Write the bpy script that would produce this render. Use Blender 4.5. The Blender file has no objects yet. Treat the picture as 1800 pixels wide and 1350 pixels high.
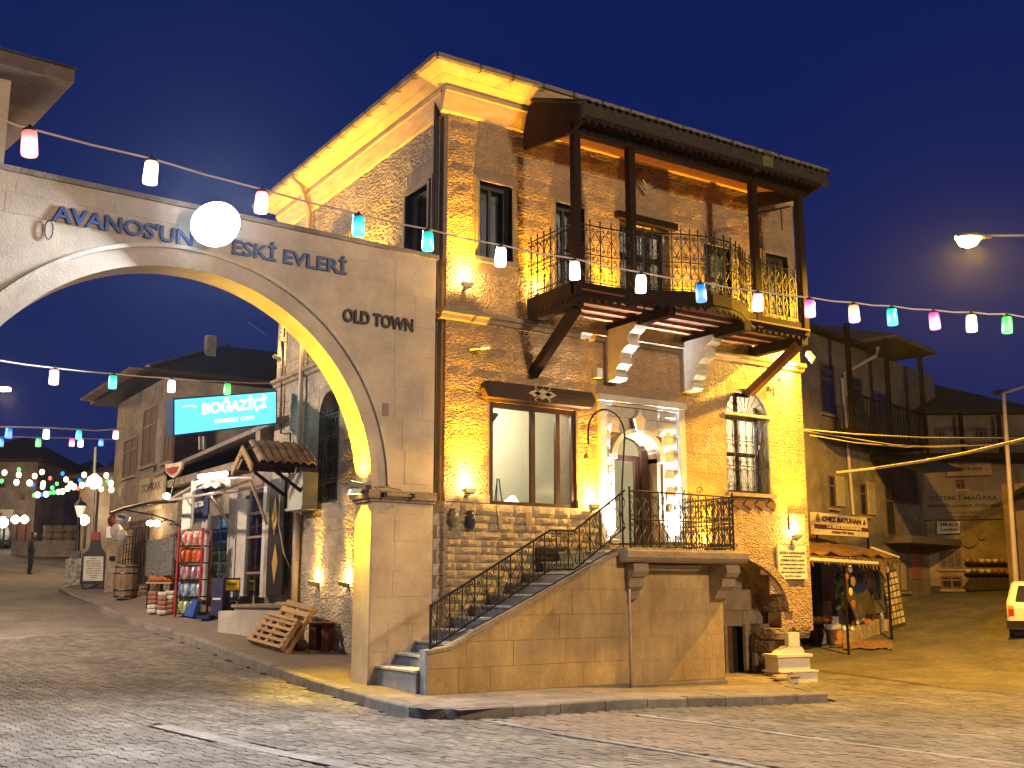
import bpy, math, random
import numpy as np
from mathutils import Vector, Matrix
random.seed(7); rng = random.Random(11)
R = math.radians
sc = bpy.context.scene
COL = sc.collection
# ---------------------------------------------------------------- camera
FPX = 1915.0; PIT = R(10.6); YAW = R(33.0)
CAM = np.array([-8.646, -15.312, 1.6])
cd = bpy.data.cameras.new('camera'); cam = bpy.data.objects.new('camera', cd); COL.objects.link(cam)
cam.location = CAM; cam.rotation_euler = (math.pi/2 + PIT, 0, -YAW)
cd.sensor_width = 36; cd.lens = 36*FPX/1800; cd.clip_start = .1; cd.clip_end = 600
sc.camera = cam
# ---------------------------------------------------------------- night sky
w = bpy.data.worlds.new('World'); sc.world = w; w.use_nodes = True
nt = w.node_tree; nt.nodes.clear()
tc = nt.nodes.new('ShaderNodeTexCoord'); sp = nt.nodes.new('ShaderNodeSeparateXYZ'); cr = nt.nodes.new('ShaderNodeValToRGB')
bg = nt.nodes.new('ShaderNodeBackground'); ow = nt.nodes.new('ShaderNodeOutputWorld')
nt.links.new(tc.outputs['Generated'], sp.inputs[0]); nt.links.new(sp.outputs['Z'], cr.inputs[0])
nt.links.new(cr.outputs[0], bg.inputs[0]); nt.links.new(bg.outputs[0], ow.inputs[0])
e = cr.color_ramp.elements
e[0].position = 0.0; e[0].color = (.010, .015, .060, 1)
e[1].position = 1.0; e[1].color = (.003, .008, .06, 1)
a = e.new(.14); a.color = (.006, .0165, .105, 1)
a = e.new(.42); a.color = (.004, .0125, .092, 1)
bg.inputs[1].default_value = 1.0
# ---------------------------------------------------------------- exposure
vs = sc.view_settings; vs.view_transform = 'Standard'; vs.look = 'None'; vs.exposure = 0.0; vs.gamma = 1.0
sc.render.engine = 'CYCLES'
cy = sc.cycles; cy.use_denoising = True; cy.max_bounces = 5; cy.diffuse_bounces = 2; cy.glossy_bounces = 2
cy.transmission_bounces = 4; cy.transparent_max_bounces = 8; cy.sample_clamp_indirect = 3.0; cy.sample_clamp_direct = 0
cy.caustics_reflective = False; cy.caustics_refractive = False; cy.use_light_tree = True

# ---------------------------------------------------------------- photo point -> place helpers
_cp, _sp, _ca, _sa = math.cos(PIT), math.sin(PIT), math.cos(YAW), math.sin(YAW)
def ray(px, py):
    x = (px-900)/FPX; y = -(py-675)/FPX
    d = (x, _cp-_sp*y, _sp+_cp*y)
    return np.array([d[0]*_ca+d[1]*_sa, -d[0]*_sa+d[1]*_ca, d[2]])
def onz(px, py, z): r = ray(px, py); return CAM+r*(z-CAM[2])/r[2]
def onv(px, py, v): r = ray(px, py); return CAM+r*(v-CAM[1])/r[1]
def onu(px, py, u): r = ray(px, py); return CAM+r*(u-CAM[0])/r[0]
def ond(px, py, d): r = ray(px, py); return CAM+r*d/math.hypot(r[0], r[1])
def onpl(px, py, O, n):
    r = ray(px, py); n = np.array(n); return CAM+r*(n@(np.array(O)-CAM))/(n@r)
def proj(p):
    q = np.array(p, float)-CAM
    x = q[0]*_ca-q[1]*_sa; y = q[0]*_sa+q[1]*_ca
    d = y*_cp+q[2]*_sp
    return 900+FPX*x/d, 675-FPX*(-y*_sp+q[2]*_cp)/d, d
def road(u, v):
    L = float(np.interp(v, [-3, -2, .6, 3.8, 7.3, 12.6, 16, 18.3, 20, 22, 33, 45, 90], [0, -.0, .09, .3, .54, .82, 1.1, 1.25, 1.45, 1.6, 2.08, 3.75, 5.2]))
    Q = float(np.interp(u, [0, 6, 10, 13, 15.8, 21.5, 24, 60], [0, -.15, -.15, .0, .32, 1.3, 1.5, 3.0]))
    k = min(1, max(0, (3-u)/2.5)); k = k*k*(3-2*k)
    if v > 24: k = max(k, min(1, (v-24)/6))
    return k*L+(1-k)*Q
def ong(px, py, off=0.0):
    r = ray(px, py); r = r/np.linalg.norm(r); t = 3.0
    while t < 300:
        p = CAM+r*t
        if p[2] <= road(p[0], p[1])+off: return p
        t += .03 if t < 40 else .2
    return p
PV = .13
def pav(u, v): return road(u, v)+PV+max(0, min(1, (v-6)/4))*.25*max(0, min(1, (u+1.9)/1.3))
def ongp(px, py):
    r = ray(px, py); r = r/np.linalg.norm(r); t = 3.0
    while t < 80:
        p = CAM+r*t
        if p[2] <= pav(p[0], p[1]): return p
        t += .03
    return p

# ---------------------------------------------------------------- materials
def _n(nt, t, **kw):
    n = nt.nodes.new(t)
    for k, v in kw.items(): setattr(n, k, v)
    return n
MATS = {}
def mat(name, col, rough=.85, col2=None, scale=6, bump=0.0, bscale=30, rnd=.0, metal=0.0, dirt=0.0, style='noise', stretch=(1, 1, 1), dist=0.0, spec=.35, bdist=.02):
    """surface colour from two noises mixed over col/col2, dark dirt patches, per-piece variation and a bump."""
    if name in MATS: return MATS[name]
    m = bpy.data.materials.new(name); m.use_nodes = True; t = m.node_tree; t.nodes.clear()
    out = _n(t, 'ShaderNodeOutputMaterial'); b = _n(t, 'ShaderNodeBsdfPrincipled'); L = t.links.new
    L(b.outputs[0], out.inputs[0]); b.inputs['Roughness'].default_value = rough; b.inputs['Metallic'].default_value = metal
    b.inputs['Specular IOR Level'].default_value = spec
    g = _n(t, 'ShaderNodeNewGeometry'); mp = _n(t, 'ShaderNodeMapping'); L(g.outputs['Position'], mp.inputs[0]); mp.inputs['Scale'].default_value = stretch
    n1 = _n(t, 'ShaderNodeTexNoise'); n1.inputs['Scale'].default_value = scale; n1.inputs['Detail'].default_value = 6; n1.inputs['Roughness'].default_value = .65
    L(mp.outputs[0], n1.inputs[0])
    c2 = col2 or tuple(c*.72 for c in col)
    r = _n(t, 'ShaderNodeValToRGB'); r.color_ramp.elements[0].position = .32; r.color_ramp.elements[1].position = .68
    r.color_ramp.elements[0].color = (*c2, 1); r.color_ramp.elements[1].color = (*col, 1); L(n1.outputs[0], r.inputs[0]); cur = r.outputs[0]
    if dirt:
        n2 = _n(t, 'ShaderNodeTexNoise'); n2.inputs['Scale'].default_value = .9; n2.inputs['Detail'].default_value = 8; n2.inputs['Roughness'].default_value = .7
        L(g.outputs['Position'], n2.inputs[0])
        r2 = _n(t, 'ShaderNodeValToRGB'); r2.color_ramp.elements[0].position = .42; r2.color_ramp.elements[1].position = .62
        L(n2.outputs[0], r2.inputs[0]); mm = _n(t, 'ShaderNodeMix', data_type='RGBA', blend_type='MULTIPLY')
        r2.color_ramp.elements[0].color = (1-dirt, 1-dirt, 1-dirt*.9, 1); r2.color_ramp.elements[1].color = (1, 1, 1, 1)
        mm.inputs[0].default_value = 1; L(cur, mm.inputs[6]); L(r2.outputs[0], mm.inputs[7]); cur = mm.outputs[2]
    if rnd:
        oi = _n(t, 'ShaderNodeObjectInfo'); mr = _n(t, 'ShaderNodeMapRange'); mr.inputs[3].default_value = 1-rnd; mr.inputs[4].default_value = 1+rnd*.6
        src = oi.outputs['Random']
        if rnd > .005:
            wn = _n(t, 'ShaderNodeMath', operation='ADD'); L(g.outputs['Random Per Island'], wn.inputs[0]); L(oi.outputs['Random'], wn.inputs[1])
            fr = _n(t, 'ShaderNodeMath', operation='FRACT'); L(wn.outputs[0], fr.inputs[0]); src = fr.outputs[0]
        L(src, mr.inputs[0]); hv = _n(t, 'ShaderNodeHueSaturation'); L(mr.outputs[0], hv.inputs['Value']); L(cur, hv.inputs['Color']); cur = hv.outputs[0]
    L(cur, b.inputs['Base Color'])
    if bump:
        bn = _n(t, 'ShaderNodeBump'); bn.inputs['Strength'].default_value = bump; bn.inputs['Distance'].default_value = bdist
        if style == 'hewn':
            mq = _n(t, 'ShaderNodeMapping'); mq.inputs['Scale'].default_value = (1, 1, 1.7); L(g.outputs['Position'], mq.inputs[0])
            wq = _n(t, 'ShaderNodeTexNoise'); wq.inputs['Scale'].default_value = 7; L(mq.outputs[0], wq.inputs[0])
            ad = _n(t, 'ShaderNodeMix', data_type='VECTOR'); ad.inputs[0].default_value = .13; L(mq.outputs[0], ad.inputs[4]); L(wq.outputs['Color'], ad.inputs[5])
            q = _n(t, 'ShaderNodeTexVoronoi', feature='SMOOTH_F1'); q.inputs['Scale'].default_value = bscale; q.inputs['Smoothness'].default_value = .35; L(ad.outputs[1], q.inputs[0])
            q2 = _n(t, 'ShaderNodeTexNoise'); q2.inputs['Scale'].default_value = bscale*2.2; q2.inputs['Detail'].default_value = 5; L(mq.outputs[0], q2.inputs[0])
            am = _n(t, 'ShaderNodeMath', operation='MULTIPLY_ADD'); am.inputs[1].default_value = .45; L(q2.outputs[0], am.inputs[0]); L(q.outputs['Distance'], am.inputs[2]); h = am.outputs[0]
        elif style == 'hewn0':
            mq = _n(t, 'ShaderNodeMapping'); mq.inputs['Scale'].default_value = (1, 1, 1.9); L(g.outputs['Position'], mq.inputs[0])
            q = _n(t, 'ShaderNodeTexNoise'); q.inputs['Scale'].default_value = bscale; q.inputs['Detail'].default_value = 4; q.inputs['Distortion'].default_value = 1.9; q.inputs['Roughness'].default_value = .55
            L(mq.outputs[0], q.inputs[0]); h = q.outputs[0]
        elif style == 'chip':
            q = _n(t, 'ShaderNodeTexVoronoi'); q.inputs['Scale'].default_value = bscale; L(mp.outputs[0], q.inputs[0]); h = q.outputs[0]
        else:
            q = _n(t, 'ShaderNodeTexNoise'); q.inputs['Scale'].default_value = bscale; q.inputs['Detail'].default_value = 5; L(mp.outputs[0], q.inputs[0]); h = q.outputs[0]
        L(h, bn.inputs['Height']); L(bn.outputs[0], b.inputs['Normal'])
    MATS[name] = m; return m
def emat(name, col, s, body=None):
    if name in MATS: return MATS[name]
    m = bpy.data.materials.new(name); m.use_nodes = True; t = m.node_tree; b = t.nodes['Principled BSDF']
    b.inputs['Base Color'].default_value = (*(body or col), 1); b.inputs['Emission Color'].default_value = (*col, 1); b.inputs['Emission Strength'].default_value = s
    b.inputs['Roughness'].default_value = .4
    MATS[name] = m; return m
def glass(name, tint=(.8, .85, .85), refl=.12, rough=.03):
    m = bpy.data.materials.new(name); m.use_nodes = True; t = m.node_tree; t.nodes.clear()
    o = _n(t, 'ShaderNodeOutputMaterial'); mx = _n(t, 'ShaderNodeMixShader'); tr = _n(t, 'ShaderNodeBsdfTransparent'); gl = _n(t, 'ShaderNodeBsdfGlossy')
    tr.inputs[0].default_value = (*tint, 1); gl.inputs['Roughness'].default_value = rough
    lw = _n(t, 'ShaderNodeLayerWeight'); lw.inputs[0].default_value = .25; mr = _n(t, 'ShaderNodeMapRange'); mr.inputs[3].default_value = refl; mr.inputs[4].default_value = .7
    t.links.new(lw.outputs['Fresnel'], mr.inputs[0]); t.links.new(mr.outputs[0], mx.inputs[0])
    t.links.new(tr.outputs[0], mx.inputs[1]); t.links.new(gl.outputs[0], mx.inputs[2]); t.links.new(mx.outputs[0], o.inputs[0])
    return m
STONE = mat('hewn_stone', (.56, .385, .225), .9, (.42, .28, .155), 5, 1.0, 22, .06, style='hewn', dirt=.2, bdist=.055)
STONEB = mat('split_stone', (.50, .41, .29), .92, (.37, .29, .19), 9, .9, 26, .12, dirt=.22, bdist=.03)
SMOOTH = mat('dressed_stone', (.40, .31, .21), .9, (.29, .22, .145), 4, .8, 30, .05, dirt=.32, bdist=.02)
ARCHM = mat('arch_render', (.60, .50, .385), .9, (.50, .405, .30), 2.2, .45, 42, .04, dirt=.25, bdist=.009)
PLAST = mat('old_plaster', (.42, .36, .29), .92, (.27, .215, .16), 2.6, .8, 18, .0, dirt=.45, bdist=.03)
FLANK = mat('flank_stone', (.58, .415, .19), .9, (.40, .27, .115), 1.7, .7, 30, .03, dirt=.30, bdist=.02, stretch=(1.6, 1.6, .45))
MORTAR = mat('mortar', (.30, .21, .125), .95, bump=.4, bscale=60)
WHITES = mat('pale_stone', (.60, .55, .46), .8, (.47, .42, .34), 6, .5, 40, .06, dirt=.15, bdist=.012)
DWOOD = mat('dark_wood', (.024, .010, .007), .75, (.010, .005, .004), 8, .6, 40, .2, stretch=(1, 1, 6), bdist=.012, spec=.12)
RWOOD = mat('reddish_wood', (.15, .05, .022), .7, (.07, .024, .011), 7, .4, 30, .15, bdist=.01)
LWOOD = mat('pale_wood', (.46, .29, .14), .75, (.30, .17, .075), 9, .4, 40, .2, stretch=(1, 1, 5), bdist=.008)
SOFF = mat('soffit_boards', (.62, .44, .24), .8, (.45, .29, .14), 4, .2, 30, .08, stretch=(.6, .6, 3))
IRON = mat('wrought_iron', (.018, .015, .013), .5, bump=.2, bscale=80, metal=.3)
TREAD = mat('pale_tread', (.60, .60, .58), .6, (.42, .42, .41), 7, .3, 50, .08, dirt=.2)  # treads paler than the step body, so they stand out from the risers
GREYP = mat('blue_grey_step', (.34, .37, .41), .6, (.22, .245, .28), 7, .3, 50, .1, dirt=.25)
TILE = mat('roof_tile', (.30, .19, .115), .85, (.17, .105, .07), 9, .5, 40, .25, dirt=.3)
DTILE = mat('dark_roof', (.045, .036, .03), .9, (.018, .015, .013), 8, .5, 30, .2)
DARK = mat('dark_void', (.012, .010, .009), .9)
METAL = mat('grey_metal', (.32, .33, .34), .45, metal=.6, bump=.1)
PIPE = mat('pipe_paint', (.48, .40, .37), .5, (.40, .33, .30), 5, bump=.1)
BLACK = mat('black_plastic', (.015, .015, .016), .4)
GLASS = glass('window_glass'); DGLASS = glass('dark_glass', (.25, .28, .3), .25)
CREAM = mat('cream_plaster', (.74, .66, .48), .9, (.66, .58, .40), 1.5, .2, 20)
WHITE = mat('white_paint', (.75, .74, .70), .6, (.66, .65, .61), 3, .1, 30)
PAVER = mat('paver', (.25, .225, .19), .86, (.165, .147, .123), 9, .55, 70, .30, dirt=.42, bdist=.006)
PAVER2 = mat('paver_warm', (.25, .205, .16), .88, (.175, .135, .105), 14, .5, 70, .2, dirt=.25, bdist=.006)
PALEH = mat('pale_hewn_plaster', (.52, .44, .34), .92, (.36, .30, .23), 3.5, .9, 13, .05, style='hewn', dirt=.38, bdist=.05)
KERB = mat('kerb_stone', (.30, .27, .235), .9, (.19, .17, .145), 7, .6, 40, .18, dirt=.3, bdist=.012)
GROUT = mat('sand_joint', (.075, .062, .05), .95, bump=.5, bscale=50, dirt=.3)
LINE = mat('pale_strip', (.36, .35, .32), .85, (.20, .19, .17), 14, .4, 50, .15, dirt=.45)
GOLD = mat('gold_ornament', (.55, .36, .10), .45, metal=.5)
CLAY = mat('terracotta', (.45, .17, .07), .6, (.30, .10, .04), 12, .2, 30, .2)
BLUEL = mat('blue_letter', (.035, .07, .22), .5); BROWNL = mat('brown_letter', (.045, .028, .022), .6)

# ---------------------------------------------------------------- mesh builders
FR = {}
class MB:
    def __init__(s): s.v = []; s.f = []
    def add(s, vs, fs):
        o = len(s.v); s.v += [tuple(map(float, p)) for p in vs]; s.f += [tuple(i+o for i in f) for f in fs]; return s
    def box(s, x0, x1, y0, y1, z0, z1):
        return s.add([(x0, y0, z0), (x1, y0, z0), (x1, y1, z0), (x0, y1, z0), (x0, y0, z1), (x1, y0, z1), (x1, y1, z1), (x0, y1, z1)],
                     [(3, 2, 1, 0), (4, 5, 6, 7), (0, 1, 5, 4), (1, 2, 6, 5), (2, 3, 7, 6), (3, 0, 4, 7)])
    def obox(s, c, sx, sy, sz, rz=0, rx=0, ry=0):
        M = Matrix.Translation(c) @ Matrix.Rotation(rz, 4, 'Z') @ Matrix.Rotation(ry, 4, 'Y') @ Matrix.Rotation(rx, 4, 'X')
        P = [M @ Vector((a*sx/2, b*sy/2, d*sz/2)) for d in (-1, 1) for a, b in ((-1, -1), (1, -1), (1, 1), (-1, 1))]
        return s.add(P, [(3, 2, 1, 0), (4, 5, 6, 7), (0, 1, 5, 4), (1, 2, 6, 5), (2, 3, 7, 6), (3, 0, 4, 7)])
    def beam(s, a, b, w, h, up=(0, 0, 1)):
        a = Vector(a); b = Vector(b); d = (b-a).normalized(); u = Vector(up)
        sd = d.cross(u)
        if sd.length < 1e-4: sd = Vector((1, 0, 0))
        sd.normalize(); u = sd.cross(d).normalized()
        P = [p+sd*i*w/2+u*j*h/2 for p in (a, b) for i, j in ((-1, -1), (1, -1), (1, 1), (-1, 1))]
        return s.add(P, [(0, 1, 2, 3), (7, 6, 5, 4), (0, 4, 5, 1), (1, 5, 6, 2), (2, 6, 7, 3), (3, 7, 4, 0)])
    def prism(s, poly, a, b, ax='v'):
        """poly of 2D points extruded between a and b along axis: 'v': (u,z) , 'u': (v,z), 'z': (u,v)"""
        f = {'v': lambda p, t: (p[0], t, p[1]), 'u': lambda p, t: (t, p[0], p[1]), 'z': lambda p, t: (p[0], p[1], t)}[ax]
        n = len(poly); V = [f(p, a) for p in poly]+[f(p, b) for p in poly]
        F = [tuple(range(n)), tuple(range(2*n-1, n-1, -1))]+[(i, i+n, (i+1) % n+n, (i+1) % n) for i in range(n)]
        return s.add(V, F)
    def tube(s, pts, r, n=6, cap=True):
        pts = [Vector(p) for p in pts]; V = []; F = []; rr = r if isinstance(r, (list, tuple)) else [r]*len(pts)
        prev = None
        for i, p in enumerate(pts):
            d = (pts[min(i+1, len(pts)-1)]-pts[max(i-1, 0)]).normalized()
            if prev is None:
                x = d.orthogonal().normalized()
            else:
                x = (prev-d*prev.dot(d))
                x = x.normalized() if x.length > 1e-5 else d.orthogonal().normalized()
            prev = x; y = d.cross(x)
            V += [p+(x*math.cos(2*math.pi*k/n)+y*math.sin(2*math.pi*k/n))*rr[i] for k in range(n)]
        for i in range(len(pts)-1):
            F += [(i*n+k, i*n+(k+1) % n, (i+1)*n+(k+1) % n, (i+1)*n+k) for k in range(n)]
        if cap: F += [tuple(range(n-1, -1, -1)), tuple((len(pts)-1)*n+k for k in range(n))]
        return s.add(V, F)
    def lathe(s, prof, c=(0, 0, 0), n=12):
        V = []; F = []
        for r, z in prof: V += [(c[0]+r*math.cos(2*math.pi*k/n), c[1]+r*math.sin(2*math.pi*k/n), c[2]+z) for k in range(n)]
        for i in range(len(prof)-1): F += [(i*n+k, i*n+(k+1) % n, (i+1)*n+(k+1) % n, (i+1)*n+k) for k in range(n)]
        F += [tuple(range(n-1, -1, -1)), tuple((len(prof)-1)*n+k for k in range(n))]
        return s.add(V, F)
    def quad(s, *p): return s.add(p, [tuple(range(len(p)))])
    def build(s, name, m, parent=None, smooth=False):
        V = s.v
        if parent is not None:
            (lx, ly, lz), rz = FR[parent.name]; c, q = math.cos(-rz), math.sin(-rz)
            V = [((x-lx)*c-(y-ly)*q, (x-lx)*q+(y-ly)*c, z-lz) for x, y, z in V]
        me = bpy.data.meshes.new(name); me.from_pydata(V, [], s.f); me.validate(); me.update()
        me.materials.append(m)
        if smooth: me.polygons.foreach_set('use_smooth', [True]*len(me.polygons))
        o = bpy.data.objects.new(name, me); COL.objects.link(o)
        if parent is not None: o.parent = parent; FR[o.name] = FR[parent.name]
        else: FR[o.name] = ((0, 0, 0), 0)
        return o
def tag(o, label=None, cat=None, group=None, kind=None):
    for k, v in (('label', label), ('category', cat), ('group', group), ('kind', kind)):
        if v: o[k] = v
    return o
def lantern_mat(name, col, s, core):
    m = bpy.data.materials.new(name); m.use_nodes = True; t = m.node_tree; b = t.nodes['Principled BSDF']; g = _n(t, 'ShaderNodeTexCoord'); sp = _n(t, 'ShaderNodeSeparateXYZ'); r = _n(t, 'ShaderNodeValToRGB')
    mr = _n(t, 'ShaderNodeMapRange'); mr.inputs[1].default_value = -.2; mr.inputs[2].default_value = 0; t.links.new(g.outputs['Object'], sp.inputs[0]); t.links.new(sp.outputs['Z'], mr.inputs[0]); t.links.new(mr.outputs[0], r.inputs[0])
    E = r.color_ramp.elements; E[0].position = .0; E[0].color = (*[min(1, c*.8+core*.6) for c in col], 1); E[1].position = 1; E[1].color = (*[c*.35 for c in col], 1); k = E.new(.42); k.color = (*[c*(1-core)+core for c in col], 1); k = E.new(.78); k.color = (*[c*.75+core*.08 for c in col], 1)
    t.links.new(r.outputs[0], b.inputs['Emission Color']); b.inputs['Emission Strength'].default_value = s; b.inputs['Base Color'].default_value = (*[c*.6 for c in col], 1); b.inputs['Roughness'].default_value = .25; return m
def thing(name, label, cat, loc, rz=0, group=None):
    o = bpy.data.objects.new(name, None); COL.objects.link(o); o.empty_display_size = .2
    o.location = tuple(map(float, loc)); o.rotation_euler = (0, 0, rz); FR[o.name] = (tuple(map(float, loc)), rz)
    return tag(o, label, cat, group)
def copy_tree(o, loc=None, rz=None, parent=None, label=None):
    c = o.copy(); COL.objects.link(c)
    if parent is not None: c.parent = parent
    if loc is not None: c.location = tuple(map(float, loc))
    if rz is not None: c.rotation_euler = (0, 0, rz)
    if label: c['label'] = label
    for ch in list(o.children): copy_tree(ch, parent=c)
    return c
def inst(name, me, parent, loc, rz=0, scale=(1, 1, 1), rot=None):
    """a piece sharing mesh data; loc in world axes relative to an unrotated parent at its location"""
    o = bpy.data.objects.new(name, me); COL.objects.link(o)
    if parent is not None:
        (lx, ly, lz), pr = FR[parent.name]; c, q = math.cos(-pr), math.sin(-pr)
        dx, dy = loc[0]-lx, loc[1]-ly; loc = (dx*c-dy*q, dx*q+dy*c, loc[2]-lz); rz -= pr; o.parent = parent
    o.location = loc; o.rotation_euler = rot or (0, 0, rz); o.scale = scale
    return o
def plate(name, outer, holes, depth, m, parent, org, rz=0, face='v'):
    """2D outline with holes, real thickness; local x along the wall, local y up, extruded behind the face by depth"""
    cu = bpy.data.curves.new(name, 'CURVE'); cu.dimensions = '2D'; cu.fill_mode = 'BOTH'; cu.extrude = depth/2
    for poly in [outer]+holes:
        s = cu.splines.new('POLY'); s.points.add(len(poly)-1)
        for i, p in enumerate(poly): s.points[i].co = (p[0], p[1], 0, 1)
        s.use_cyclic_u = True
    t = bpy.data.objects.new('tmp', cu); COL.objects.link(t)
    dg = bpy.context.evaluated_depsgraph_get(); me = bpy.data.meshes.new_from_object(t.evaluated_get(dg)); bpy.data.objects.remove(t); bpy.data.curves.remove(cu)
    V = [(v.co.x, -v.co.z+depth/2, v.co.y) for v in me.vertices]; c, q = math.cos(rz), math.sin(rz)
    V = [(org[0]+x*c-y*q, org[1]+x*q+y*c, org[2]+z) for x, y, z in V]; F = [tuple(p.vertices) for p in me.polygons]; bpy.data.meshes.remove(me)
    b = MB(); b.v = V; b.f = F
    return b.build(name, m, parent)
def text(s, name, m, parent, c, W, H, rz=0, bold=.012, ext=.006, spacing=1.0, shear=0, tilt=0):
    """flat lettering of real thickness centred on c, W wide and H high, reading along rz"""
    cu = bpy.data.curves.new('t', 'FONT'); cu.body = s; cu.size = 1; cu.align_x = 'CENTER'; cu.offset = bold; cu.space_character = spacing; cu.shear = shear; cu.resolution_u = 3; cu.extrude = .01
    t = bpy.data.objects.new('tmp', cu); COL.objects.link(t)
    dg = bpy.context.evaluated_depsgraph_get(); me = bpy.data.meshes.new_from_object(t.evaluated_get(dg)); bpy.data.objects.remove(t); bpy.data.curves.remove(cu)
    co = np.array([v.co[:] for v in me.vertices]); lo, hi = co.min(0), co.max(0)
    F = [tuple(p.vertices) for p in me.polygons]; bpy.data.meshes.remove(me)
    k = W/(hi[0]-lo[0]); h = H/(hi[1]-lo[1]); cq, q = math.cos(rz), math.sin(rz); V = []
    for x, y, z in co:
        X = (x-(lo[0]+hi[0])/2)*k; Z = (y-(lo[1]+hi[1])/2)*h+X*tilt; Y = -ext if z > 0 else 0
        V.append((c[0]+X*cq-Y*q, c[1]+X*q+Y*cq, c[2]+Z))
    b = MB(); b.v = V; b.f = F
    return b.build(name, m, parent)
def lamp(kind, name, loc, W, col, parent=None, **kw):
    l = bpy.data.lights.new(name, kind); l.energy = W; l.color = col
    for k, v in kw.items(): setattr(l, k, v)
    o = bpy.data.objects.new(name, l); COL.objects.link(o)
    if parent is not None:
        (lx, ly, lz), pr = FR[parent.name]; c, q = math.cos(-pr), math.sin(-pr); dx, dy = loc[0]-lx, loc[1]-ly
        loc = (dx*c-dy*q, dx*q+dy*c, loc[2]-lz); o.parent = parent
    o.location = tuple(map(float, loc)); return o
def aim(o, d, parent_rz=0):
    d = Vector(d); d.rotate(Matrix.Rotation(-parent_rz, 3, 'Z')); o.rotation_euler = d.to_track_quat('-Z', 'Y').to_euler()
def join_boxes(rects):
    b = MB()
    for r in rects: b.box(*r)
    return b
def arc(cx, cz, r, a0, a1, n): return [(cx+r*math.cos(R(a0+(a1-a0)*i/n)), cz+r*math.sin(R(a0+(a1-a0)*i/n))) for i in range(n+1)]
# ================================================================= GROUND
def grid_sheet(name, us, vsx, hf, m, kind='structure'):
    b = MB(); nu, nv = len(us), len(vsx)
    V = [(u, v, hf(u, v)) for v in vsx for u in us]
    F = [(j*nu+i, j*nu+i+1, (j+1)*nu+i+1, (j+1)*nu+i) for j in range(nv-1) for i in range(nu-1)]
    b.add(V, F); o = b.build(name, m, None, True); tag(o, kind=kind); return o
us = sorted(set([-150, -100, -60, -40, -25, -15]+[-10+.7*i for i in range(44)]+[22, 24, 28, 35, 60, 100, 150]))
vv = sorted(set([-60, -30, -18, -14]+[-12+.7*i for i in range(60)]+[32, 36, 40, 45, 50, 60, 90, 150, 200]))
FARG = mat('street_paving', (.215, .185, .15), .88, (.135, .118, .095), 9, .9, 7, .0, dirt=.35, style='chip', bdist=.02)
ground = grid_sheet('ground', us, vv, lambda u, v: road(u, v)-.035 if (u > -9.5 and u < 9 and v < 9.6) else road(u, v), FARG)
ground['label'] = 'cobbled street rising away from the crossing'
# kerb line (outer edge of the pavement)
KL = [(-1.85, 20.4), (-1.9, 12), (-1.9, 6), (-1.9, 0), (-1.93, -1.6), (-2.0, -2.5), (-1.86, -2.95), (-1.5, -3.2), (-1.0, -3.33), (1, -3.38), (4.85, -3.42), (5.15, -3.2), (5.3, -2.4), (6.3, -1.2), (7.4, -.35)]
poly = KL+[(7.4, 1.2), (.3, 1.2), (.3, 20.4)]
def inpoly(x, y, P):
    r = False; j = len(P)-1
    for i in range(len(P)):
        if (P[i][1] > y) != (P[j][1] > y) and x < (P[j][0]-P[i][0])*(y-P[i][1])/(P[j][1]-P[i][1])+P[i][0]: r = not r
        j = i
    return r
# pavement body: small grid clipped to the polygon, with slabs on it
b = MB(); st = .3
PAVB = mat('pavement_bed', (.20, .16, .13), .95, bump=.5, bscale=50)
cells = []
for i in range(int((7.6+2.2)/st)+1):
    for j in range(int((20.4+3.6)/st)+1):
        u = -2.2+i*st; v = -3.6+j*st
        if inpoly(u+st/2, v+st/2, poly): b.add([(u+a*st, v+c*st, pav(u+a*st, v+c*st)-.012) for a, c in ((0, 0), (1, 0), (1, 1), (0, 1))], [(0, 1, 2, 3)])
pavement = tag(b.build('pavement', PAVB), 'raised pavement round the stone house corner', kind='structure')
# slabs of the pavement
SLAB = mat('pavement_slab', (.34, .29, .235), .88, (.24, .20, .16), 6, .5, 45, .14, dirt=.3, bdist=.008)
def slab_mesh(w, d, h, c=.008):
    b = MB(); P = []
    for z, k in ((-h, 0), (-c, 0), (0, c)): P += [(-w/2+k, -d/2+k, z), (w/2-k, -d/2+k, z), (w/2-k, d/2-k, z), (-w/2+k, d/2-k, z)]
    F = [(8, 9, 10, 11)]
    for l in (0, 4): F += [(l+i, l+(i+1) % 4, l+4+(i+1) % 4, l+4+i) for i in range(4)]
    b.add(P, F); me = bpy.data.meshes.new('slab'); me.from_pydata(b.v, [], b.f); return me
smA = slab_mesh(.595, .395, .03); smA.materials.append(SLAB)
def free_of_buildings(u, v): return not (u > -.05 and v > .0) and not (u > -1.3 and v > -1.55 and u < 5.9)
cnt = 0
for j in range(60):
    for i in range(17):
        u = -1.62+i*.6+(.3 if j % 2 else 0); v = -3.05+j*.4
        if all(inpoly(u+a, v+c, poly) for a in (-.3, .3) for c in (-.2, .2)) and free_of_buildings(u+.2, v+.15) and v < 14:
            zx = (pav(u, v+.2)-pav(u, v-.2))/.4; zy = (pav(u+.3, v)-pav(u-.3, v))/.6
            inst('slab', smA, pavement, (u, v, pav(u, v)-.004+rng.uniform(-.003, .004)), rot=(math.atan(zx)+rng.uniform(-.006, .006), -math.atan(zy), rng.uniform(-.008, .008))); cnt += 1
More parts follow.
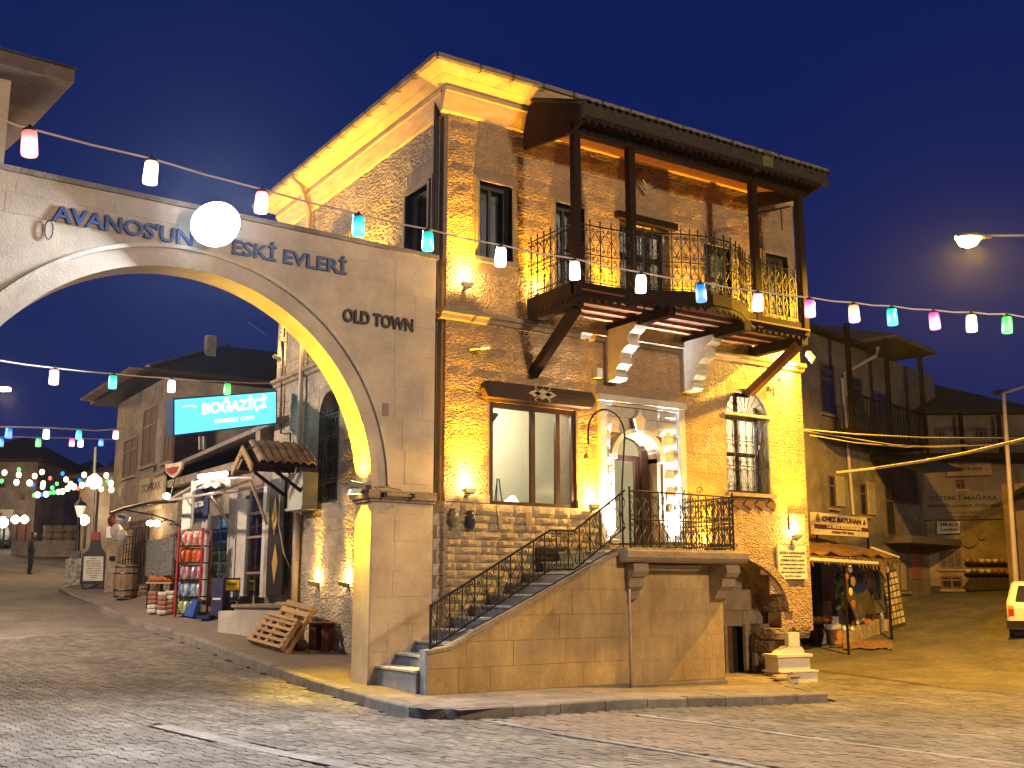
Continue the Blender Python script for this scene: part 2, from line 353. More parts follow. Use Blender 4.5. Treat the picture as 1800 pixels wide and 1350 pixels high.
# kerb stones, each about a metre long, laid along the kerb line
kerb = tag(bpy.data.objects.new('kerb', None), 'worn stone kerb around the pavement corner', kind='structure'); COL.objects.link(kerb); FR['kerb'] = ((0, 0, 0), 0)
def resample(P, L):
    out = [Vector(P[0])]; i = 1; need = L
    pts = [Vector(p) for p in P]; cur = pts[0]
    while i < len(pts):
        d = (pts[i]-cur).length
        if d >= need: cur = cur+(pts[i]-cur).normalized()*need; out.append(cur.copy()); need = L
        else: need -= d; cur = pts[i]; i += 1
    out.append(pts[-1]); return out
kp = resample(KL, .72)
for a, c in zip(kp[:-1], kp[1:]):
    d = (c-a)
    if d.length < .1: continue
    t = d.normalized(); n = Vector((-t.y, t.x)); g = .006; b = MB()
    a2 = a+t*g; c2 = c-t*g; dz = rng.uniform(-.006, .008); V = []
    for p in (a2, c2):
        zt = pav(p.x, p.y)+dz; zb = road(p.x, p.y)-.1
        for off, z in ((-.0, zb), (-.0, zt-.02), (.02, zt), (.16, zt), (.16, zb)): q = p+n*(off); V.append((q.x, q.y, z))
    b.add(V, [(0, 5, 6, 1), (1, 6, 7, 2), (2, 7, 8, 3), (3, 8, 9, 4), (0, 1, 2, 3, 4), (9, 8, 7, 6, 5)])
    b.build('kerb_stone', KERB, kerb)
# interlocking zigzag pavers of the street
PW, PL = .112, .224; ang = R(7); ca_, sa_ = math.cos(ang), math.sin(ang)
def paver_poly(s=1.0):
    w, l = PW-.008, PL-.010; d = .017
    left = [(-w/2, -l/2), (-w/2+d, -l/4), (-w/2-d, l/4), (-w/2, l/2)]
    right = [(w/2, l/2), (w/2-d, l/4), (w/2+d, -l/4), (w/2, -l/2)]
    right = [(w/2, l/2), (w/2-d, l/4), (w/2+d, -l/4), (w/2, -l/2)]
    return [p for p in reversed(left+[(x, y) for x, y in [(w/2, l/2), (w/2-d, l/4), (w/2+d, -l/4), (w/2, -l/2)]])]
W2, L2 = (PW-.007)/2, (PL-.006)/2; dd = .015
def outline(q): return [(-W2, -L2), (W2, -L2), (W2+q, -L2/2), (W2-q, L2/2), (W2, L2), (-W2, L2), (-W2-q, L2/2), (-W2+q, -L2/2)]
OUTS = (outline(dd), outline(-dd)); INNS = tuple([(x*.93, y*.965) for x, y in o] for o in OUTS)
N8 = 8
def pav_geo(u, v, z, tx, ty, odd=0):
    V = []
    for P, dz in ((OUTS[odd], -.02), (OUTS[odd], -.003), (INNS[odd], 0)):
        for x, y in P: X = x*ca_-y*sa_; Y = x*sa_+y*ca_; V.append((u+X, v+Y, z+dz+X*tx+Y*ty))
    return V
PF = [tuple(range(16, 24))]+[(l+i, l+(i+1) % 8, l+8+(i+1) % 8, l+8+i) for l in (0, 8) for i in range(8)]
PAINT = [ong(x, y) for x, y in ((280, 1275), (370, 1297), (470, 1320), (640, 1352), (720, 1375))]
BORD1 = [ong(x, y) for x, y in ((868, 1268), (1000, 1293), (1160, 1318), (1350, 1351), (1420, 1370))]
BORD2 = [ong(x, y) for x, y in ((1128, 1258), (1280, 1277), (1450, 1302), (1700, 1333), (1850, 1352))]
def near_line(u, v, L, w):
    for a, c in zip(L[:-1], L[1:]):
        ax, ay = a[0], a[1]; bx, by = c[0], c[1]; dx, dy = bx-ax, by-ay; t = max(0, min(1, ((u-ax)*dx+(v-ay)*dy)/(dx*dx+dy*dy)))
        if math.hypot(u-ax-dx*t, v-ay-dy*t) < w: return True
    return False
cand = []
nr = int(34/PL)
for j in range(-nr//2-30, nr//2+40):
    for i in range(-150, 190):
        x = i*PW; y = j*PL
        if i % 2: y += PL*.5
        u = x*ca_-y*sa_-3; v = x*sa_+y*ca_-2
        if u < -9.4 or u > 8.8 or v < -11 or v > 9.4: continue
        if inpoly(u, v, poly) or near_line(u, v, KL, .07): continue
        if near_line(u, v, PAINT, .11) or near_line(u, v, BORD1, .1) or near_line(u, v, BORD2, .08): continue
        px, py, d = proj((u, v, 0))
        if d < 3 or px < -60 or px > 1860 or py > 1420 or d > 24: continue
        cand.append((d, u, v, i % 2))
cand.sort()
pm = {}
for nm, mt, od in (('paver0', PAVER, 0), ('paver_warm0', PAVER2, 0), ('paver1', PAVER, 1), ('paver_warm1', PAVER2, 1)):
    b = MB(); b.add(pav_geo(0, 0, 0, 0, 0, od), PF); me = bpy.data.meshes.new(nm); me.from_pydata(b.v, [], b.f); me.materials.append(mt); pm[nm] = me
bulk = MB(); bulk2 = MB(); k = 0
def warm(u, v):
    # the strip between the two pale borders is laid in warmer pavers
    a, c = BORD1[0], BORD1[-1]; p, q = BORD2[0], BORD2[-1]
    s1 = (c[0]-a[0])*(v-a[1])-(c[1]-a[1])*(u-a[0]); s2 = (q[0]-p[0])*(v-p[1])-(q[1]-p[1])*(u-p[0])
    return s1 > 0 and s2 < 0 and u > -1.4
for d, u, v, odd in cand:
    px, py, _ = proj((u, v, 0)); vis = -5 < px < 1805 and py < 1352
    tx = (road(u+.1, v)-road(u-.1, v))/.2+rng.gauss(0, .012); ty = (road(u, v+.1)-road(u, v-.1))/.2+rng.gauss(0, .012)
    z = road(u, v)+rng.uniform(-.004, .003); wm = warm(u, v)
    if vis and k < 300 and abs(tx) < .1:
        o = inst('paver', pm[('paver_warm' if wm else 'paver')+str(odd)], ground, (u, v, z), rot=(math.atan(ty), -math.atan(tx), 0)); k += 1
    else: (bulk2 if wm else bulk).add(pav_geo(u, v, z, tx, ty, odd), PF)
tag(bulk.build('paving_blocks', PAVER), 'grey interlocking paving of the crossing', kind='stuff')
if bulk2.v: tag(bulk2.build('warm_paving_blocks', PAVER2), 'warm brown band of paving between two pale strips', kind='stuff')
def strip(name, L, w, label, m=LINE):
    P = [Vector((p[0], p[1])) for p in L]; t = tag(bpy.data.objects.new(name, None), label, kind='structure'); COL.objects.link(t); FR[t.name] = ((0, 0, 0), 0)
    P = resample([tuple(p) for p in P], .5)
    for a, c in zip(P[:-1], P[1:]):
        d = c-a
        if d.length < .08: continue
        tt = d.normalized(); n = Vector((-tt.y, tt.x)); a2 = a+tt*.005; c2 = c-tt*.005; b = MB()
        Q = [a2-n*w, c2-n*w, c2+n*w, a2+n*w]
        b.add([(q.x, q.y, road(q.x, q.y)-.03) for q in Q]+[(q.x, q.y, road(q.x, q.y)+.004) for q in Q], [(4, 5, 6, 7), (0, 1, 5, 4), (1, 2, 6, 5), (2, 3, 7, 6), (3, 0, 4, 7)])
        b.build('strip_stone', m, t)
strip('pale_strip', PAINT, .10, 'wide pale strip curving across the paving at the bottom left')
strip('drain_border', BORD1, .055, 'thin pale border running from the kerb to the bottom edge')
strip('crossing_border', BORD2, .05, 'thin pale border farther right across the street', mat('border_stone', (.36, .33, .28), .9, (.26, .23, .19), 10, .3, 40, dirt=.3))

# ================================================================= MAIN HOUSE
HU, HV, HZ = 8.45, 7.75, 9.8
house = thing('stone_house', 'two storey stone corner house lit amber with outside stair and wooden balcony', 'house', (0, 0, 0))
def arch_poly(u0, u1, z0, zs, rise=None, n=14):
    c = (u0+u1)/2; r = (u1-u0)/2; rise = rise or r
    return [(u0, z0), (u1, z0), (u1, zs)]+[(c+r*math.cos(math.pi*i/n), zs+rise*math.sin(math.pi*i/n)) for i in range(1, n)]+[(u0, zs)]
def rect(u0, u1, z0, z1): return [(u0, z0), (u1, z0), (u1, z1), (u0, z1)]
# front openings: kind, u0,u1,z0,z1(spring),rise
OPF = [('r', .60, 1.28, 7.15, 8.52), ('r', 2.2, 2.86, 6.75, 8.45), ('r', 3.72, 4.95, 6.6, 8.42), ('r', 5.78, 6.5, 6.95, 8.3), ('r', 7.5, 8.15, 7.1, 8.4),
       ('r', .86, 2.66, 2.93, 4.68), ('a', 3.5, 4.5, 2.2, 3.95, .42), ('a', 6.27, 7.42, 3.42, 4.93, .56)]
OPL = [('r', .62, 1.45, 7.1, 8.55), ('a', 4.25, 5.25, 3.25, 5.0, .5), ('r', 3.9, 4.9, 6.9, 8.5)]
VAULT = [(5.55, -.6), (7.72, -.6), (7.72, 1.15)]+[(6.05+1.67*math.cos(R(t)), 1.15+1.05*math.sin(R(t))) for t in (15, 30, 45, 60, 75, 90)]+[(5.55, 2.2)]
def hole(o): return rect(*o[1:5]) if o[0] == 'r' else arch_poly(o[1], o[2], o[3], o[4], o[5])
outer = [(0, -.4), (5.55, -.4)]+VAULT[-1:]+VAULT[-2:2:-1]+[(7.72, 1.15), (7.72, .86), (HU, .86), (HU, HZ), (0, HZ)]
fw = plate('front_wall', outer, [hole(o) for o in OPF], .5, MORTAR, house, (0, .02, 0))
lw = plate('side_wall', [(-HV, -.2), (-.53, -.2), (-.53, HZ), (-HV, HZ)], [[(-x, z) for x, z in hole(o)] for o in OPL], .4, PLAST, house, (.02, 0, 0), rz=-math.pi/2)
MB().box(HU-.4, HU-.002, .53, HV, -.4, HZ).build('side_wall', STONE, house)
MB().box(.43, HU-.41, HV-.35, HV, -.4, HZ).build('rear_wall', MORTAR, house)
# interior: floor slabs, cream rooms with lit lower floor
INT = MB(); INT.box(.45, HU-.45, .54, HV-.4, 2.15, 2.25).build('floor', CREAM, house)
MB().box(.45, HU-.45, .54, HV-.4, 5.9, 6.1).build('ceiling', CREAM, house)
MB().box(.45, 5.6, 2.6, 2.7, 2.26, 5.88).build('room_wall', CREAM, house)
MB().box(5.6, HU-.45, 2.2, 2.3, 2.26, 5.88).build('room_wall', WHITE, house)
MB().box(5.5, 5.6, .54, 2.6, 2.26, 5.88).build('room_wall', CREAM, house)
MB().box(.45, HU-.45, 3.0, 3.1, 6.12, 9.7).build('room_wall', CREAM, house)
# stones --------------------------------------------------------
def stone_variant(bulge, nx, nz, seed, m):
    r = random.Random(seed); b = MB(); V = []; c = .035
    for j in range(nz+1):
        for i in range(nx+1):
            x = -.5+i/nx; z = -.5+j/nz; e = i in (0, nx) or j in (0, nz)
            V.append((x*(1 if not e else 1), (-.15*bulge if e else -bulge*r.uniform(.45, 1.15)), z))
    F = [(j*(nx+1)+i, j*(nx+1)+i+1, (j+1)*(nx+1)+i+1, (j+1)*(nx+1)+i) for j in range(nz) for i in range(nx)]
    o = len(V); V += [(-.5, .03, -.5), (.5, .03, -.5), (.5, .03, .5), (-.5, .03, .5)]; n = nx+1
    bot = list(range(0, nx+1)); top = [nz*n+i for i in range(nx+1)]; le = [j*n for j in range(nz+1)]; ri = [j*n+nx for j in range(nz+1)]
    F += [tuple([o, o+1]+bot[::-1]), tuple([o+2, o+3]+top), tuple([o+3, o]+le), tuple([o+1, o+2]+ri[::-1])]
    me = bpy.data.meshes.new('stone'); me.from_pydata(V, [], F); me.materials.append(m); return me
SV = {'hewn': [stone_variant(.008, 4, 3, i, STONE) for i in range(6)], 'split': [stone_variant(.045, 4, 3, 20+i, STONEB) for i in range(7)],
      'paleh': [stone_variant(.014, 3, 2, 120+i, PALEH) for i in range(4)], 'smooth': [stone_variant(.004, 2, 1, 40+i, SMOOTH) for i in range(2)], 'flank': [stone_variant(.003, 1, 1, 50, FLANK)], 'pale': [stone_variant(.03, 3, 2, 60+i, WHITES) for i in range(4)]}
def blocked(ops, za, zb, pad=.0):
    out = []
    for o in ops:
        if o[0] == 'r':
            if zb > o[3]-pad and za < o[4]+pad: out.append((o[1]-pad, o[2]+pad))
        elif o[0] == 'a':
            if zb > o[3]-pad and za < o[4]+o[5]+pad:
                c = (o[1]+o[2])/2; r = (o[2]-o[1])/2; h = max(0, (za-o[4])/o[5]); out.append((c-(r+pad)*math.sqrt(max(0, 1-min(1, h)**2)), c+(r+pad)*math.sqrt(max(0, 1-min(1, h)**2))))
    return out
def courses(u0, u1, z0, z1, h, l0, l1, ops=(), pad=0, g=.008, skip=None):
    S = []; z = z0; row = 0
    while z < z1-.05:
        hh = min(h*rng.uniform(.93, 1.07), z1-z); 
        if z1-z-hh < .07: hh = z1-z
        fr = [(u0, u1)]
        for a, c in blocked(ops, z, z+hh, pad): fr = [q for x, y in fr for q in ((x, min(y, a)), (max(x, c), y)) if q[1]-q[0] > .03]
        for a, c in fr:
            x = a; first = True
            while x < c-.02:
                L = rng.uniform(l0, l1)*(rng.uniform(.5, 1) if first else 1); first = False
                if c-x-L < l0*.45: L = c-x
                if not (skip and skip(x+L/2, z+hh/2)): S.append((x+g/2, x+L-g/2, z+g/2, z+hh-g/2))
                x += L
        z += hh; row += 1
    return S
ALLST = []   # (size, wall, mesh, position, rz, scale)
def lay(S, wall, fam, plane, at, rz=0, yo=0.0):
    for a, c, z0, z1 in S:
        me = rng.choice(SV[fam]); m = (a+c)/2
        pos = (m, at, (z0+z1)/2) if plane == 'v' else (at, m, (z0+z1)/2)
        x, y, d = proj(pos); area = (c-a)*(z1-z0)/d**2*(1 if plane == 'v' else .55); vis = 0 < x < 1800 and 0 < y < 1350
        ALLST.append((area if vis else 0, wall, me, pos, rz, (c-a, 1, z1-z0)))
def invault(u, z): return u > 5.5 and u < 7.75 and z < 2.25 and (u < 6.05 or ((u-6.05)/1.68)**2+((z-1.15)/1.07)**2 < 1 or z < 1.15)
nostone = lambda u, z: (3.13 < u < 5.14 and z < 5.03)
# upper courses of the front
lay(courses(0, HU, 2.98, 6.0, .37, .45, .78, OPF[5:], .03, skip=lambda u, z: nostone(u, z)), fw, 'hewn', 'v', .02)
lay(courses(0, HU, 6.18, HZ, .36, .5, .95, OPF[:5], .09), fw, 'hewn', 'v', .02)
lay(courses(0, 3.15, .35, 2.96, .128, .26, .52), fw, 'split', 'v', .0)
lay(courses(5.15, HU, -.3, 2.97, .36, .4, .7, skip=lambda u, z: invault(u, z) or (u < 5.9 and z < 2.1) or (u > 7.6 and z < .86)), fw, 'hewn', 'v', .02)
# quoins on the street corner and left wall
lay([(.0, .34 if i % 2 else .22, .4+.2*i, .585+.2*i) for i in range(13)], lw, 'pale', 'u', -.0, -math.pi/2)
lay(courses(.36, HV, .1, HZ, .42, .55, 1.0, OPL, .06), lw, 'paleh', 'u', .015, -math.pi/2)
# the big window's sill band and jamb
lay(courses(0, 3.15, 2.965, 3.1, .13, .5, .9, OPF[5:6], .0), fw, 'smooth', 'v', -.01)
ALLST.sort(key=lambda s: -s[0])
bulkst = {}
for i, (ar, wall, me, pos, rz, s) in enumerate(ALLST):
    if i < 296: inst('stone', me, wall, pos, rz, s)
    else:
        b = bulkst.setdefault((wall.name, me.materials[0].name), MB()); c, q = math.cos(rz), math.sin(rz)
        b.add([(pos[0]+v.co.x*s[0]*c-v.co.y*q, pos[1]+v.co.x*s[0]*q+v.co.y*c, pos[2]+v.co.z*s[2]) for v in me.vertices], [tuple(p.vertices) for p in me.polygons])
for (wn, mn), b in bulkst.items(): tag(b.build('stone_courses', bpy.data.materials[mn], house), kind='stuff')
# mouldings -----------------------------------------------------
def moulding(name, prof, a, c, m, parent, plane='v', closed=True):
    """profile [(out,z)] swept between a and c along the wall"""
    b = MB()
    if plane == 'v': b.prism([(-o, z) for o, z in prof], a, c, 'u')
    else: b.prism([(-o, z) for o, z in prof], a, c, 'v')
    return b.build(name, m, parent)
cp = [(-.02, 5.98), (.05, 6.0), (.07, 6.06), (.13, 6.08), (.13, 6.15), (-.02, 6.17)]
moulding('string_course', cp, -.13, HU+.03, SMOOTH, house)
moulding('string_course', cp, .001, HV, SMOOTH, house, 'u')
fp = [(-.03, 9.62), (.03, 9.66), (.13, 9.95), (.16, 9.97), (.16, 10.04), (-.03, 10.04)]
moulding('cornice', fp, -.14, HU+.1, SOFF, house)
moulding('cornice', fp, .002, HV, SOFF, house, 'u')
def frame_r(u0, u1, z0, z1, w, out, m=SMOOTH, wall='v', parent=house, sill=True, name='window_surround'):
    b = MB(); P = []
    for wi, o in ((w, out*.55), (w*.5, out)):
        for r in ((u0-wi, u0, z0, z1+wi), (u1, u1+wi, z0, z1+wi), (u0, u1, z1, z1+wi)):
            if wall == 'v': b.box(r[0], r[1], -o, .1, r[2], r[3])
            else: b.box(-o, .1, r[0], r[1], r[2], r[3])
    if sill:
        if wall == 'v': b.box(u0-w*1.1, u1+w*1.1, -out*1.3, .1, z0-.08, z0)
        else: b.box(-out*1.3, .1, u0-w*1.1, u1+w*1.1, z0-.08, z0)
    return b.build(name, m, parent)
WFR = mat('window_frame_paint', (.05, .04, .045), .5)
def window(u0, u1, z0, z1, wall='v', deep=.18, fr=.05, mull=(0,), trans=None, m=WFR, g=DGLASS, parent=house, name='window'):
    b = MB()
    def bx(a, c, z, y, d0=deep, d1=deep+.06):
        (b.box(a, c, d0, d1, z, y) if wall == 'v' else b.box(d0, d1, a, c, z, y))
    bx(u0, u0+fr, z0, z1); bx(u1-fr, u1, z0, z1); bx(u0+fr, u1-fr, z0, z0+fr); bx(u0+fr, u1-fr, z1-fr, z1)
    c = (u0+u1)/2
    for k in mull: bx(c+k-fr/2, c+k+fr/2, z0+fr, z1-fr)
    if trans: 
        for t in trans: bx(u0+fr, u1-fr, t-fr/2, t+fr/2, deep-.01, deep+.07)
    o = b.build(name, m, parent); p = MB()
    if wall == 'v': p.quad((u0, deep+.03, z0), (u1, deep+.03, z0), (u1, deep+.03, z1), (u0, deep+.03, z1))
    else: p.quad((deep+.03, u1, z0), (deep+.03, u0, z0), (deep+.03, u0, z1), (deep+.03, u1, z1))
    p.build('pane', g, o); return o
for i in (0, 1, 3, 4):
    k, u0, u1, z0, z1 = OPF[i]; frame_r(u0, u1, z0, z1, .09, .06); window(u0, u1, z0, z1, trans=(z0+.75,) if i else None, g=DGLASS if i < 3 else GLASS)
for i in (3, 4):
    k, u0, u1, z0, z1 = OPF[i]; MB().box(u0+.06, u1-.06, .3, .32, z0, z0+.75).build('curtain', WHITE, house)
k, u0, u1, z0, z1 = OPL[0]; frame_r(u0, u1, z0, z1, .13, .07, wall='u'); window(u0, u1, z0, z1, wall='u')
k, u0, u1, z0, z1 = OPL[2]; frame_r(u0, u1, z0, z1, .13, .07, wall='u'); window(u0, u1, z0, z1, wall='u')
# balcony door: dark frame, open leaf, pale curtains
bd = window(3.78, 4.9, 6.45, 8.36, fr=.09, mull=(-.18, .2), trans=(7.1, 7.8), m=DWOOD, g=GLASS, name='balcony_door')
MB().box(3.6, 5.08, -.1, .1, 8.42, 8.55).build('lintel', DWOOD, house)
b = MB()
for i in range(14): b.box(3.9+.066*i, 3.95+.066*i, .40+.02*(i % 2), .42+.02*(i % 2), 6.5, 8.3)
tag(b.build('curtain', mat('curtain_cloth', (.62, .66, .66), .9), house), kind='stuff')
# diamond ornament
b = MB(); c = (4.3, 9.27); 
for s, o in ((.27, -.07), (.2, -.10), (.1, -.13)): b.prism([(c[0]-s, c[1]), (c[0], c[1]-s), (c[0]+s, c[1]), (c[0], c[1]+s)], o, .05, 'v')
b.build('diamond_ornament', SMOOTH, house)
# large lower window with carved pelmet
lwi = window(.86, 2.66, 2.93, 4.68, deep=.05, fr=.09, mull=(-.0, .52), m=mat('brown_frame', (.05, .018, .012), .45), g=GLASS, name='large_window')
pel = MB().prism([(.70, 4.72), (.62, 4.86), (.70, 4.99), (2.86, 4.99), (2.94, 4.86), (2.86, 4.72)], -.2, -.03, 'v').build('pelmet', mat('carved_board', (.07, .035, .018), .6, (.025, .012, .007), 5, .6, 22, stretch=(1, 1, 7)), house)
b = MB(); 
for s, x in ((.15, 1.78), (.1, 1.62), (.1, 1.94)): b.prism([(x-s*1.25, 4.855), (x, 4.855-s*.6), (x+s*1.25, 4.855), (x, 4.855+s*.6)], -.235, -.2, 'v')
for sx in (-1, 1):
    for sz in (-1, 1): b.tube([(1.78+sx*.08, -.22, 4.855+sz*.05), (1.78+sx*.16, -.22, 4.855+sz*.1), (1.78+sx*.13, -.22, 4.855+sz*.13)], .012, 5)
b.build('carving', mat('pale_carving', (.55, .45, .28), .6), pel)
# lamp reflection on the room wall: glowing lantern shape added for it
li = thing('lamp_reflection', 'glowing lantern shape standing in for a lamp reflection behind the big window', 'lamp', (2.0, 1.0, 2.25))
MB().prism([(1.85, 2.6), (2.15, 2.6), (2.15, 3.05), (2.0, 3.22), (1.85, 3.1)], 1.0, 1.15, 'v').build('shade', emat('room_glow', (1, .95, .75), 3.0), li)
MB().lathe([(.14, 0), (.14, .02), (.02, .03), (.02, .36)], (2.0, 1.07, 2.25), 10).build('base', METAL, li)
for x, y, s in ((1.18, 1.3, 1.0),):  # grey flared column inside the room
    st_ = thing('flared_column', 'grey flared column standing behind the left pane of the big window', 'column', (1.3, 1.2, 2.25))
    MB().lathe([(.12, 0), (.09, .1), (.085, 1.7), (.14, 2.0), (.40, 2.38), (.42, 2.4)], (1.3, 1.2, 2.25), 12).build('column', mat('grey_column', (.30, .29, .26), .8), st_)
b = thing('easel', 'small folding easel standing inside the big window', 'easel', (1.62, .9, 2.25))
for p in (((1.5, .85, 2.26), (1.6, .95, 3.5)), ((1.78, .85, 2.26), (1.64, .95, 3.5)), ((1.62, 1.25, 2.26), (1.62, .97, 3.5))): MB().tube(p, .012, 5).build('leg', METAL, b)
MB().box(1.52, 1.76, .88, .9, 2.95, 3.0).build('shelf', METAL, b)
lamp('POINT', 'room_light', (1.7, 1.5, 5.0), 380, (1, .93, .72), shadow_soft_size=.15)
lamp('POINT', 'room_light', (7.0, 1.3, 5.0), 520, (1, .95, .8), shadow_soft_size=.15)
lamp('POINT', 'room_light', (4.2, 1.3, 8.6), 160, (1, .95, .8), shadow_soft_size=.15)
# door surround, arched niche
ds = MB()
for a in ((3.13, 3.27, 2.2, 4.9), (5.0, 5.14, 2.2, 4.9)): ds.box(a[0], a[1], -.07, .05, a[2], a[3])
ds.box(3.1, 5.17, -.1, .05, 4.9, 5.02); ds.box(3.27, 5.0, -.04, .05, 4.84, 4.9)
ds.build('door_surround', WHITES, house)
S = courses(3.28, 4.99, 2.2, 4.83, .3, .35, .6, [OPF[6]], .12)
for a, c, z0, z1 in S: inst('stone', rng.choice(SV['pale']), fw, ((a+c)/2, .0, (z0+z1)/2), 0, (c-a, 1, z1-z0))
b = MB(); n = 16
for i in range(n):
    a0, a1 = math.pi*i/n, math.pi*(i+1)/n
    P = [(4.0+r*1*math.cos(t), 3.95+r*.84*math.sin(t)) for r, t in ((.5, a0), (.6, a0), (.6, a1), (.5, a1))]
    b.prism(P, -.09, .4, 'v')
b.build('door_arch', WHITES, house)
MB().box(3.4, 3.5, -.08, .4, 3.88, 3.97).build('impost', WHITES, house); MB().box(4.5, 4.62, -.08, .4, 3.86, 3.97).build('impost', WHITES, house)
b = MB(); b.prism([(3.93, 4.4), (4.07, 4.4), (4.13, 4.62), (4.05, 4.7), (4.02, 4.8), (3.98, 4.8), (3.95, 4.7), (3.87, 4.62)], -.13, -.02, 'v'); b.build('keystone', WHITES, house)
dr = window(3.52, 4.3, 2.3, 4.0, deep=.3, fr=.1, mull=(), m=MATS['brown_frame'], g=GLASS, name='entrance_door')
MB().box(4.32, 4.48, .25, .33, 2.3, 4.1).build('door_leaf', MATS['brown_frame'], house)
# arched window right, brown timber behind grille
aw = window(6.27, 7.42, 3.42, 5.45, deep=.28, fr=.07, mull=(-.02,), trans=(4.2, 4.93), m=DWOOD, g=GLASS, name='arched_window')
# consoles under the balcony
def console(u, w=.26):
    P = [(0, 5.25), (-.28, 5.25), (-.34, 5.3), (-.34, 5.36), (-.30, 5.4), (-.42, 5.5), (-.48, 5.52), (-.48, 5.58), (-.44, 5.62), (-.5, 5.72), (-.62, 5.8), (-.70, 5.82), (-.70, 5.88), (-.66, 5.92), (-.72, 6.02), (-.86, 6.08), (-.9, 6.14), (-.9, 6.2), (0, 6.2)]
    return MB().prism(P, u-w/2, u+w/2, 'u').build('console', WHITES, house)
console(3.42); console(5.25)
# zigzag band of dark relief plates under the arched window
for i in range(4):
    x = 6.32+.31*i
    MB().prism([(x, 3.18), (x+.1, 3.3), (x+.2, 3.3), (x+.27, 3.2), (x+.2, 3.08), (x+.12, 3.14)], -.03, .05, 'v').build('zigzag_plate', mat('brown_plate', (.13, .07, .04), .85), house)
ER = mat('eroded_stone', (.40, .31, .20), .95, (.20, .15, .10), 5, 1.0, 9, .1, dirt=.5, style='hewn', bdist=.06)
# vault under the right corner: soffit, recessed wall and plank door
b = MB(); A = VAULT[2:]
for p, q in zip(A[:-1], A[1:]): b.add([(p[0], .0, p[1]), (q[0], .0, q[1]), (q[0]-.05, .95, q[1]), (p[0]-.05, .95, p[1]), (p[0]+.16, .0, p[1]+.1), (q[0]+.1, .0, q[1]+.16), (q[0]+.05, .95, q[1]+.14), (p[0]+.08, .95, p[1]+.1)], [(0, 1, 2, 3), (7, 6, 5, 4), (0, 4, 5, 1), (3, 2, 6, 7)])
b.build('vault', ER, house)
RING = MB(); nn = 12
for i in range(nn):
    a0, a1 = R(90*i/nn), R(90*(i+1)/nn-.4)
    RING.prism([(6.05+1.67*math.cos(a0), 1.15+1.05*math.sin(a0)), (6.05+1.85*math.cos(a0), 1.15+1.2*math.sin(a0)), (6.05+1.85*math.cos(a1), 1.15+1.2*math.sin(a1)), (6.05+1.67*math.cos(a1), 1.15+1.05*math.sin(a1))], -.05, .05, 'v')
RING.build('vault_ring', STONE, house)
S = courses(5.5, 7.9, -.5, 2.3, .42, .5, .8, [('r', float(onv(1277, 1208, .74)[0]), float(onv(1309, 1208, .74)[0]), -.6, .86)])
for a, c, z0, z1 in S: inst('stone', SV['smooth'][0], fw, ((a+c)/2, .72, (z0+z1)/2), 0, (c-a, 1, z1-z0))
DA0, DB0 = float(onv(1277, 1208, .74)[0]), float(onv(1309, 1208, .74)[0])
plate('recess_wall', [(5.5, -.6), (DA0, -.6), (DA0, .86), (DB0, .86), (DB0, -.6), (7.9, -.6), (7.9, 2.3), (5.5, 2.3)], [], .2, MORTAR, house, (0, .74, 0))
DA, DB = float(onv(1277, 1208, .74)[0]), float(onv(1309, 1208, .74)[0])
cd_ = MB().box(DA+.02, DA+(DB-DA)*.5, .78, .82, -.45, .84).build('cellar_door', mat('plank_door', (.16, .07, .035), .6, (.08, .03, .018), 6, .4, 40), house)
for z in (-.22, .05, .32, .59): MB().box(DA+.06, DA+(DB-DA)*.5-.04, .76, .78, z, z+.18).build('panel', MATS['plank_door'], cd_)
MB().box(DA-.05, DB+.05, .9, .93, -.5, .9).build('doorway_shade', DARK, house)  # near-black sheet stands for the shade inside the doorway
for a in ((DA-.06, DA), (DB, DB+.06)): MB().box(a[0], a[1], .66, .9, -.5, .9).build('door_post', SMOOTH, house)
# eroded corbel stones carrying the right corner
def rock(name, c, s, seed, m, parent, jit=.16, sq=.55):
    r = random.Random(seed); b = MB(); V = []; n1, n2 = 6, 9
    for j in range(n1+1):
        t = math.pi*j/n1
        for i in range(n2):
            p = 2*math.pi*i/n2; k = 1+r.uniform(-jit, jit)
            x, y, z = math.sin(t)*math.cos(p), math.sin(t)*math.sin(p), math.cos(t)
            f = lambda q: math.copysign(abs(q)**sq, q)
            V.append((c[0]+f(x)*s[0]*k, c[1]+f(y)*s[1]*k, c[2]+f(z)*s[2]*(1+r.uniform(-.06, .06))))
    F = [(j*n2+i, j*n2+(i+1) % n2, (j+1)*n2+(i+1) % n2, (j+1)*n2+i) for j in range(n1) for i in range(n2)]
    b.add(V, F); return b.build(name, m, parent)
ER = mat('eroded_stone', (.40, .31, .20), .95, (.20, .15, .10), 5, 1.0, 9, .1, dirt=.5, style='hewn', bdist=.06)
MB().box(7.42, 8.1, .45, .8, -.7, .9).build('base_wall', ER, house)
CS = [(7.55, .72, .26, .12, .1), (8.08, .74, .26, .12, .08), (7.5, .48, .22, .12, .18), (7.92, .5, .2, .12, .16), (7.52, .24, .18, .12, .26), (7.84, .26, .16, .12, .25), (7.55, 0, .16, .12, .32), (7.8, 0, .13, .12, .33), (7.55, -.26, .15, .13, .36), (7.78, -.26, .15, .13, .36)]
for i, (u, z, a, c, v_) in enumerate(CS): rock('corbel_stone', (u, v_+.12, z), (a, .26, c), 100+i, ER, house, .07, .28)
MB().obox((7.3, .5, -.1), .09, .08, .9, 0).build('prop_post', mat('old_post', (.2, .15, .1), .9), house)
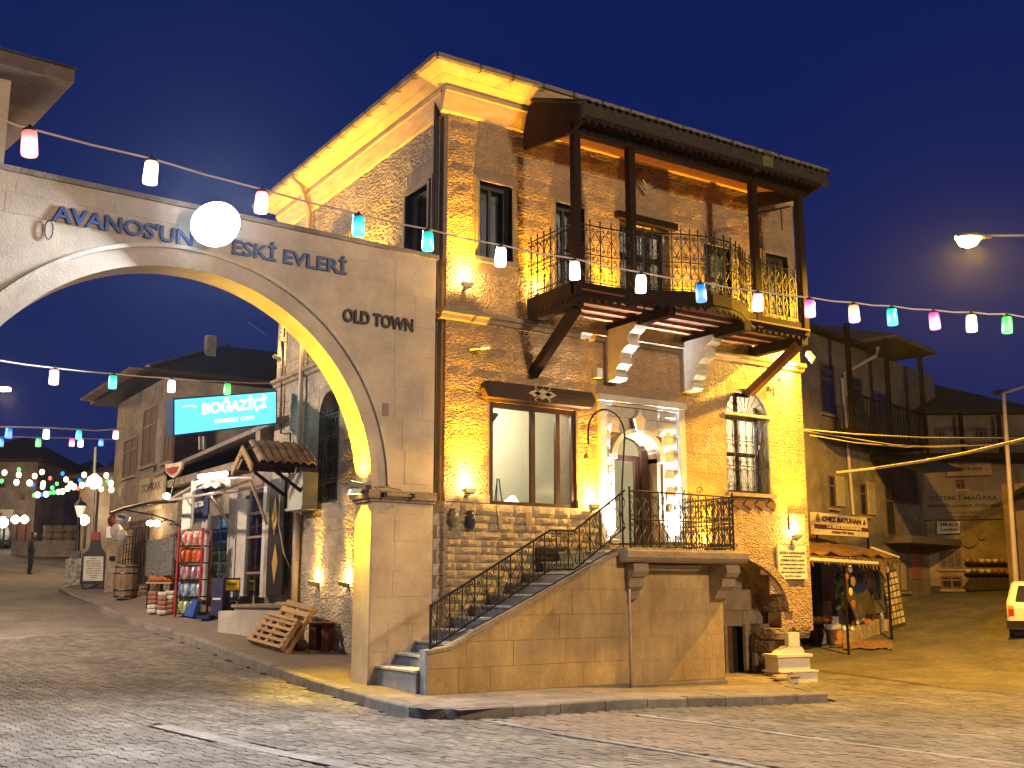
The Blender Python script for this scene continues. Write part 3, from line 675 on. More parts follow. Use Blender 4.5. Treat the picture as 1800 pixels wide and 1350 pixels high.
# wall lamp reflectors, plaque and other fixings are further below
# ---- roof: soffit, gutter, hips
EV = .5; ze = 10.36; zi = 10.05
b = MB(); C0 = (-EV, -EV)
SO = MB()
def soffit_boards(p0, p1, q0, q1, n, name):
    """boards from the wall line p to the eave line q"""
    for i in range(n):
        t0, t1 = i/n+.006, (i+1)/n-.006
        L = lambda a, c, t: tuple(a[k]+(c[k]-a[k])*t for k in range(3))
        A0, A1, B0, B1 = L(p0, q0, t0), L(p1, q1, t0), L(p1, q1, t1), L(p0, q0, t1)
        m = MB(); up = (0, 0, .025); m.add([A0, A1, B0, B1]+[tuple(x+y for x, y in zip(P, up)) for P in (A0, A1, B0, B1)], [(3, 2, 1, 0), (4, 5, 6, 7), (0, 1, 5, 4), (1, 2, 6, 5), (2, 3, 7, 6), (3, 0, 4, 7)])
        m.build(name, SOFF, house)
soffit_boards((-.1, -.1, zi), (HU+.1, -.1, zi), (-EV, -EV, ze-.08), (HU+EV, -EV, ze-.08), 2, 'soffit_board')
soffit_boards((-.1, HV, zi), (-.1, -.1, zi), (-EV, HV+.5, ze-.08), (-EV, -EV, ze-.08), 2, 'soffit_board')
soffit_boards((HU+.1, -.1, zi), (HU+.1, HV, zi), (HU+EV, -EV, ze-.08), (HU+EV, HV+.5, ze-.08), 2, 'soffit_board')
RH = 1.5; mu, mv = HU/2, HV/2
rf = MB(); E4 = [(-EV, -EV), (HU+EV, -EV), (HU+EV, HV+.5), (-EV, HV+.5)]; top = [(mu-.8, mv), (mu+.8, mv)]
V = [(x, y, ze-.05) for x, y in E4]+[(x, y, ze) for x, y in E4]+[(top[0][0], top[0][1], ze+RH), (top[1][0], top[1][1], ze+RH)]
rf.add(V, [(0, 1, 5, 4), (1, 2, 6, 5), (2, 3, 7, 6), (3, 0, 4, 7), (4, 5, 9, 8), (5, 6, 9), (6, 7, 8, 9), (7, 4, 8), (3, 2, 1, 0)])
rf.build('roof', DTILE, house)
gp = [(-EV-.02, HV+.5), (-EV-.02, -EV-.02), (HU+EV+.02, -EV-.02), (HU+EV+.02, HV)]
gm = mat('old_gutter', (.24, .20, .16), .7, (.10, .085, .07), 9, .5, 30)
for a, c in zip(gp[:-1], gp[1:]): 
    g = MB(); g.beam((a[0], a[1], ze-.03), (c[0], c[1], ze-.03), .09, .08); g.build('gutter', gm, house)
hk = MB(); hk.tube([(0, .05, .04), (0, -.07, .03), (0, -.09, -.05), (0, -.02, -.1), (0, .05, -.07)], .008, 5)
hko = hk.build('gutter_hook', IRON, house); hko.location = (.3, -EV-.02, ze-.03)
for i in range(1, 14): c = hko.copy(); COL.objects.link(c); c.location = (.3+.65*i, -EV-.02, ze-.03)
for i in range(12): c = hko.copy(); COL.objects.link(c); c.location = (-EV-.02, .3+.6*i, ze-.03); c.rotation_euler = (0, 0, -math.pi/2)
# downpipe at the corner gap and on the side wall
def pipe(name, pts, r, m, parent=house): return MB().tube(pts, r, 8).build(name, m, parent, True)
pipe('downpipe', [(-.07, .3, 3.0), (-.07, .3, 10.1)], .05, mat('dark_pipe', (.06, .05, .06), .5))
pipe('downpipe', [(-.1, 6.0, 1.35), (-.1, 6.0, 6.6), (-.1, 5.9, 9.6), (-.3, 5.9, 10.1), (-.5, 5.9, 10.3)], .055, PIPE)
pipe('downpipe', [(-.08, 6.0, .7), (-.08, 6.0, 3.1)], .075, PIPE)
pipe('cable_pipe', [(-.06, 7.3, 7.0), (-.06, 7.15, 4.9), (-.06, 6.6, 4.85), (-.06, 6.55, 3.9)], .022, MATS['dark_pipe'])
pipe('cable_pipe', [(-.06, 7.15, 7.9), (-.06, 7.25, 5.0)], .02, MATS['dark_pipe'])
# protruding stone blocks beside the vases, small vent
for u in (1.0, 1.55): MB().box(u, u+.07, -.07, .02, 2.55, 2.85).build('projecting_stone', SMOOTH, house)
vn = MB().box(1.75, 2.35, -.07, -.02, 1.72, 2.26).build('vent_frame', DARK, house)
for i in range(5): MB().box(1.8, 2.3, -.09, -.07, 1.8+.09*i, 1.83+.09*i).build('vent_slat', IRON, vn)
# small entry: old sign plate
# ================================================================= OUTSIDE STAIR
stair = thing('outside_stair', 'straight stone stair with grey steps climbing right along the house front to the door', 'staircase', (-1.1, -1.5, .15))
NS = 11
for k in range(NS):
    u0 = -1.2+.34*k; z = .46+.174*k
    va = -1.36
    vb = -.1 if k < 3 else -.0
    s = MB().box(u0, u0+.36, va, vb, z-.18 if k else .05, z-.03).build('step', GREYP, stair)
    MB().box(u0-.02, u0+.345, va, vb-.001, z-.03, z).build('tread', TREAD, s)
flk = [(-1.08, -.2), (2.5, -.2), (2.5, 2.2), (-.72, .74), (-1.08, .69)]
fl = plate('flank_wall', flk, [], .13, FLANK, stair, (0, -1.49, 0))
def clipblocks(S, f):
    out = []
    for a, c, z0, z1 in S:
        za, zb = f(a), f(c)
        if min(za, zb) >= z1: out.append([(a, z0), (c, z0), (c, z1), (a, z1)])
        elif max(za, zb) > z0+.04:
            pts = [(a, z0), (c, z0)]
            if za < z0: pts[0] = (a+(z0-za)/(zb-za)*(c-a), z0)
            if zb >= z1:
                pts += [(c, z1)]; x = a+(z1-za)/(zb-za)*(c-a); pts += [(max(x, a), z1)] if x > a else []
            else: pts += [(c, zb)]
            if za > z0: pts += [(a, za)]
            if len(pts) > 2: out.append(pts)
    return out
ftop = lambda u: float(np.interp(u, [-1.08, -.72, 2.5], [.69, .74, 2.2]))-.012
for P in clipblocks(courses(-1.08, 2.5, .13, 2.2, .36, .5, .95, g=.005), ftop): MB().prism(P, -1.5-rng.uniform(0, .003), -1.48, 'v').build('stone', FLANK, fl)
MB().box(-1.09, 2.52, -1.515, -1.47, -.1, .13).build('plinth', KERB, fl)
cp_ = MB()
for (a, za), (c, zc) in (((-1.1, .69), (-.72, .74)), ((-.72, .74), (2.5, 2.2))): cp_.prism([(a, za), (c, zc), (c, zc+.045), (a, za+.045)], -1.54, -1.33, 'v')
tag(cp_.build('coping', SMOOTH, stair), kind=None)
MB().box(-1.13, -1.08, -1.52, -1.34, -.1, .74).build('end_slab', GREYP, stair)
# block under the landing, set back a little
ub = MB().box(2.5, 4.78, -1.28, -.0, -.3, 1.98).build('landing_wall', FLANK, stair)
for a, c, z0, z1 in courses(2.5, 4.78, .1, 1.98, .36, .55, 1.0, g=.007): inst('stone', SV['flank'][0], ub, ((a+c)/2, -1.285, (z0+z1)/2), 0, (c-a, 1, z1-z0))
for a, c, z0, z1 in courses(-1.28, -.02, -.2, 1.98, .36, .55, 1.0, g=.007): inst('stone', SV['flank'][0], ub, (4.785, (a+c)/2, (z0+z1)/2), math.pi/2, (c-a, 1, z1-z0))
MB().box(2.52, 4.8, -1.31, -1.28, -.3, .06).build('plinth', KERB, stair)
pipe('conduit', [(2.53, -1.53, .05), (2.53, -1.53, 2.05)], .022, PIPE, stair)
sl = []
b = MB(); prof = [(0, 2.02), (0, 2.2), (.04, 2.21), (.04, 2.02)]
b.prism([(-1.74, 2.03), (-1.78, 2.08), (-1.78, 2.17), (-1.74, 2.22), (-.0, 2.24), (-.0, 2.0), (-1.7, 2.0)], 2.32, 4.95, 'u'); b.build('landing_slab', SMOOTH, stair)
MB().box(3.1, 5.0, -.32, -.02, 2.245, 2.33).build('door_step', SMOOTH, stair)
for u in (2.62, 4.62):
    MB().prism([(-1.28, 1.98), (-1.72, 1.98), (-1.74, 1.86), (-1.68, 1.78), (-1.62, 1.76), (-1.6, 1.62), (-1.5, 1.55), (-1.42, 1.42), (-1.28, 1.36)], u-.15, u+.15, 'u').build('console', SMOOTH, stair)
tl = thing('tube_lamp', 'unlit white tube lamp fixed under the stair landing slab', 'lamp', (4.0, -1.45, 1.94)); MB().box(2.95, 4.2, -1.42, -1.34, 1.92, 1.97).build('body', PIPE, tl); MB().tube([(3.0, -1.38, 1.9), (4.15, -1.38, 1.9)], .018, 6).build('tube', WHITE, tl)

# ---- wrought iron
def spiral(cx, cz, r, a0, turns, sgn=1, n=9):
    return [(cx+r*(1-i/n*.8)*math.cos(a0+sgn*turns*2*math.pi*i/n), 0, cz+r*(1-i/n*.8)*math.sin(a0+sgn*turns*2*math.pi*i/n)) for i in range(n+1)]
def bal_mesh(name, h, w=.17, tiers=1, finial=False, bot=.05):
    b = MB(); b.tube([(0, 0, 0), (0, 0, h+(.1 if finial else 0))], .012, 4)
    if finial: b.lathe([(.002, h+.02), (.016, h+.05), (.002, h+.12)], (0, 0, 0), 5)
    ht = h/tiers
    for t in range(tiers):
        z0 = t*ht; r = w*.2
        for sg in (-1, 1):
            b.tube([(x*1, y, z) for x, y, z in spiral(sg*(w*.25), z0+ht-.075, r, math.pi/2, 1.1, -sg, 8)], .009, 3, False)
            b.tube([(sg*w*.5, 0, z0+ht-.09), (sg*w*.42, 0, z0+ht*.7), (sg*.015, 0, z0+ht*.5), (sg*w*.38, 0, z0+ht*.28), (sg*w*.48, 0, z0+.07)], .008, 3, False)
            b.tube(spiral(sg*(w*.25), z0+.075, r, -math.pi/2, 1.1, sg, 8), .009, 3, False)
    me = bpy.data.meshes.new(name); me.from_pydata(b.v, [], b.f); me.materials.append(IRON); return me
BM1 = bal_mesh('baluster', .62, .2); BM2 = bal_mesh('baluster', .88, .17, 2); BM3 = bal_mesh('baluster', 1.0, .185, 2, True)
def railing(parent, pts, me, h, sp, rails=(0, 1), r=.014, zoff=0.0):
    """balusters stand on the polyline pts (u,v,z)"""
    P = [Vector(p) for p in pts]; bars = []
    for k in rails:
        b = MB(); b.tube([p+Vector((0, 0, h*k+zoff)) for p in P], r if k == 1 else r*.75, 6); b.build('rail', IRON, parent)
    for a, c in zip(P[:-1], P[1:]):
        L = math.hypot(c.x-a.x, c.y-a.y); n = max(1, round(L/sp)); rz = math.atan2(c.y-a.y, c.x-a.x)
        for i in range(n):
            p = a+(c-a)*((i+.5)/n); inst('baluster', me, parent, (p.x, p.y, p.z+zoff), rz)
sr = thing('stair_railing', 'black wrought iron railing of the outside stair flight with scrolls', 'railing', (-1.05, -1.42, .74))
a1 = onv(757, 1065, -1.43); a2 = onv(967, 932, -1.43); a3 = onv(1009, 933, -1.43); a4 = onv(1098, 862, -1.43)
HB = .62
pts = [(p[0], -1.43, p[2]-HB) for p in (a1, a2, a3, a4)]
railing(sr, pts, BM1, HB, .2, rails=(.04, 1), r=.018)
MB().tube([(a1[0], -1.43, .72), (a1[0], -1.43, a1[2]+.02)], .018, 6).build('post', IRON, sr)
MB().tube([(p[0], -1.43, ftop(p[0])+.1) for p in (a1, (0, 0, 0), (1, 0, 0), (2, 0, 0), (2.45, 0, 0))], .012, 5).build('rail', IRON, sr)
lr = thing('landing_railing', 'black wrought iron railing around the stair landing in front of the lit door', 'railing', (2.5, -1.7, 2.22))
railing(lr, [(2.45, -1.68, 2.23), (4.7, -1.68, 2.23), (4.9, -.05, 2.23)], BM2, .9, .17, rails=(.03, .5, 1), r=.016)
for x, y in ((2.45, -1.68), (4.7, -1.68)): MB().tube([(x, y, 2.2), (x, y, 3.2)], .02, 6).build('post', IRON, lr)
for sg in (-1, 1):
    b = MB(); b.tube([(3.75+sg*.2+x, -1.68, 3.2+z) for x, y, z in spiral(0, 0, .08, 0, 1.2, sg, 9)], .009, 4); b.build('crest_scroll', IRON, lr)
rowr = MB()
for i in range(12): rowr.tube([(2.62+.185*i+x, -1.76, 2.29+z) for x, y, z in spiral(0, 0, .055, 0, 1.3, 1, 8)], .008, 3)
tag(rowr.build('scroll_row', IRON, lr), kind='stuff')
lp = thing('hooked_lamp_post', 'thin black post curving left over the stair with a small hanging lamp', 'lamp post', (2.5, -1.43, 2.2))
c0 = onv(1098, 765, -1.43); e0 = onv(1034, 775, -1.43); rad = (c0[0]-e0[0])/2; cx = (c0[0]+e0[0])/2
MB().tube([(2.5, -1.43, 2.2), (2.5, -1.43, 3.2), (c0[0], -1.43, c0[2])]+[(cx+rad*math.cos(R(t)), -1.43, c0[2]+rad*1.05*math.sin(R(t))) for t in range(15, 181, 15)]+[(e0[0], -1.43, e0[2]-.05)], .016, 6).build('post', IRON, lp, True)
q = onv(1031, 800, -1.43); MB().tube([(e0[0], -1.43, e0[2]), (q[0], -1.43, q[2]+.1)], .004, 4).build('chain', IRON, lp); MB().lathe([(.012, .12), (.016, .04), (.05, -.02), (.045, -.06)][::-1], (q[0], -1.43, q[2]), 8).build('lamp_shade', GOLD, lp)

# ================================================================= WOODEN BALCONY
bal = thing('wooden_balcony', 'dark timber balcony with iron railing and its own canopy on the upper floor', 'balcony', (4.3, 0, 6.4))
PLAN = [(1.62, -.02), (1.62, -1.4), (2.25, -1.42), (2.7, -1.5), (3.15, -1.7), (3.6, -1.92), (4.05, -2.04), (4.5, -2.02), (4.9, -1.86), (5.2, -1.64), (5.5, -1.46), (5.85, -1.4), (7.12, -1.4), (7.12, -.02)]
fz = 6.42
for i in range(14):
    v0 = -.06-.145*i; v1 = v0-.138
    u0, u1 = 1.66, 7.08
    if v0 < -1.38:
        xs = [p[0] for p in PLAN[2:12]]; f = lambda x: float(np.interp(x, [p[0] for p in PLAN[1:13]], [p[1] for p in PLAN[1:13]]))
        g = [x/50 for x in range(90, 350) if f(x/50) < v1]
        if not g: continue
        u0, u1 = g[0], g[-1]
    MB().box(u0, u1, v1, v0, fz-.03, fz).build('floor_board', RWOOD, bal)
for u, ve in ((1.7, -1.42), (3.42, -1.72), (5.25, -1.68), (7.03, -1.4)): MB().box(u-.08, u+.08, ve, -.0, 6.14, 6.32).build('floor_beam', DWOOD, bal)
for v in (-.25, -.62, -1.0, -1.33): MB().box(1.66, 7.08, v-.05, v+.05, 6.325, 6.385).build('joist', mat('pale_joist', (.30, .17, .10), .75, (.2, .1, .06), 6), bal)  # joists in a lighter brown than the beams
PP = [Vector(p) for p in PLAN]
for a, c in zip(PP[:-1], PP[1:]):
    m = MB(); m.beam((a.x, a.y, 6.45), (c.x, c.y, 6.45), .05, .2); m.build('fascia', DWOOD, bal)
SM = MB(); SM.prism([(-.075, .0), (-.075, -.05), (-.05, -.075), (-.02, -.09), (0, -.14), (.02, -.09), (.05, -.075), (.075, -.05), (.075, .0)], -.012, .012, 'v')
sme = bpy.data.meshes.new('scallop'); sme.from_pydata(SM.v, [], SM.f); sme.materials.append(DWOOD)
rp = resample(PLAN, .155)
for a, c in zip(rp[:-1], rp[1:]):
    m = (a+c)/2; inst('scallop', sme, bal, (m.x, m.y, 6.352), math.atan2(c.y-a.y, c.x-a.x))
railing(bal, [(p.x, p.y, 6.56) for p in PP], BM3, 1.0, .185, rails=(.02, .5, 1), r=.013)
for u in (1.66, 2.84, 5.8, 7.05): MB().box(u-.065, u+.065, -1.455, -1.325, 6.3, 9.12).build('post', DWOOD, bal)
pipe('downpipe', [(7.14, -1.36, 6.3), (7.14, -1.36, 9.1)], .02, PIPE, bal)
for u, z in ((1.72, 5.22), (6.95, 5.42)):
    m = MB(); m.beam((u, -.0, z), (u, -1.3, 6.14), .15, .15); m.build('brace', DWOOD if u < 3 else RWOOD, bal)
MB().box(1.5, 7.25, -1.48, -1.32, 9.12, 9.28).build('top_beam', DWOOD, bal)
# sloped board ceiling of the canopy
for i in range(6):
    t0, t1 = i/6+.004, (i+1)/6-.004; v0, v1 = -.1-1.22*t0, -.1-1.22*t1; z0, z1 = 9.62-.34*t0, 9.62-.34*t1
    MB().add([(1.6, v0, z0), (7.15, v0, z0), (7.15, v1, z1), (1.6, v1, z1), (1.6, v0, z0+.02), (7.15, v0, z0+.02), (7.15, v1, z1+.02), (1.6, v1, z1+.02)], [(3, 2, 1, 0), (4, 5, 6, 7), (0, 1, 5, 4), (1, 2, 6, 5), (2, 3, 7, 6), (3, 0, 4, 7)]).build('ceiling_board', RWOOD, bal)
for u in (1.56, 7.2): MB().prism([(-.02, 9.28), (-1.4, 9.1), (-1.8, 9.2), (-1.82, 9.46), (-.55, 10.08), (-.02, 10.0)], u-.03, u+.03, 'u').build('side_board', DWOOD, bal)
MB().prism([(-.3, 10.1), (-1.85, 9.46), (-1.85, 9.5), (-.3, 10.16)], 1.5, 7.4, 'u').build('canopy_deck', DTILE, bal)
MB().box(1.5, 7.4, -1.86, -1.8, 9.24, 9.46).build('eave_board', mat('weathered_board', (.035, .027, .018), .85, (.012, .010, .008), 9, .7, 22), bal)
tm = MB(); n = 6
tp = [(.075*math.cos(math.pi*i/n), .05*math.sin(math.pi*i/n)) for i in range(n+1)]; tp2 = [(.06*math.cos(math.pi*i/n), .036*math.sin(math.pi*i/n)) for i in range(n, -1, -1)]
tm.prism([(x, z) for x, z in tp+tp2], 0, .42, 'v'); tme = bpy.data.meshes.new('roof_tile'); tme.from_pydata(tm.v, [], tm.f); tme.materials.append(DTILE)
sl_ = math.atan2(.64, 1.55)
for r_ in range(4):
    for i in range(37): inst('roof_tile', tme, bal, (1.55+.16*i, -1.93+.385*r_, 9.455+.159*r_+rng.uniform(-.004, .008)), rot=(sl_, 0, rng.uniform(-.03, .03)))
for i in range(36):
    inst('scallop', sme, bal, (1.6+.157*i, -1.87, 9.25), 0)
cp2 = MB(); cp2.tube([(5.95, -1.1, 8.6), (6.9, -1.3, 8.9)], .02, 5); cp2.tube([(6.0, -1.1, 8.6), (6.0, -1.1, 8.2)], .012, 5); cp2.tube([(6.7, -1.25, 8.85), (6.72, -1.25, 8.4)], .012, 5); cp2.build('hanger_rod', IRON, bal)
moss = rock('moss_clump', (5.75, -1.83, 9.42), (.16, .08, .16), 5, mat('moss', (.12, .10, .04), .95, (.05, .05, .02), 12, 1, 30), bal)
# window grilles
def grille_arch(u0, u1, z0, z1, rise, plane, at, parent, tiers=3):
    b = MB(); n = 6; w = (u1-u0)/n; f = (lambda a, z: (a, at, z)) if plane == 'v' else (lambda a, z: (at, a, z))
    frame = []
    for i in range(n+1): b.tube([f(u0+w*i, z0), f(u0+w*i, z1)], .009, 4)
    for t in range(tiers+1): z = z0+(z1-z0)*t/tiers; b.tube([f(u0, z), f(u1, z)], .012, 4)
    h = (z1-z0)/tiers
    for t in range(tiers):
        for i in range(n):
            c = u0+w*(i+.5); z = z0+h*t
            for sg in (-1, 1):
                b.tube([f(c+sg*w*.45, z+h*.88), f(c+sg*w*.1, z+h*.5), f(c+sg*w*.45, z+h*.12)], .006, 3, False)
                for zz, a0 in ((z+h*.86, math.pi/2), (z+h*.14, -math.pi/2)): b.tube([f(c+sg*w*.25+x, zz+y) for x, _, y in spiral(0, 0, w*.22, a0, 1.1, sg, 7)], .006, 3, False)
    c = (u0+u1)/2; r = (u1-u0)/2
    for i in range(11):
        t = math.pi*i/10; b.tube([f(c+.08*math.cos(t), z1+.06*math.sin(t)), f(c+r*.97*math.cos(t), z1+rise*.97*math.sin(t))], .008, 4)
    b.tube([f(c+r*math.cos(math.pi*i/12), z1+rise*math.sin(math.pi*i/12)) for i in range(13)], .012, 4)
    return b.build('window_grille', IRON, parent)
grille_arch(6.3, 7.39, 3.45, 4.93, .53, 'v', .06, house)
grille_arch(4.28, 5.22, 3.28, 5.0, .48, 'u', .02, house, 4)
lw_ = window(4.25, 5.25, 3.25, 5.45, wall='u', deep=.22, trans=(5.0,), name='side_window')
MB().box(6.2, 7.5, -.06, .02, 4.93, 4.97).build('grille_bar', PIPE, house)
MB().box(6.2, 7.5, -.07, .02, 3.34, 3.41).build('sill', SMOOTH, house)

# ================================================================= ARCHWAY
TH = R(3.4); AO = (-.25, -.08, 0.0); AX = np.array([math.cos(TH), math.sin(TH), 0]); AN = np.array([-math.sin(TH), math.cos(TH), 0])
def ar(px, py, off=0):
    p = onpl(px, py, np.array(AO)+AN*off, AN); return float(AX@(p-np.array(AO))), float(p[2])
def aw_(x, y, z): p = np.array(AO)+AX*x+AN*y; return (float(p[0]), float(p[1]), z)
P = np.array([ar(*p) for p in [(60, 530), (150, 486), (270, 465), (330, 470), (400, 488), (467, 516), (540, 587), (600, 670), (640, 760), (658, 850)]])
A_ = np.c_[2*P, np.ones(len(P))]; s_ = np.linalg.lstsq(A_, (P**2).sum(1), rcond=None)[0]; ACX, ACZ = s_[0], s_[1]; AR = math.sqrt(s_[2]+ACX**2+ACZ**2)
ZT = ar(757, 455)[1]; print('ARCH', ACX, ACZ, AR, ZT, ar(10, 300))
arch = thing('town_archway', 'pale stone archway over the street with blue and brown lettering', 'archway', AO, TH)
zs = 3.08; hx = math.sqrt(AR**2-(zs-ACZ)**2) if abs(zs-ACZ) < AR else AR
xr, xl = ACX+hx, ACX-hx
a0 = math.degrees(math.atan2(zs-ACZ, hx))
oc = [(0, -.3), (0, ZT), (-9.5, ZT), (-9.5, -.4), (xl, -.4)]+[(ACX-(x-ACX), z) for x, z in arc(ACX, ACZ, AR, a0, 180-a0, 40)][0:0]+arc(ACX, ACZ, AR, 180-a0, a0, 48)+[(xr, -.3)]
AT = .5
plate('arch_wall', oc, [], AT, ARCHM, arch, AO, rz=TH)
# facing slabs, a few millimetres proud
SLB = [stone_variant(.0, 1, 1, 70, ARCHM)]
fw2 = tag(bpy.data.objects['arch_wall'])
ops = [('a', ACX-3.6, ACX+3.6, -1, ACZ, 3.55)]
def slabs(x0, x1, z0, z1, h, l0, l1, ops=()):
    for a, c, z, y in courses(x0, x1, z0, z1, h, l0, l1, ops, g=.006):
        m = MB(); o = -.004-rng.uniform(0, .002)
        V = [aw_(X, Y, Z) for X, Y, Z in ((a, o, z), (c, o, z), (c, o, y), (a, o, y), (a, .0, z), (c, 0, z), (c, 0, y), (a, 0, y))]
        m.add(V, [(0, 1, 2, 3), (0, 4, 5, 1), (1, 5, 6, 2), (2, 6, 7, 3), (3, 7, 4, 0)]).build('facing_slab', ARCHM, fw2)
slabs(xr+.35, -.003, 3.2, ZT-.12, .5, .5, .95, ops); slabs(-9, xr+.2, ACZ+AR+.33, ZT-.12, .28, .8, 1.3, ())
slabs(xr+.02, -.003, -.2, 2.9, .42, .4, .8)
slabs(-9, xl+.3, 3.2, ZT-.5, .5, .6, .95, ops)
# coping along the top, hood moulding, capitals
m = MB(); m.add([aw_(x, y, z) for x, y, z in ((-9.5, -.05, ZT), (.03, -.05, ZT), (.03, AT+.05, ZT), (-9.5, AT+.05, ZT), (-9.5, -.05, ZT+.07), (.03, -.05, ZT+.07), (.03, AT+.05, ZT+.07), (-9.5, AT+.05, ZT+.07))], [(3, 2, 1, 0), (4, 5, 6, 7), (0, 1, 5, 4), (1, 2, 6, 5), (2, 3, 7, 6), (3, 0, 4, 7)]); m.build('coping', PLAST, arch)
hood = MB(); n = 60
HR = AR+.26
for i in range(n):
    t0, t1 = R(2+176*i/n), R(2+176*(i+1)/n)
    Q = [(ACX+r*math.cos(t), ACZ+r*math.sin(t)) for r, t in ((HR, t0), (HR+.055, t0), (HR+.055, t1), (HR, t1))]
    hood.add([aw_(x, y, z) for y in (-.045, .005) for x, z in Q], [(0, 1, 2, 3), (7, 6, 5, 4), (0, 4, 5, 1), (1, 5, 6, 2), (2, 6, 7, 3), (3, 7, 4, 0)])
hood.build('hood_moulding', WHITES, arch)
def abox(x0, x1, y0, y1, z0, z1, name, m, parent=arch):
    return MB().add([aw_(x, y, z) for x, y, z in ((x0, y0, z0), (x1, y0, z0), (x1, y1, z0), (x0, y1, z0), (x0, y0, z1), (x1, y0, z1), (x1, y1, z1), (x0, y1, z1))], [(3, 2, 1, 0), (4, 5, 6, 7), (0, 1, 5, 4), (1, 2, 6, 5), (2, 3, 7, 6), (3, 0, 4, 7)]).build(name, m, parent)
abox(xr-.08, .03, -.07, AT+.06, 2.95, 3.08, 'capital', SMOOTH)
abox(xr-.04, .02, -.035, AT+.03, 2.9, 2.95, 'capital', SMOOTH)
for i in range(10):   # joints of the reveal, seen from below
    pass
l1 = ar(95, 375); l2 = ar(335, 420); l3 = ar(405, 435); l4 = ar(608, 464)
def atext(s, pa, pb, H, m, name='lettering', bold=.02, sp=1.0):
    a = ar(*pa); c = ar(*pb); mid = ((a[0]+c[0])/2, (a[1]+c[1])/2)
    o = text(s, name, m, arch, aw_(mid[0], -.012, mid[1]), c[0]-a[0], H, TH, bold, .03, sp); return o
atext("AVANOS'UN", (92, 374), (338, 421), .235, BLUEL)
atext("ESKİ EVLERİ", (408, 434), (608, 464), .30, BLUEL)
atext("OLD TOWN", (602, 556), (725, 571), .215, BROWNL, bold=.03)
# yellow twin floodlights on the capital, unlit tube on the right
def flood(name, label, loc, d, col, W, glow, size=(.2, .12, .07), spot=None, blend=.4, group=None, body=METAL, cat='floodlight', soft=.06, mw=1.0):
    t = thing(name, label, cat, loc, group=group); D = Vector(d).normalized(); M = Vector((0, 0, 1)).rotation_difference(D).to_matrix(); L = Vector(loc)
    b = MB(); sx, sy, sz = size
    P = [L+M @ Vector((x, y, z)) for x, y, z in [(-sx/2, -sy/2, 0), (sx/2, -sy/2, 0), (sx/2, sy/2, 0), (-sx/2, sy/2, 0), (-sx*.35, -sy*.35, -sz), (sx*.35, -sy*.35, -sz), (sx*.35, sy*.35, -sz), (-sx*.35, sy*.35, -sz)]]
    b.add(P, [(4, 5, 6, 7)[::-1], (0, 1, 5, 4)[::-1], (1, 2, 6, 5)[::-1], (2, 3, 7, 6)[::-1], (3, 0, 4, 7)[::-1], (0, 1, 2, 3)]); b.build('housing', body, t)
    g = MB(); g.add([L+M @ Vector((x, y, .004)) for x, y in ((-sx*.45, -sy*.42), (sx*.45, -sy*.42), (sx*.45, sy*.42), (-sx*.45, sy*.42))], [(0, 1, 2, 3)]); g.build('lens', glow, t)
    if W:
        l = lamp('SPOT' if spot else 'POINT', 'beam', L+D*.06, W, col, t, shadow_soft_size=soft)
        if spot: l.data.spot_size = R(spot); l.data.spot_blend = blend; aim(l, D)
    return t
AMB = (1, .47, .012); YEL = (1, .62, .004)
GA = emat('amber_lens', (1, .62, .12), 12); GY = emat('yellow_lens', (1, .8, .25), 10); GW = emat('white_lens', (.75, .87, 1), 30); GS = emat('sodium_lens', (1, .62, .15), 30); GC = emat('cool_lens', (.85, .95, 1), 14)
pu = aw_(xr-.16, .22, 3.2); pd = aw_(xr-.16, .22, 3.02)
flood('arch_uplight', 'upper yellow floodlight on the arch capital shining up the arch reveal', 'floodlight' and pu, (.12, .0, 1), YEL, 1500, GY, (.22, .13, .08), 120, .6, 'twin floodlights on the arch capital')
flood('arch_downlight', 'lower yellow floodlight on the arch capital shining down the pillar', pd, (.10, 0, -1), YEL, 900, GY, (.22, .13, .08), 84, .7, 'twin floodlights on the arch capital')
tt = thing('unlit_tube_light', 'short unlit tube light lying on the pillar capital front', 'lamp', aw_(-.85, -.1, 3.03), TH)
m = MB(); m.tube([aw_(-.95, -.12, 3.0), aw_(-.45, -.12, 3.0)], .022, 6); m.build('tube', mat('frosted_tube', (.35, .27, .2), .4), tt)
for x in (-.95, -.45): abox(x-.025, x+.025, -.16, -.07, 2.965, 3.04, 'bracket', IRON, tt)
m = MB(); m.tube([aw_(-.95, -.08, 3.02), aw_(-1.1, -.05, 3.12), aw_(-.9, -.03, 3.13), aw_(-.6, -.03, 3.1)], .006, 4); m.build('cable', IRON, tt)
# big white floodlight in the middle of the arch
fp_ = ar(383, 392, -.5)
WF = thing('white_floodlight', 'blinding white floodlight fixed to the arch over the lettering', 'floodlight', aw_(fp_[0], -.42, fp_[1]-.05))
_D = Vector((-.42, -.88, -.12)).normalized(); _M = Vector((0, 0, 1)).rotation_difference(_D).to_matrix(); _L = Vector(aw_(fp_[0], -.42, fp_[1]))
_m = MB(); _m.tube([_L-_D*.2, _L-_D*.12, _L], [.12, .26, .325], 24); _m.build('housing', METAL, WF)
_m = MB(); _m.add([_L+_M @ Vector((.345*math.cos(2*math.pi*i/28), .31*math.sin(2*math.pi*i/28), .03)) for i in range(28)]+[_L+_D*.08], [(i, (i+1) % 28, 28) for i in range(28)]); _m.build('lens', GW, WF)
_m = MB(); _m.beam(_L-_D*.15, aw_(fp_[0], .0, fp_[1]-.1), .06, .04); _m.build('bracket', METAL, WF)
fb_ = lamp('AREA', 'flood_beam', _L+_D*.12, 1700, (.76, .86, 1), WF, shape='DISK', size=.6)
aim(fb_, Vector((-.25, -.95, -.36)))
lamp('POINT', 'flood_spill', aw_(fp_[0]+.0, -.62, fp_[1]+.38), 10, (.62, .72, 1), WF, shadow_soft_size=.02)
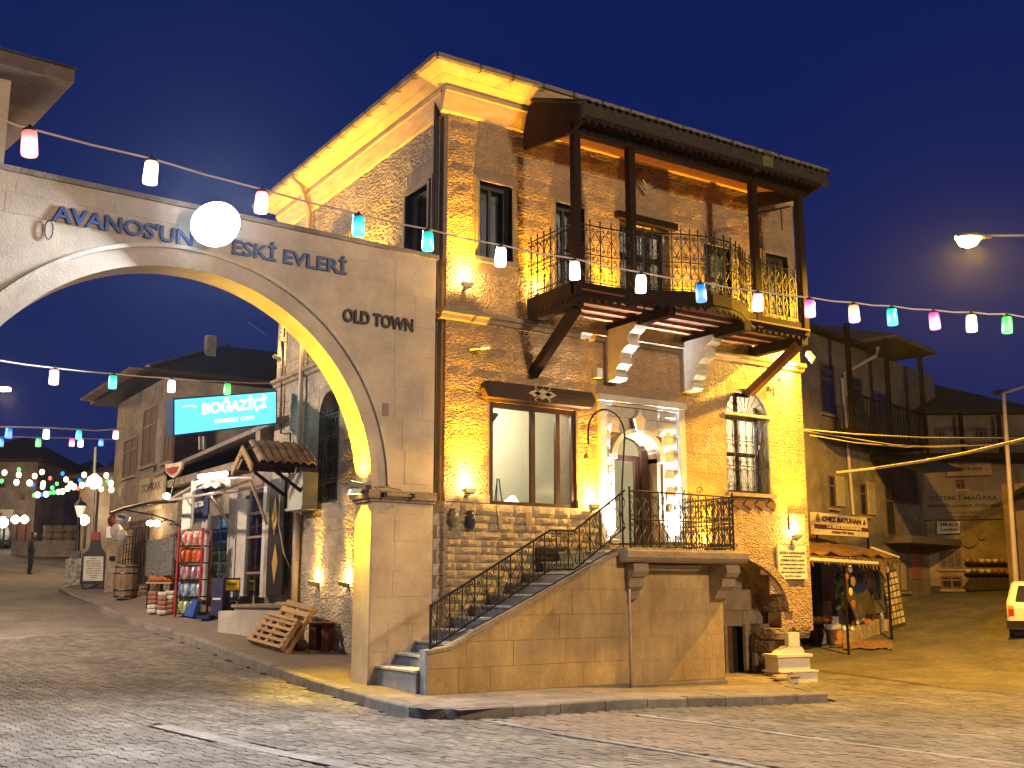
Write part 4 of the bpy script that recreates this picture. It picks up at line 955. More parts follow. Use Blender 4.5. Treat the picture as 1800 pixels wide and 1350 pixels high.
abox(fp_[0]-.03, fp_[0]+.03, -.4, .0, fp_[1]-.3, fp_[1]-.26, 'bracket', METAL, WF) if False else None
# loop of cable at the left of the lettering, small twig mark
m = MB(); c = ar(85, 405); m.tube([aw_(c[0]+.05*math.sin(t), -.03, c[1]+.13*math.cos(t)) for t in np.linspace(0, 2*math.pi, 14)], .008, 4); tag(m.build('cable_loop', IRON), 'small dark cable loop hanging left of the blue lettering', 'cable')
c = ar(677, 720); abox(c[0]-.05, c[0]+.06, -.012, 0, c[1]-.1, c[1]+.1, 'patch_plate', mat('patch', (.30, .22, .2), .8))
bpy.data.objects['patch_plate']['label'] = 'small darker repair patch on the archway right of the hood'
# building left of the arch
nb = thing('left_building', 'tall pale building behind the left end of the arch with flaring eaves', 'building', aw_(-8, .1, 0), TH)
abox(-12.5, ar(12, 220)[0], -.03+.005, 3.5, ZT-.6, 8.4, 'wall', ARCHM, nb)
Q = [onz(130, 148, 8.15), onz(60, 222, 8.15), onz(-60, 330, 8.15), onz(-250, 250, 8.15), onz(-60, 98, 8.15)]
m = MB(); V = [tuple(p) for p in Q]; n = len(V); m.add([(x, y, z+.02) for x, y, z in V]+[(x, y, z+.2) for x, y, z in V], [tuple(range(n)), tuple(range(2*n-1, n-1, -1))]+[(i, (i+1) % n, (i+1) % n+n, i+n) for i in range(n)]); m.build('eave', mat('purple_brown_eave', (.17, .12, .11), .85, (.10, .07, .065), 6, .4, 30), nb)
cx_, cy_ = np.mean([p[0] for p in Q]), np.mean([p[1] for p in Q])
m = MB(); V = [(x+(x-cx_)*.03, y+(y-cy_)*.03, 8.36) for x, y, z in V]; m.add(V+[(cx_, cy_, 8.9)], [(i, (i+1) % n, n) for i in range(n)]+[tuple(range(n-1, -1, -1))]); m.build('roof', DTILE, nb)

# ================================================================= WALL LIGHTS
def uplight(name, label, p, col=AMB, W=14, glow=GA, wall='v', size=(.22, .1, .07), spot=84, group='amber uplights on the house walls', gap=.11):
    d = (0, .32, 1) if wall == 'v' else (.2, 0, 1)
    loc = (p[0], -gap, p[1]) if wall == 'v' else (-gap, p[0], p[1])
    t = flood(name, label, loc, d, col, W, glow, size, spot, 1.0, group, soft=.04)
    if group.startswith('amber'): lamp('POINT', 'lens_spill', (loc[0], loc[1]-(.02 if wall == 'v' else 0), loc[2]+.1), W*.045, (1, .60, .16), t, shadow_soft_size=.04)
    if wall == 'v': MB().box(p[0]-.03, p[0]+.03, -gap, .0, p[1]-.1, p[1]-.06).build('bracket', METAL, t)
    else: MB().box(-gap, .0, p[0]-.03, p[0]+.03, p[1]-.1, p[1]-.06).build('bracket', METAL, t)
    return t
WA = 1900
uplight('wall_uplight', 'amber uplight left of the big lower window', (.40, 3.17), W=WA)
uplight('wall_uplight', 'amber uplight between the big window and the lit door', (2.93, 3.02), W=WA*.8)
uplight('wall_uplight', 'amber uplight above the white plaque at the right corner', (7.95, 2.62), W=WA*.8)
uplight('wall_uplight', 'amber uplight beside the left upper window near the house corner', (.33, 6.62), W=WA)
uplight('wall_uplight', 'amber uplight at the left end of the balcony', (1.83, 6.62), W=WA*.5)
uplight('wall_uplight', 'amber uplight on the balcony between window and door', (3.38, 6.62), W=WA*.5)
uplight('wall_uplight', 'amber uplight on the balcony right of the door', (5.3, 6.62), W=WA*.45)
uplight('wall_uplight', 'amber uplight at the right end of the balcony', (6.95, 6.62), W=WA*.5)
uplight('wall_uplight', 'amber uplight behind the landing railing right of the door', (5.6, 2.35), W=WA*.4, spot=70)
uplight('wall_uplight', 'amber uplight low on the side wall, left of the pair', (5.02, 1.72), W=WA*.4, wall='u', spot=40, gap=.09)
uplight('wall_uplight', 'amber uplight low on the side wall next to the arch pillar', (3.6, 1.70), W=WA*.4, wall='u', spot=40, gap=.09)
uplight('wall_uplight', 'tall amber uplight high on the far edge of the side wall', (7.4, 6.66), W=WA*.4, wall='u', spot=40)
uplight('wall_uplight', 'amber uplight on the side wall under the yellow eaves', (3.1, 6.7), W=WA*1.0, wall='u', spot=110, gap=.3)
uplight('wall_uplight', 'amber uplight far along the side wall under the eaves', (5.6, 6.9), W=WA*.8, wall='u', spot=110, gap=.3)
uplight('door_uplight', 'white uplight at the left jamb of the door surround', (3.36, 2.42), col=(.86, .93, 1), W=4200, glow=GC, spot=80, group='white uplights beside the door')
uplight('door_uplight', 'white uplight at the right jamb of the door surround', (4.82, 2.42), col=(.86, .93, 1), W=4200, glow=GC, spot=80, group='white uplights beside the door')
flood('corner_floodlight', 'bright yellow floodlight under the balcony at the right corner', (8.2, -.45, 6.2), (-.75, .35, -.35), (1, .68, .10), 800, GY, (.25, .16, .08), 150, .6)
# street lamp on the right and its twin lighting the crossing
def street_lamp(p, label, W, col, pole_at, glow, soft=.12, cut=False):
    t = thing('street_lamp', label, 'street lamp', (pole_at[0], pole_at[1], road(*pole_at)))
    MB().tube([(pole_at[0], pole_at[1], road(*pole_at)-.1), (pole_at[0], pole_at[1], p[2]-.25)], [.09, .05], 8).build('pole', METAL, t)
    d = Vector((p[0]-pole_at[0], p[1]-pole_at[1], 0)); dn = d.normalized(); h = Vector(p)
    MB().tube([(pole_at[0], pole_at[1], p[2]-.3), (pole_at[0]+d.x*.15, pole_at[1]+d.y*.15, p[2]+.02), tuple(h-dn*.2+Vector((0, 0, .04)))], .03, 8).build('arm', METAL, t)
    b = MB(); s = Vector((-dn.y, dn.x, 0))
    for k, (x, r) in enumerate(((-.32, .05), (-.15, .12), (.1, .15), (.34, .09))): pass
    V = []; F = []; secs = ((-.36, .04, .03), (-.2, .10, .07), (.0, .15, .1), (.24, .15, .09), (.36, .07, .05))
    for x, ww, hh in secs: V += [tuple(h+dn*x+s*ww*math.cos(a)+Vector((0, 0, hh*math.sin(a)))) for a in [math.pi*k/6 for k in range(7)]]
    for i in range(4): F += [(i*7+k, (i+1)*7+k, (i+1)*7+k+1, i*7+k+1) for k in range(6)]
    b.add(V, F); b.build('lamp_head', METAL, t)
    g = MB(); V = []; 
    for x, ww, hh in ((-.14, .05, .02), (-.02, .14, .16), (.12, .17, .21), (.26, .15, .17), (.36, .03, .02)): V += [tuple(h+dn*x+s*ww*math.cos(a)-Vector((0, 0, .002+hh*math.sin(a)))) for a in [math.pi*k/6 for k in range(7)]]
    F = []
    for i in range(4): F += [(i*7+k, i*7+k+1, (i+1)*7+k+1, (i+1)*7+k) for k in range(6)]
    g.add(V, F); g.build('bowl', glow, t, True)
    lamp('POINT', 'lamp_light', tuple(h+dn*.12-Vector((0, 0, .34))), W, col, t, shadow_soft_size=soft) if not cut else lamp('SPOT', 'lamp_light', tuple(h+dn*.12-Vector((0, 0, .34))), W, col, t, shadow_soft_size=soft, spot_size=R(172), spot_blend=.25); return t
sp_ = ond(1712, 418, 22.6)
street_lamp(tuple(sp_), 'glowing orange street lamp on a long arm at the right', 9000, (1, .52, .035), (15.5, -6.6), GS, .12, True)
street_lamp((3.5, -15.5, 8.6), 'street lamp of the crossing outside the picture', 7600, (1, .74, .46), (4.5, -17.5), GS, .55)
street_lamp((-8.6, 9.5, 7.4), 'street lamp left of the archway outside the picture', 5600, (1, .77, .56), (-11, 10.5), GS, .3)
# ================================================================= helpers for facades read off the photograph
class Fac:
    def __init__(s, O, rz): s.O = np.array(O, float); s.rz = rz; s.ax = np.array([math.cos(rz), math.sin(rz), 0]); s.n = np.array([-math.sin(rz), math.cos(rz), 0])
    def P(s, px, py, off=0): return onpl(px, py, s.O+s.n*off, s.n)
    def xz(s, px, py, off=0): p = s.P(px, py, off); return float(s.ax@(p-s.O)), float(p[2])
    def W(s, x, y, z): p = s.O+s.ax*x+s.n*y; return (float(p[0]), float(p[1]), float(z))
    def rb(s, b, x0, x1, y0, y1, z0, z1):
        return b.add([s.W(x, y, z) for x, y, z in ((x0, y0, z0), (x1, y0, z0), (x1, y1, z0), (x0, y1, z0), (x0, y0, z1), (x1, y0, z1), (x1, y1, z1), (x0, y1, z1))], [(3, 2, 1, 0), (4, 5, 6, 7), (0, 1, 5, 4), (1, 2, 6, 5), (2, 3, 7, 6), (3, 0, 4, 7)])
    def R(s, px0, px1, py0, py1, off=0):
        ym = (py0+py1)/2; xm = (px0+px1)/2
        return s.xz(px0, ym, off)[0], s.xz(px1, ym, off)[0], s.xz(xm, py1, off)[1], s.xz(xm, py0, off)[1]
    def box(s, name, m, parent, px0, px1, py0, py1, y0, y1, off=0):
        x0, x1, z0, z1 = s.R(px0, px1, py0, py1, off); return s.rb(MB(), x0, x1, y0, y1, z0, z1).build(name, m, parent)
    def window(s, parent, px0, px1, py0, py1, fm, gm=None, mull=1, trans=1, fr=.06, out=.03, name='window'):
        x0, x1, z0, z1 = s.R(px0, px1, py0, py1); b = MB(); rb = s.rb
        rb(b, x0, x0+fr, -out, .05, z0, z1); rb(b, x1-fr, x1, -out, .05, z0, z1); rb(b, x0+fr, x1-fr, -out, .05, z0, z0+fr); rb(b, x0+fr, x1-fr, -out, .05, z1-fr, z1)
        for i in range(mull): c = x0+(x1-x0)*(i+1)/(mull+1); rb(b, c-fr/2, c+fr/2, -out*.8, .05, z0+fr, z1-fr)
        for i in range(trans): c = z0+(z1-z0)*(.68 if trans == 1 else (i+1)/(trans+1)); rb(b, x0+fr, x1-fr, -out*.7, .05, c-fr/2, c+fr/2)
        o = b.build(name, fm, parent); rb(MB(), x0+.01, x1-.01, -.004, .03, z0+.01, z1-.01).build('pane', gm or WPANE, o)
        sl = MB(); rb(sl, x0-.08, x1+.08, -.09, .02, z0-.07, z0); sl.build('sill', SMOOTH, o); return o
WPANE = mat('night_pane', (.03, .03, .035), .12, (.02, .02, .025), spec=.6)
def tri_roof(name, parent, F, x0, x1, y0, y1, z, h, m=DTILE, ov=.5, th=.12):
    b = MB(); C = [F.W(x0-ov, y0-ov, z), F.W(x1+ov, y0-ov, z), F.W(x1+ov, y1+ov, z), F.W(x0-ov, y1+ov, z)]; ym = (y0+y1)/2; k = min((y1-y0)/2, (x1-x0)/2)
    T = [F.W(x0+k, ym, z+h), F.W(x1-k, ym, z+h)]
    V = C+[(x, y, q+th) for x, y, q in C]+[(T[0][0], T[0][1], T[0][2]+th), (T[1][0], T[1][1], T[1][2]+th)]
    b.add(V, [(3, 2, 1, 0), (0, 1, 5, 4), (1, 2, 6, 5), (2, 3, 7, 6), (3, 0, 4, 7), (4, 5, 9, 8), (5, 6, 9), (6, 7, 8, 9), (7, 4, 8)]); return b.build(name, m, parent)
SH = mat('shop_stone', (.42, .34, .24), .9, (.28, .21, .14), 5, .9, 14, .2, dirt=.35, style='hewn', bdist=.03)
SHB = [stone_variant(.03, 3, 2, 80+i, SH) for i in range(4)]
BRF = mat('brown_window_frame', (.16, .09, .06), .7)
# ---------------------------------------------------------------- two storey shop house
SA = thing('shop_house', 'two storey stone shop house with tiled roof beyond the main house', 'house', (0, 17, 1.0))
FA = Fac((0, 16.9, 0), -math.pi/2)     # street side, local x runs towards -v
wa = MB().box(0, 8, 16.9, 22.5, .6, 7.75).build('wall', PLAST, SA)
MB().box(-.05, 0, 16.95, 22.55, .6, 4.9).build('lower_wall', MORTAR, SA)
FB = Fac((-.05, 16.9, 0), -math.pi/2)
for a, c, z0, z1 in courses(16.95, 22.5, 3.6, 4.88, .42, .5, 1.1): inst('stone', rng.choice(SHB), wa, (-.06, (a+c)/2, (z0+z1)/2), -math.pi/2, (c-a, 1, z1-z0))
for r_ in ((218, 241, 770, 838), (251, 274, 717, 818), (289, 303, 737, 812)): FA.window(SA, *r_, BRF, mat('dusty_pane', (.12, .09, .07), .85), 1, 1)
tri_roof('roof', SA, Fac((0, 16.9, 0), 0), 0, 8, 0, 5.6, 7.72, 1.7, DTILE, .75)
rm = MB(); rm.prism([(.09*math.cos(math.pi*i/5), .07*math.sin(math.pi*i/5)) for i in range(6)], 0, .4, 'v')
me = bpy.data.meshes.new('ridge_tile'); me.from_pydata(rm.v, [], rm.f); me.materials.append(TILE)
h0, h1 = Vector((-.7, 16.2, 7.86)), Vector((2.6, 19.6, 9.5)); dvec = h1-h0; hl = math.hypot(dvec.x, dvec.y)
for i in range(13): p = h0+dvec*i/12.5; inst('ridge_tile', me, SA, p, rot=(math.atan2(dvec.z, hl), 0, -math.pi/4))
for i in range(22): inst('ridge_tile', me, SA, (-.78, 16.4+.3*i, 7.78), rot=(.0, 0, math.pi/2))
ch = MB().box(1.6, 1.9, 18.2, 18.5, 7.9, 9.5).build('chimney', PLAST, SA)
dish = thing('satellite_dish', 'small pale dish on a thin mast above the shop house roof', 'satellite dish', (1.4, 18, 9.0))
p_ = ond(436, 566, 35); MB().lathe([(.01, 0), (.25, .06), (.26, .07), (.02, .02)], (0, 0, 0), 12).build('dish_face', METAL, dish)
dish.location = tuple(p_); dish.rotation_euler = (R(80), 0, R(60)); MB().tube([tuple(p_), tuple(ond(470, 590, 35))], .015, 5).build('mast', METAL, None)
bpy.data.objects['mast'].parent = dish; bpy.data.objects['mast'].matrix_parent_inverse = (Matrix.Translation(dish.location) @ dish.rotation_euler.to_matrix().to_4x4()).inverted()
# carved sign panel on the stone
cs = thing('carved_sign', 'stone sign panel with carved lettering over the shop with the barrel', 'sign', (-.1, 17.9, 3.9))
FS = Fac((-.12, 16.9, 0), -math.pi/2)
FS.box('board', mat('sign_stone', (.45, .36, .24), .9, bump=.6, bscale=25, bdist=.02), cs, 244, 286, 838, 898, 0, .08)
for s, y0, y1 in (('TOPRAK', 846, 866), ('SERAMİK', 876, 894)):
    x0, x1, z0, z1 = FS.R(249, 283, y0, y1); c = FS.W((x0+x1)/2, -.002, (z0+z1)/2); text(s, 'lettering', mat('carved_shadow', (.13, .09, .055), .9), cs, c, x1-x0, z1-z0-.1, -math.pi/2, .01)
# ---------------------------------------------------------------- single storey annex between shop house and main house
AN_ = thing('shop_annex', 'low annex with lean-to roof and glazed shop fronts left of the main house', 'shop', (0, 12, 1.0))
FN = Fac((-.1, 7.9, 0), -math.pi/2)
MB().box(.3, 4, 7.8, 16.88, .3, 4.7).build('wall', PLAST, AN_)
MB().box(-.1, .3, 14.5, 16.88, .7, 4.0).build('pier', SH, AN_)
e0 = onu(487, 742, -.25); e1 = onu(345, 797, -.25)
rf = MB(); P0 = Vector(e0); P1 = Vector((-.25, 16.8, 4.75)); rf.add([P0, P1, P1+Vector((4.2, 0, 1.3)), P0+Vector((4.2, 0, 1.3)), P0+Vector((0, 0, .1)), P1+Vector((0, 0, .1)), P1+Vector((4.2, 0, 1.4)), P0+Vector((4.2, 0, 1.4))], [(0, 1, 2, 3), (7, 6, 5, 4), (0, 4, 5, 1), (3, 2, 6, 7), (0, 3, 7, 4), (1, 5, 6, 2)])
rf.build('roof', mat('rusty_sheet', (.22, .19, .18), .8, (.13, .11, .10), 5, .4, 20), AN_)
rf = MB(); rf.prism([(-.25, 4.75), (.3, 4.85), (.3, 5.3), (0, 5.2), (-.25, 5.05)], 7.9, 8.2, 'v'); rf.build('gable_patch', PLAST, AN_)
# glazed front: white posts and panes
for px0, px1, py0, py1 in ((405, 419, 868, 1050), (421, 437, 880, 1048), (466, 472, 850, 1050), (357, 367, 905, 1055), (338, 345, 860, 930)):
    FN.box('post', mat('dull_white_post', (.46, .44, .40), .6, (.34, .32, .29), 5), AN_, px0, px1, py0, py1, -.08, .02)
for px0, px1, py0, py1 in ((437, 466, 860, 1046), (367, 405, 905, 1050)):
    FN.box('pane', GLASS, AN_, px0, px1, py0, py1, -.02, -.01)
for px0, px1, py0, py1 in ((437, 466, 900, 905), (437, 466, 942, 946), (437, 466, 1005, 1009), (405, 466, 852, 862)):
    FN.box('mullion', mat('brown_band', (.22, .15, .12), .7), AN_, px0, px1, py0, py1, -.06, -.02)
MB().box(.0, .29, 7.9, 16.8, 4.4, 4.6).build('ceiling', PLAST, AN_)
fr = thing('drinks_fridge', 'tall blue lit drinks fridge behind the shop glass', 'fridge', (.1, 10.3, .9))
x0, x1, z0, z1 = FN.R(367, 405, 912, 1045, .15)
FN.rb(MB(), x0, x1, .35, .38, z0, z1).build('back_panel', emat('fridge_glow', (.22, .62, .85), .55), fr)
for i in range(7): z = z0+(z1-z0)*i/7; FN.rb(MB(), x0, x1, .16, .35, z, z+.03).build('shelf', BLACK, fr)
for i in range(3): x = x0+(x1-x0)*i/2; FN.rb(MB(), x-.03, x+.03, .14, .17, z0, z1).build('frame', WHITE, fr)
bc = [(.7, .1, .08), (.8, .75, .7), (.1, .3, .6), (.1, .1, .12), (.8, .5, .1)]
bm_ = []
for i, c in enumerate(bc):
    b = MB().lathe([(.03, 0), (.033, .02), (.033, .14), (.012, .19), (.012, .22)], (0, 0, 0), 6); me = bpy.data.meshes.new('bottle'); me.from_pydata(b.v, [], b.f); me.materials.append(mat('bottle_%s' % 'abcde'[i], c, .3)); bm_.append(me)
for i in range(6):
    for k in range(10):
        z = z0+(z1-z0)*i/7+.03; p = FN.W(x0+.06+(x1-x0-.1)*k/10, .24, z); bi = rng.randrange(5); bn = ('red', 'white', 'blue', 'black', 'orange')[bi]; o = inst('bottle', bm_[bi], None, p); tag(o, '%s bottle on a shelf of the lit drinks fridge' % bn, 'bottle', '%s bottles in the fridge' % bn)
bd_ = thing('ornate_door', 'tall black door leaf with two gold ornaments beside the pipes', 'door', tuple(onu(487, 1045, -.16)))
FD = Fac((-.16, 7.6, 0), -math.pi/2)
FD.box('leaf', BLACK, bd_, 474, 500, 842, 1046, -.04, .02)
for cy in (908, 990):
    c = FD.xz(487, cy); n = 12
    FD_o = MB(); Q = [(c[0]+.13*math.sin(2*math.pi*i/n)*(1.3 if i % 2 else .75), c[1]+.42*math.cos(2*math.pi*i/n)*(1 if i % 2 == 0 else .6)) for i in range(n)]
    FD_o.add([FD.W(x, -.055, z) for x, z in Q]+[FD.W(x, -.035, z) for x, z in Q], [tuple(range(n)), tuple(range(2*n-1, n-1, -1))]+[(i, i+n, (i+1) % n+n, (i+1) % n) for i in range(n)]); FD_o.build('ornament', GOLD, bd_)
FD.box('jamb', PLAST, bd_, 466, 473, 900, 1050, -.03, .05)
# little gabled tile canopy
gc = thing('tiled_canopy', 'small gabled canopy with curved tiles over the black door', 'canopy', tuple(onu(475, 830, -.9)))
g0 = onu(438, 785, -1.25); gz = float(g0[2]); gv = float(g0[1]); 
RDG = []
hw = .58; dz = .42
for sg in (-1, 1):
    m = MB(); m.add([(-1.25, gv, gz), (-.05, gv, gz), (-.05, gv+sg*hw, gz-dz), (-1.25, gv+sg*hw, gz-dz), (-1.25, gv, gz+.04), (-.05, gv, gz+.04), (-.05, gv+sg*hw, gz-dz+.04), (-1.25, gv+sg*hw, gz-dz+.04)], [(0, 1, 2, 3), (7, 6, 5, 4), (0, 4, 5, 1), (3, 2, 6, 7), (0, 3, 7, 4), (1, 5, 6, 2)]); m.build('deck', DWOOD, gc)
tl2 = MB(); tl2.prism([(.085*math.cos(math.pi*i/5), .07*math.sin(math.pi*i/5)) for i in range(6)]+[(.065*math.cos(math.pi*i/5), .05*math.sin(math.pi*i/5)) for i in range(5, -1, -1)], 0, .32, 'v')
me = bpy.data.meshes.new('roof_tile'); me.from_pydata(tl2.v, [], tl2.f); me.materials.append(mat('canopy_tile', (.42, .29, .19), .85, (.26, .17, .11), 9, .4, 30, .25))
slp = math.atan2(dz, hw)
for i in range(7):
    for k in range(3):
        t = k/3; inst('roof_tile', me, gc, (-1.16+.17*i, gv-hw*(t+.33)-.02, gz-dz*(t+.33)+.06), rot=(slp, 0, 0))
for sg in (-1, 1):
    for k in range(5):
        t = k/5; m = MB(); m.prism([(gv+sg*hw*t, gz-dz*t+.02), (gv+sg*hw*(t+.2), gz-dz*(t+.2)+.02), (gv+sg*hw*(t+.2), gz-dz*(t+.2)-.1), (gv+sg*hw*(t+.1), gz-dz*(t+.1)-.18), (gv+sg*hw*t, gz-dz*t-.1)], -1.4, -1.36, 'u'); m.build('scalloped_board', LWOOD, gc)
for v in (gv-hw+.1, gv+hw-.1): m = MB(); m.beam((-.1, v, gz-dz-.6), (-.95, v, gz-dz-.03), .06, .06); m.build('brace', DWOOD, gc)
# electric cabinet on the side wall
ec = thing('electric_cabinet', 'pale electric meter cabinet hung on the side wall beside the pipes', 'electrical box', tuple(onu(515, 893, -.0)))
FH = Fac((-.32, 6.9, 0), -math.pi/2); x0, x1, z0, z1 = FH.R(508, 532, 832, 892)
FH.rb(MB(), x0, x1, 0, .32, z0, z1).build('cabinet', mat('cabinet_paint', (.42, .42, .36), .6), ec)
FH.rb(MB(), x0-.12, x0, .02, .32, z0, z1+.02).build('wood_side', mat('cabinet_wood', (.30, .17, .11), .7), ec)
FH.rb(MB(), x0-.14, x1+.02, -.02, .32, z0-.05, z0).build('shelf', METAL, ec)
pipe('cable', [(-.34, 6.3, 4.0), (-.35, 6.32, 2.9), (-.2, 6.35, 2.3), (-.05, 6.35, 2.0)], .012, PIPE, ec)
# low white wall with coping in front of the glazing
wl = thing('low_white_wall', 'low whitewashed wall with stone coping in front of the glazed shop', 'wall', (-1.3, 4.8, .5))
p0 = ongp(381, 1110); p1 = ongp(474, 1124)
dirw = math.atan2(p1[1]-p0[1], p1[0]-p0[0]); FW = Fac((p0[0], p0[1], 0), dirw)
xa, zt = FW.xz(412, 1062); xb, _ = FW.xz(497, 1055)
xb = min(xb, 3.6)
FW.rb(MB(), xa, xb, 0, .9, .4, zt-.06).build('wall', mat('whitewash', (.62, .58, .50), .85, (.48, .43, .36), 2.5, .3, 25, dirt=.2), wl)
FW.rb(MB(), FW.xz(384, 1080)[0], xa, .0, .9, .4, FW.xz(395, 1074)[1]).build('step_block', MATS['whitewash'], wl)
FW.rb(MB(), xa-.04, xb, -.05, .9, zt-.06, zt).build('coping', SMOOTH, wl)
# ---------------------------------------------------------------- cyan lit sign
cy_ = thing('cyan_shop_sign', 'large glowing cyan shop sign hung across the street side of the annex', 'sign', tuple(onu(395, 765, -.9)))
pa, pb = ond(303, 700, 21.0), ond(487, 686, 23.6); rzs = math.atan2(pb[1]-pa[1], pb[0]-pa[0]); FY = Fac(pa, rzs)
zb0 = FY.xz(305, 767)[1]; zb1 = FY.xz(486, 745)[1]; Ls = float(np.hypot(*(pb-pa)[:2]))
def quadbox(F, P, y0, y1, name, m, parent):
    V = [F.W(x, y0, z) for x, z in P]+[F.W(x, y1, z) for x, z in P]; n = len(P)
    return MB().add(V, [tuple(range(n)), tuple(range(2*n-1, n-1, -1))]+[(i, i+n, (i+1) % n+n, (i+1) % n) for i in range(n)]).build(name, m, parent)
PQ = [FY.xz(304, 767), FY.xz(487, 745), FY.xz(487, 686), FY.xz(304, 700)]
quadbox(FY, PQ, 0, .18, 'case', mat('blue_case', (.03, .08, .3), .5), cy_)
PQ2 = [FY.xz(307, 764), FY.xz(484, 743), FY.xz(484, 689), FY.xz(307, 703)]
quadbox(FY, PQ2, -.01, -.001, 'lit_face', emat('cyan_face', (.10, .62, .80), 1.6), cy_)
def ytext(s, x0, x1, y0, y1, m, bold, d=-.012):
    a = FY.xz(x0, (y0+y1)/2); c = FY.xz(x1, (y0+y1)/2-(x1-x0)*.1); z = FY.xz((x0+x1)/2, y0)[1]-FY.xz((x0+x1)/2, y1)[1]
    return text(s, 'lettering', m, cy_, FY.W((a[0]+c[0])/2, d, (a[1]+c[1])/2), c[0]-a[0], z, rzs, bold, .01, tilt=(c[1]-a[1])/(c[0]-a[0]))
EW = emat('white_letter_glow', (.95, 1, 1), 1.6); ytext('BOĞAZİÇİ', 355, 467, 703, 733, EW, .03); ytext('MARKET CAFE', 377, 446, 737, 744, EW, .01)
quadbox(FY, [FY.xz(320+2*i, 712-abs(6-i)*-.4) for i in range(13)]+[FY.xz(344-2*i, 713.5-abs(6-i)*-.4) for i in range(13)], -.02, -.012, 'arc_mark', EW, cy_)
for x in (352, 359): MB().tube([tuple(FY.P(x, 767, .1)), tuple(FY.P(x, 790, .1))], .03, 6).build('bracket', METAL, cy_)
# ---------------------------------------------------------------- awning frame with hanging tarp
af = thing('awning_frame', 'bare awning frame of pale bars in front of the snack shop', 'awning', tuple(onu(370, 880, -1.2)))
def pl3(pts): return [tuple(onu(x, y, u)) for x, y, u in pts]
for P_ in ([(296, 880, -1.6), (335, 857, -1.2), (369, 841, -.8), (444, 840, -.5)], [(296, 880, -1.6), (378, 867, -1.6), (439, 844, -.9)], [(378, 867, -1.6), (419, 862, -1.3)], [(369, 872, -1.6), (408, 928, -.3)], [(440, 843, -.9), (469, 922, -.3)]):
    MB().tube(pl3(P_), .03, 6).build('bar', PIPE, af)
MB().tube(pl3([(196, 902, -1.5), (222, 893, -1.5), (262, 884, -1.5), (310, 880, -1.5)]), .05, 6).build('dark_bar', BLACK, af)
MB().tube(pl3([(222, 897, -1.4), (270, 905, -.6), (308, 918, -.2)]), .02, 5).build('dark_bar', BLACK, af)
MB().tube(pl3([(300, 880, -1.5), (307, 840, -.9)]), .02, 5).build('dark_bar', BLACK, af)
tp_ = thing('white_tarpaulin', 'crumpled white tarpaulin lit from inside on the awning frame', 'tarpaulin', tuple(onu(370, 850, -1)))
V = []; T = []
rr = random.Random(5)
for i in range(9):
    for j in range(5):
        x = 336+8.6*i; y = 838+4.6*j+ (7-1.9*i if i < 4 else 0)+rr.uniform(-2.2, 2.2); V.append(tuple(onu(x, y, -1.0-.14*j+rr.uniform(-.12, .12))))
m = MB(); m.add(V, [(i*5+j, i*5+j+1, (i+1)*5+j+1, (i+1)*5+j) for i in range(8) for j in range(4)]+[(i*5+j, (i+1)*5+j, (i+1)*5+j+1, i*5+j+1) for i in range(0) for j in range(4)]); m.build('sheet', mat('tarp', (.8, .8, .76), .7), tp_)
q = onu(378, 842, -1.15); tl_ = thing('shop_tube_light', 'bright white tube light under the awning of the snack shop', 'lamp', tuple(q)); MB().tube([tuple(onu(350, 838, -1.2)), tuple(onu(398, 832, -.9))], .05, 8).build('tube', emat('tube_glow', (.95, .97, 1), 18), tl_)
lamp('POINT', 'tube_light', tuple(onu(375, 862, -1.5)), 48, (1, .93, .8), tl_, shadow_soft_size=.25)
for i, (x, y, w_, h_, m_) in enumerate(((326, 900, 12, 66, WHITE), (352, 890, 20, 60, mat('navy_banner', (.03, .035, .10), .8)))):
    t = thing('hanging_banner', ('white rolled side curtain hanging over the snack rack' if i == 0 else 'navy banner with small lettering hanging over the fridge'), 'banner', tuple(onu(x, y, -.9)))
    FZ = Fac((-.9, 10, 0), -math.pi/2); x0, x1, z0, z1 = FZ.R(x-w_/2, x+w_/2, y-h_/2, y+h_/2)
    m = MB(); n = 7; V = []
    for k in range(n+1): xx = x0+(x1-x0)*k/n; V += [FZ.W(xx, .05*(k % 2), z0+.1*(k % 2)), FZ.W(xx, .05*(k % 2), z1), FZ.W(xx, .05*(k % 2)+.015, z1), FZ.W(xx, .05*(k % 2)+.015, z0+.1*(k % 2))]
    m.add(V, [(4*k+a, 4*k+(a+1) % 4, 4*k+4+(a+1) % 4, 4*k+4+a) for k in range(n) for a in range(4)]); m.build('cloth', m_, t)
    if i == 1: text('ALGIDA', 'lettering', WHITE, t, FZ.W((x0+x1)/2, -.03, z1-.35), (x1-x0)*.8, .13, -math.pi/2, .02)
# oval advertising panel hung under the eaves
ov = thing('rounded_sign', 'rounded cream and red sign hanging at the eaves of the annex', 'sign', tuple(onu(307, 830, -.9))); FO = Fac((-.95, 13, 0), -math.pi/2)
Q = [FO.xz(x, y) for x, y in ((290, 816), (292, 830), (299, 838), (305, 840), (312, 834), (318, 824), (320, 812))]; quadbox(FO, Q, 0, .06, 'panel', mat('cream_panel', (.6, .5, .36), .6), ov)
Q = [FO.xz(x, y) for x, y in ((292, 824), (295, 831), (303, 835), (311, 829), (315, 820), (303, 821))]; quadbox(FO, Q, -.01, 0, 'red_mark', mat('red_print', (.3, .04, .03), .6), ov)
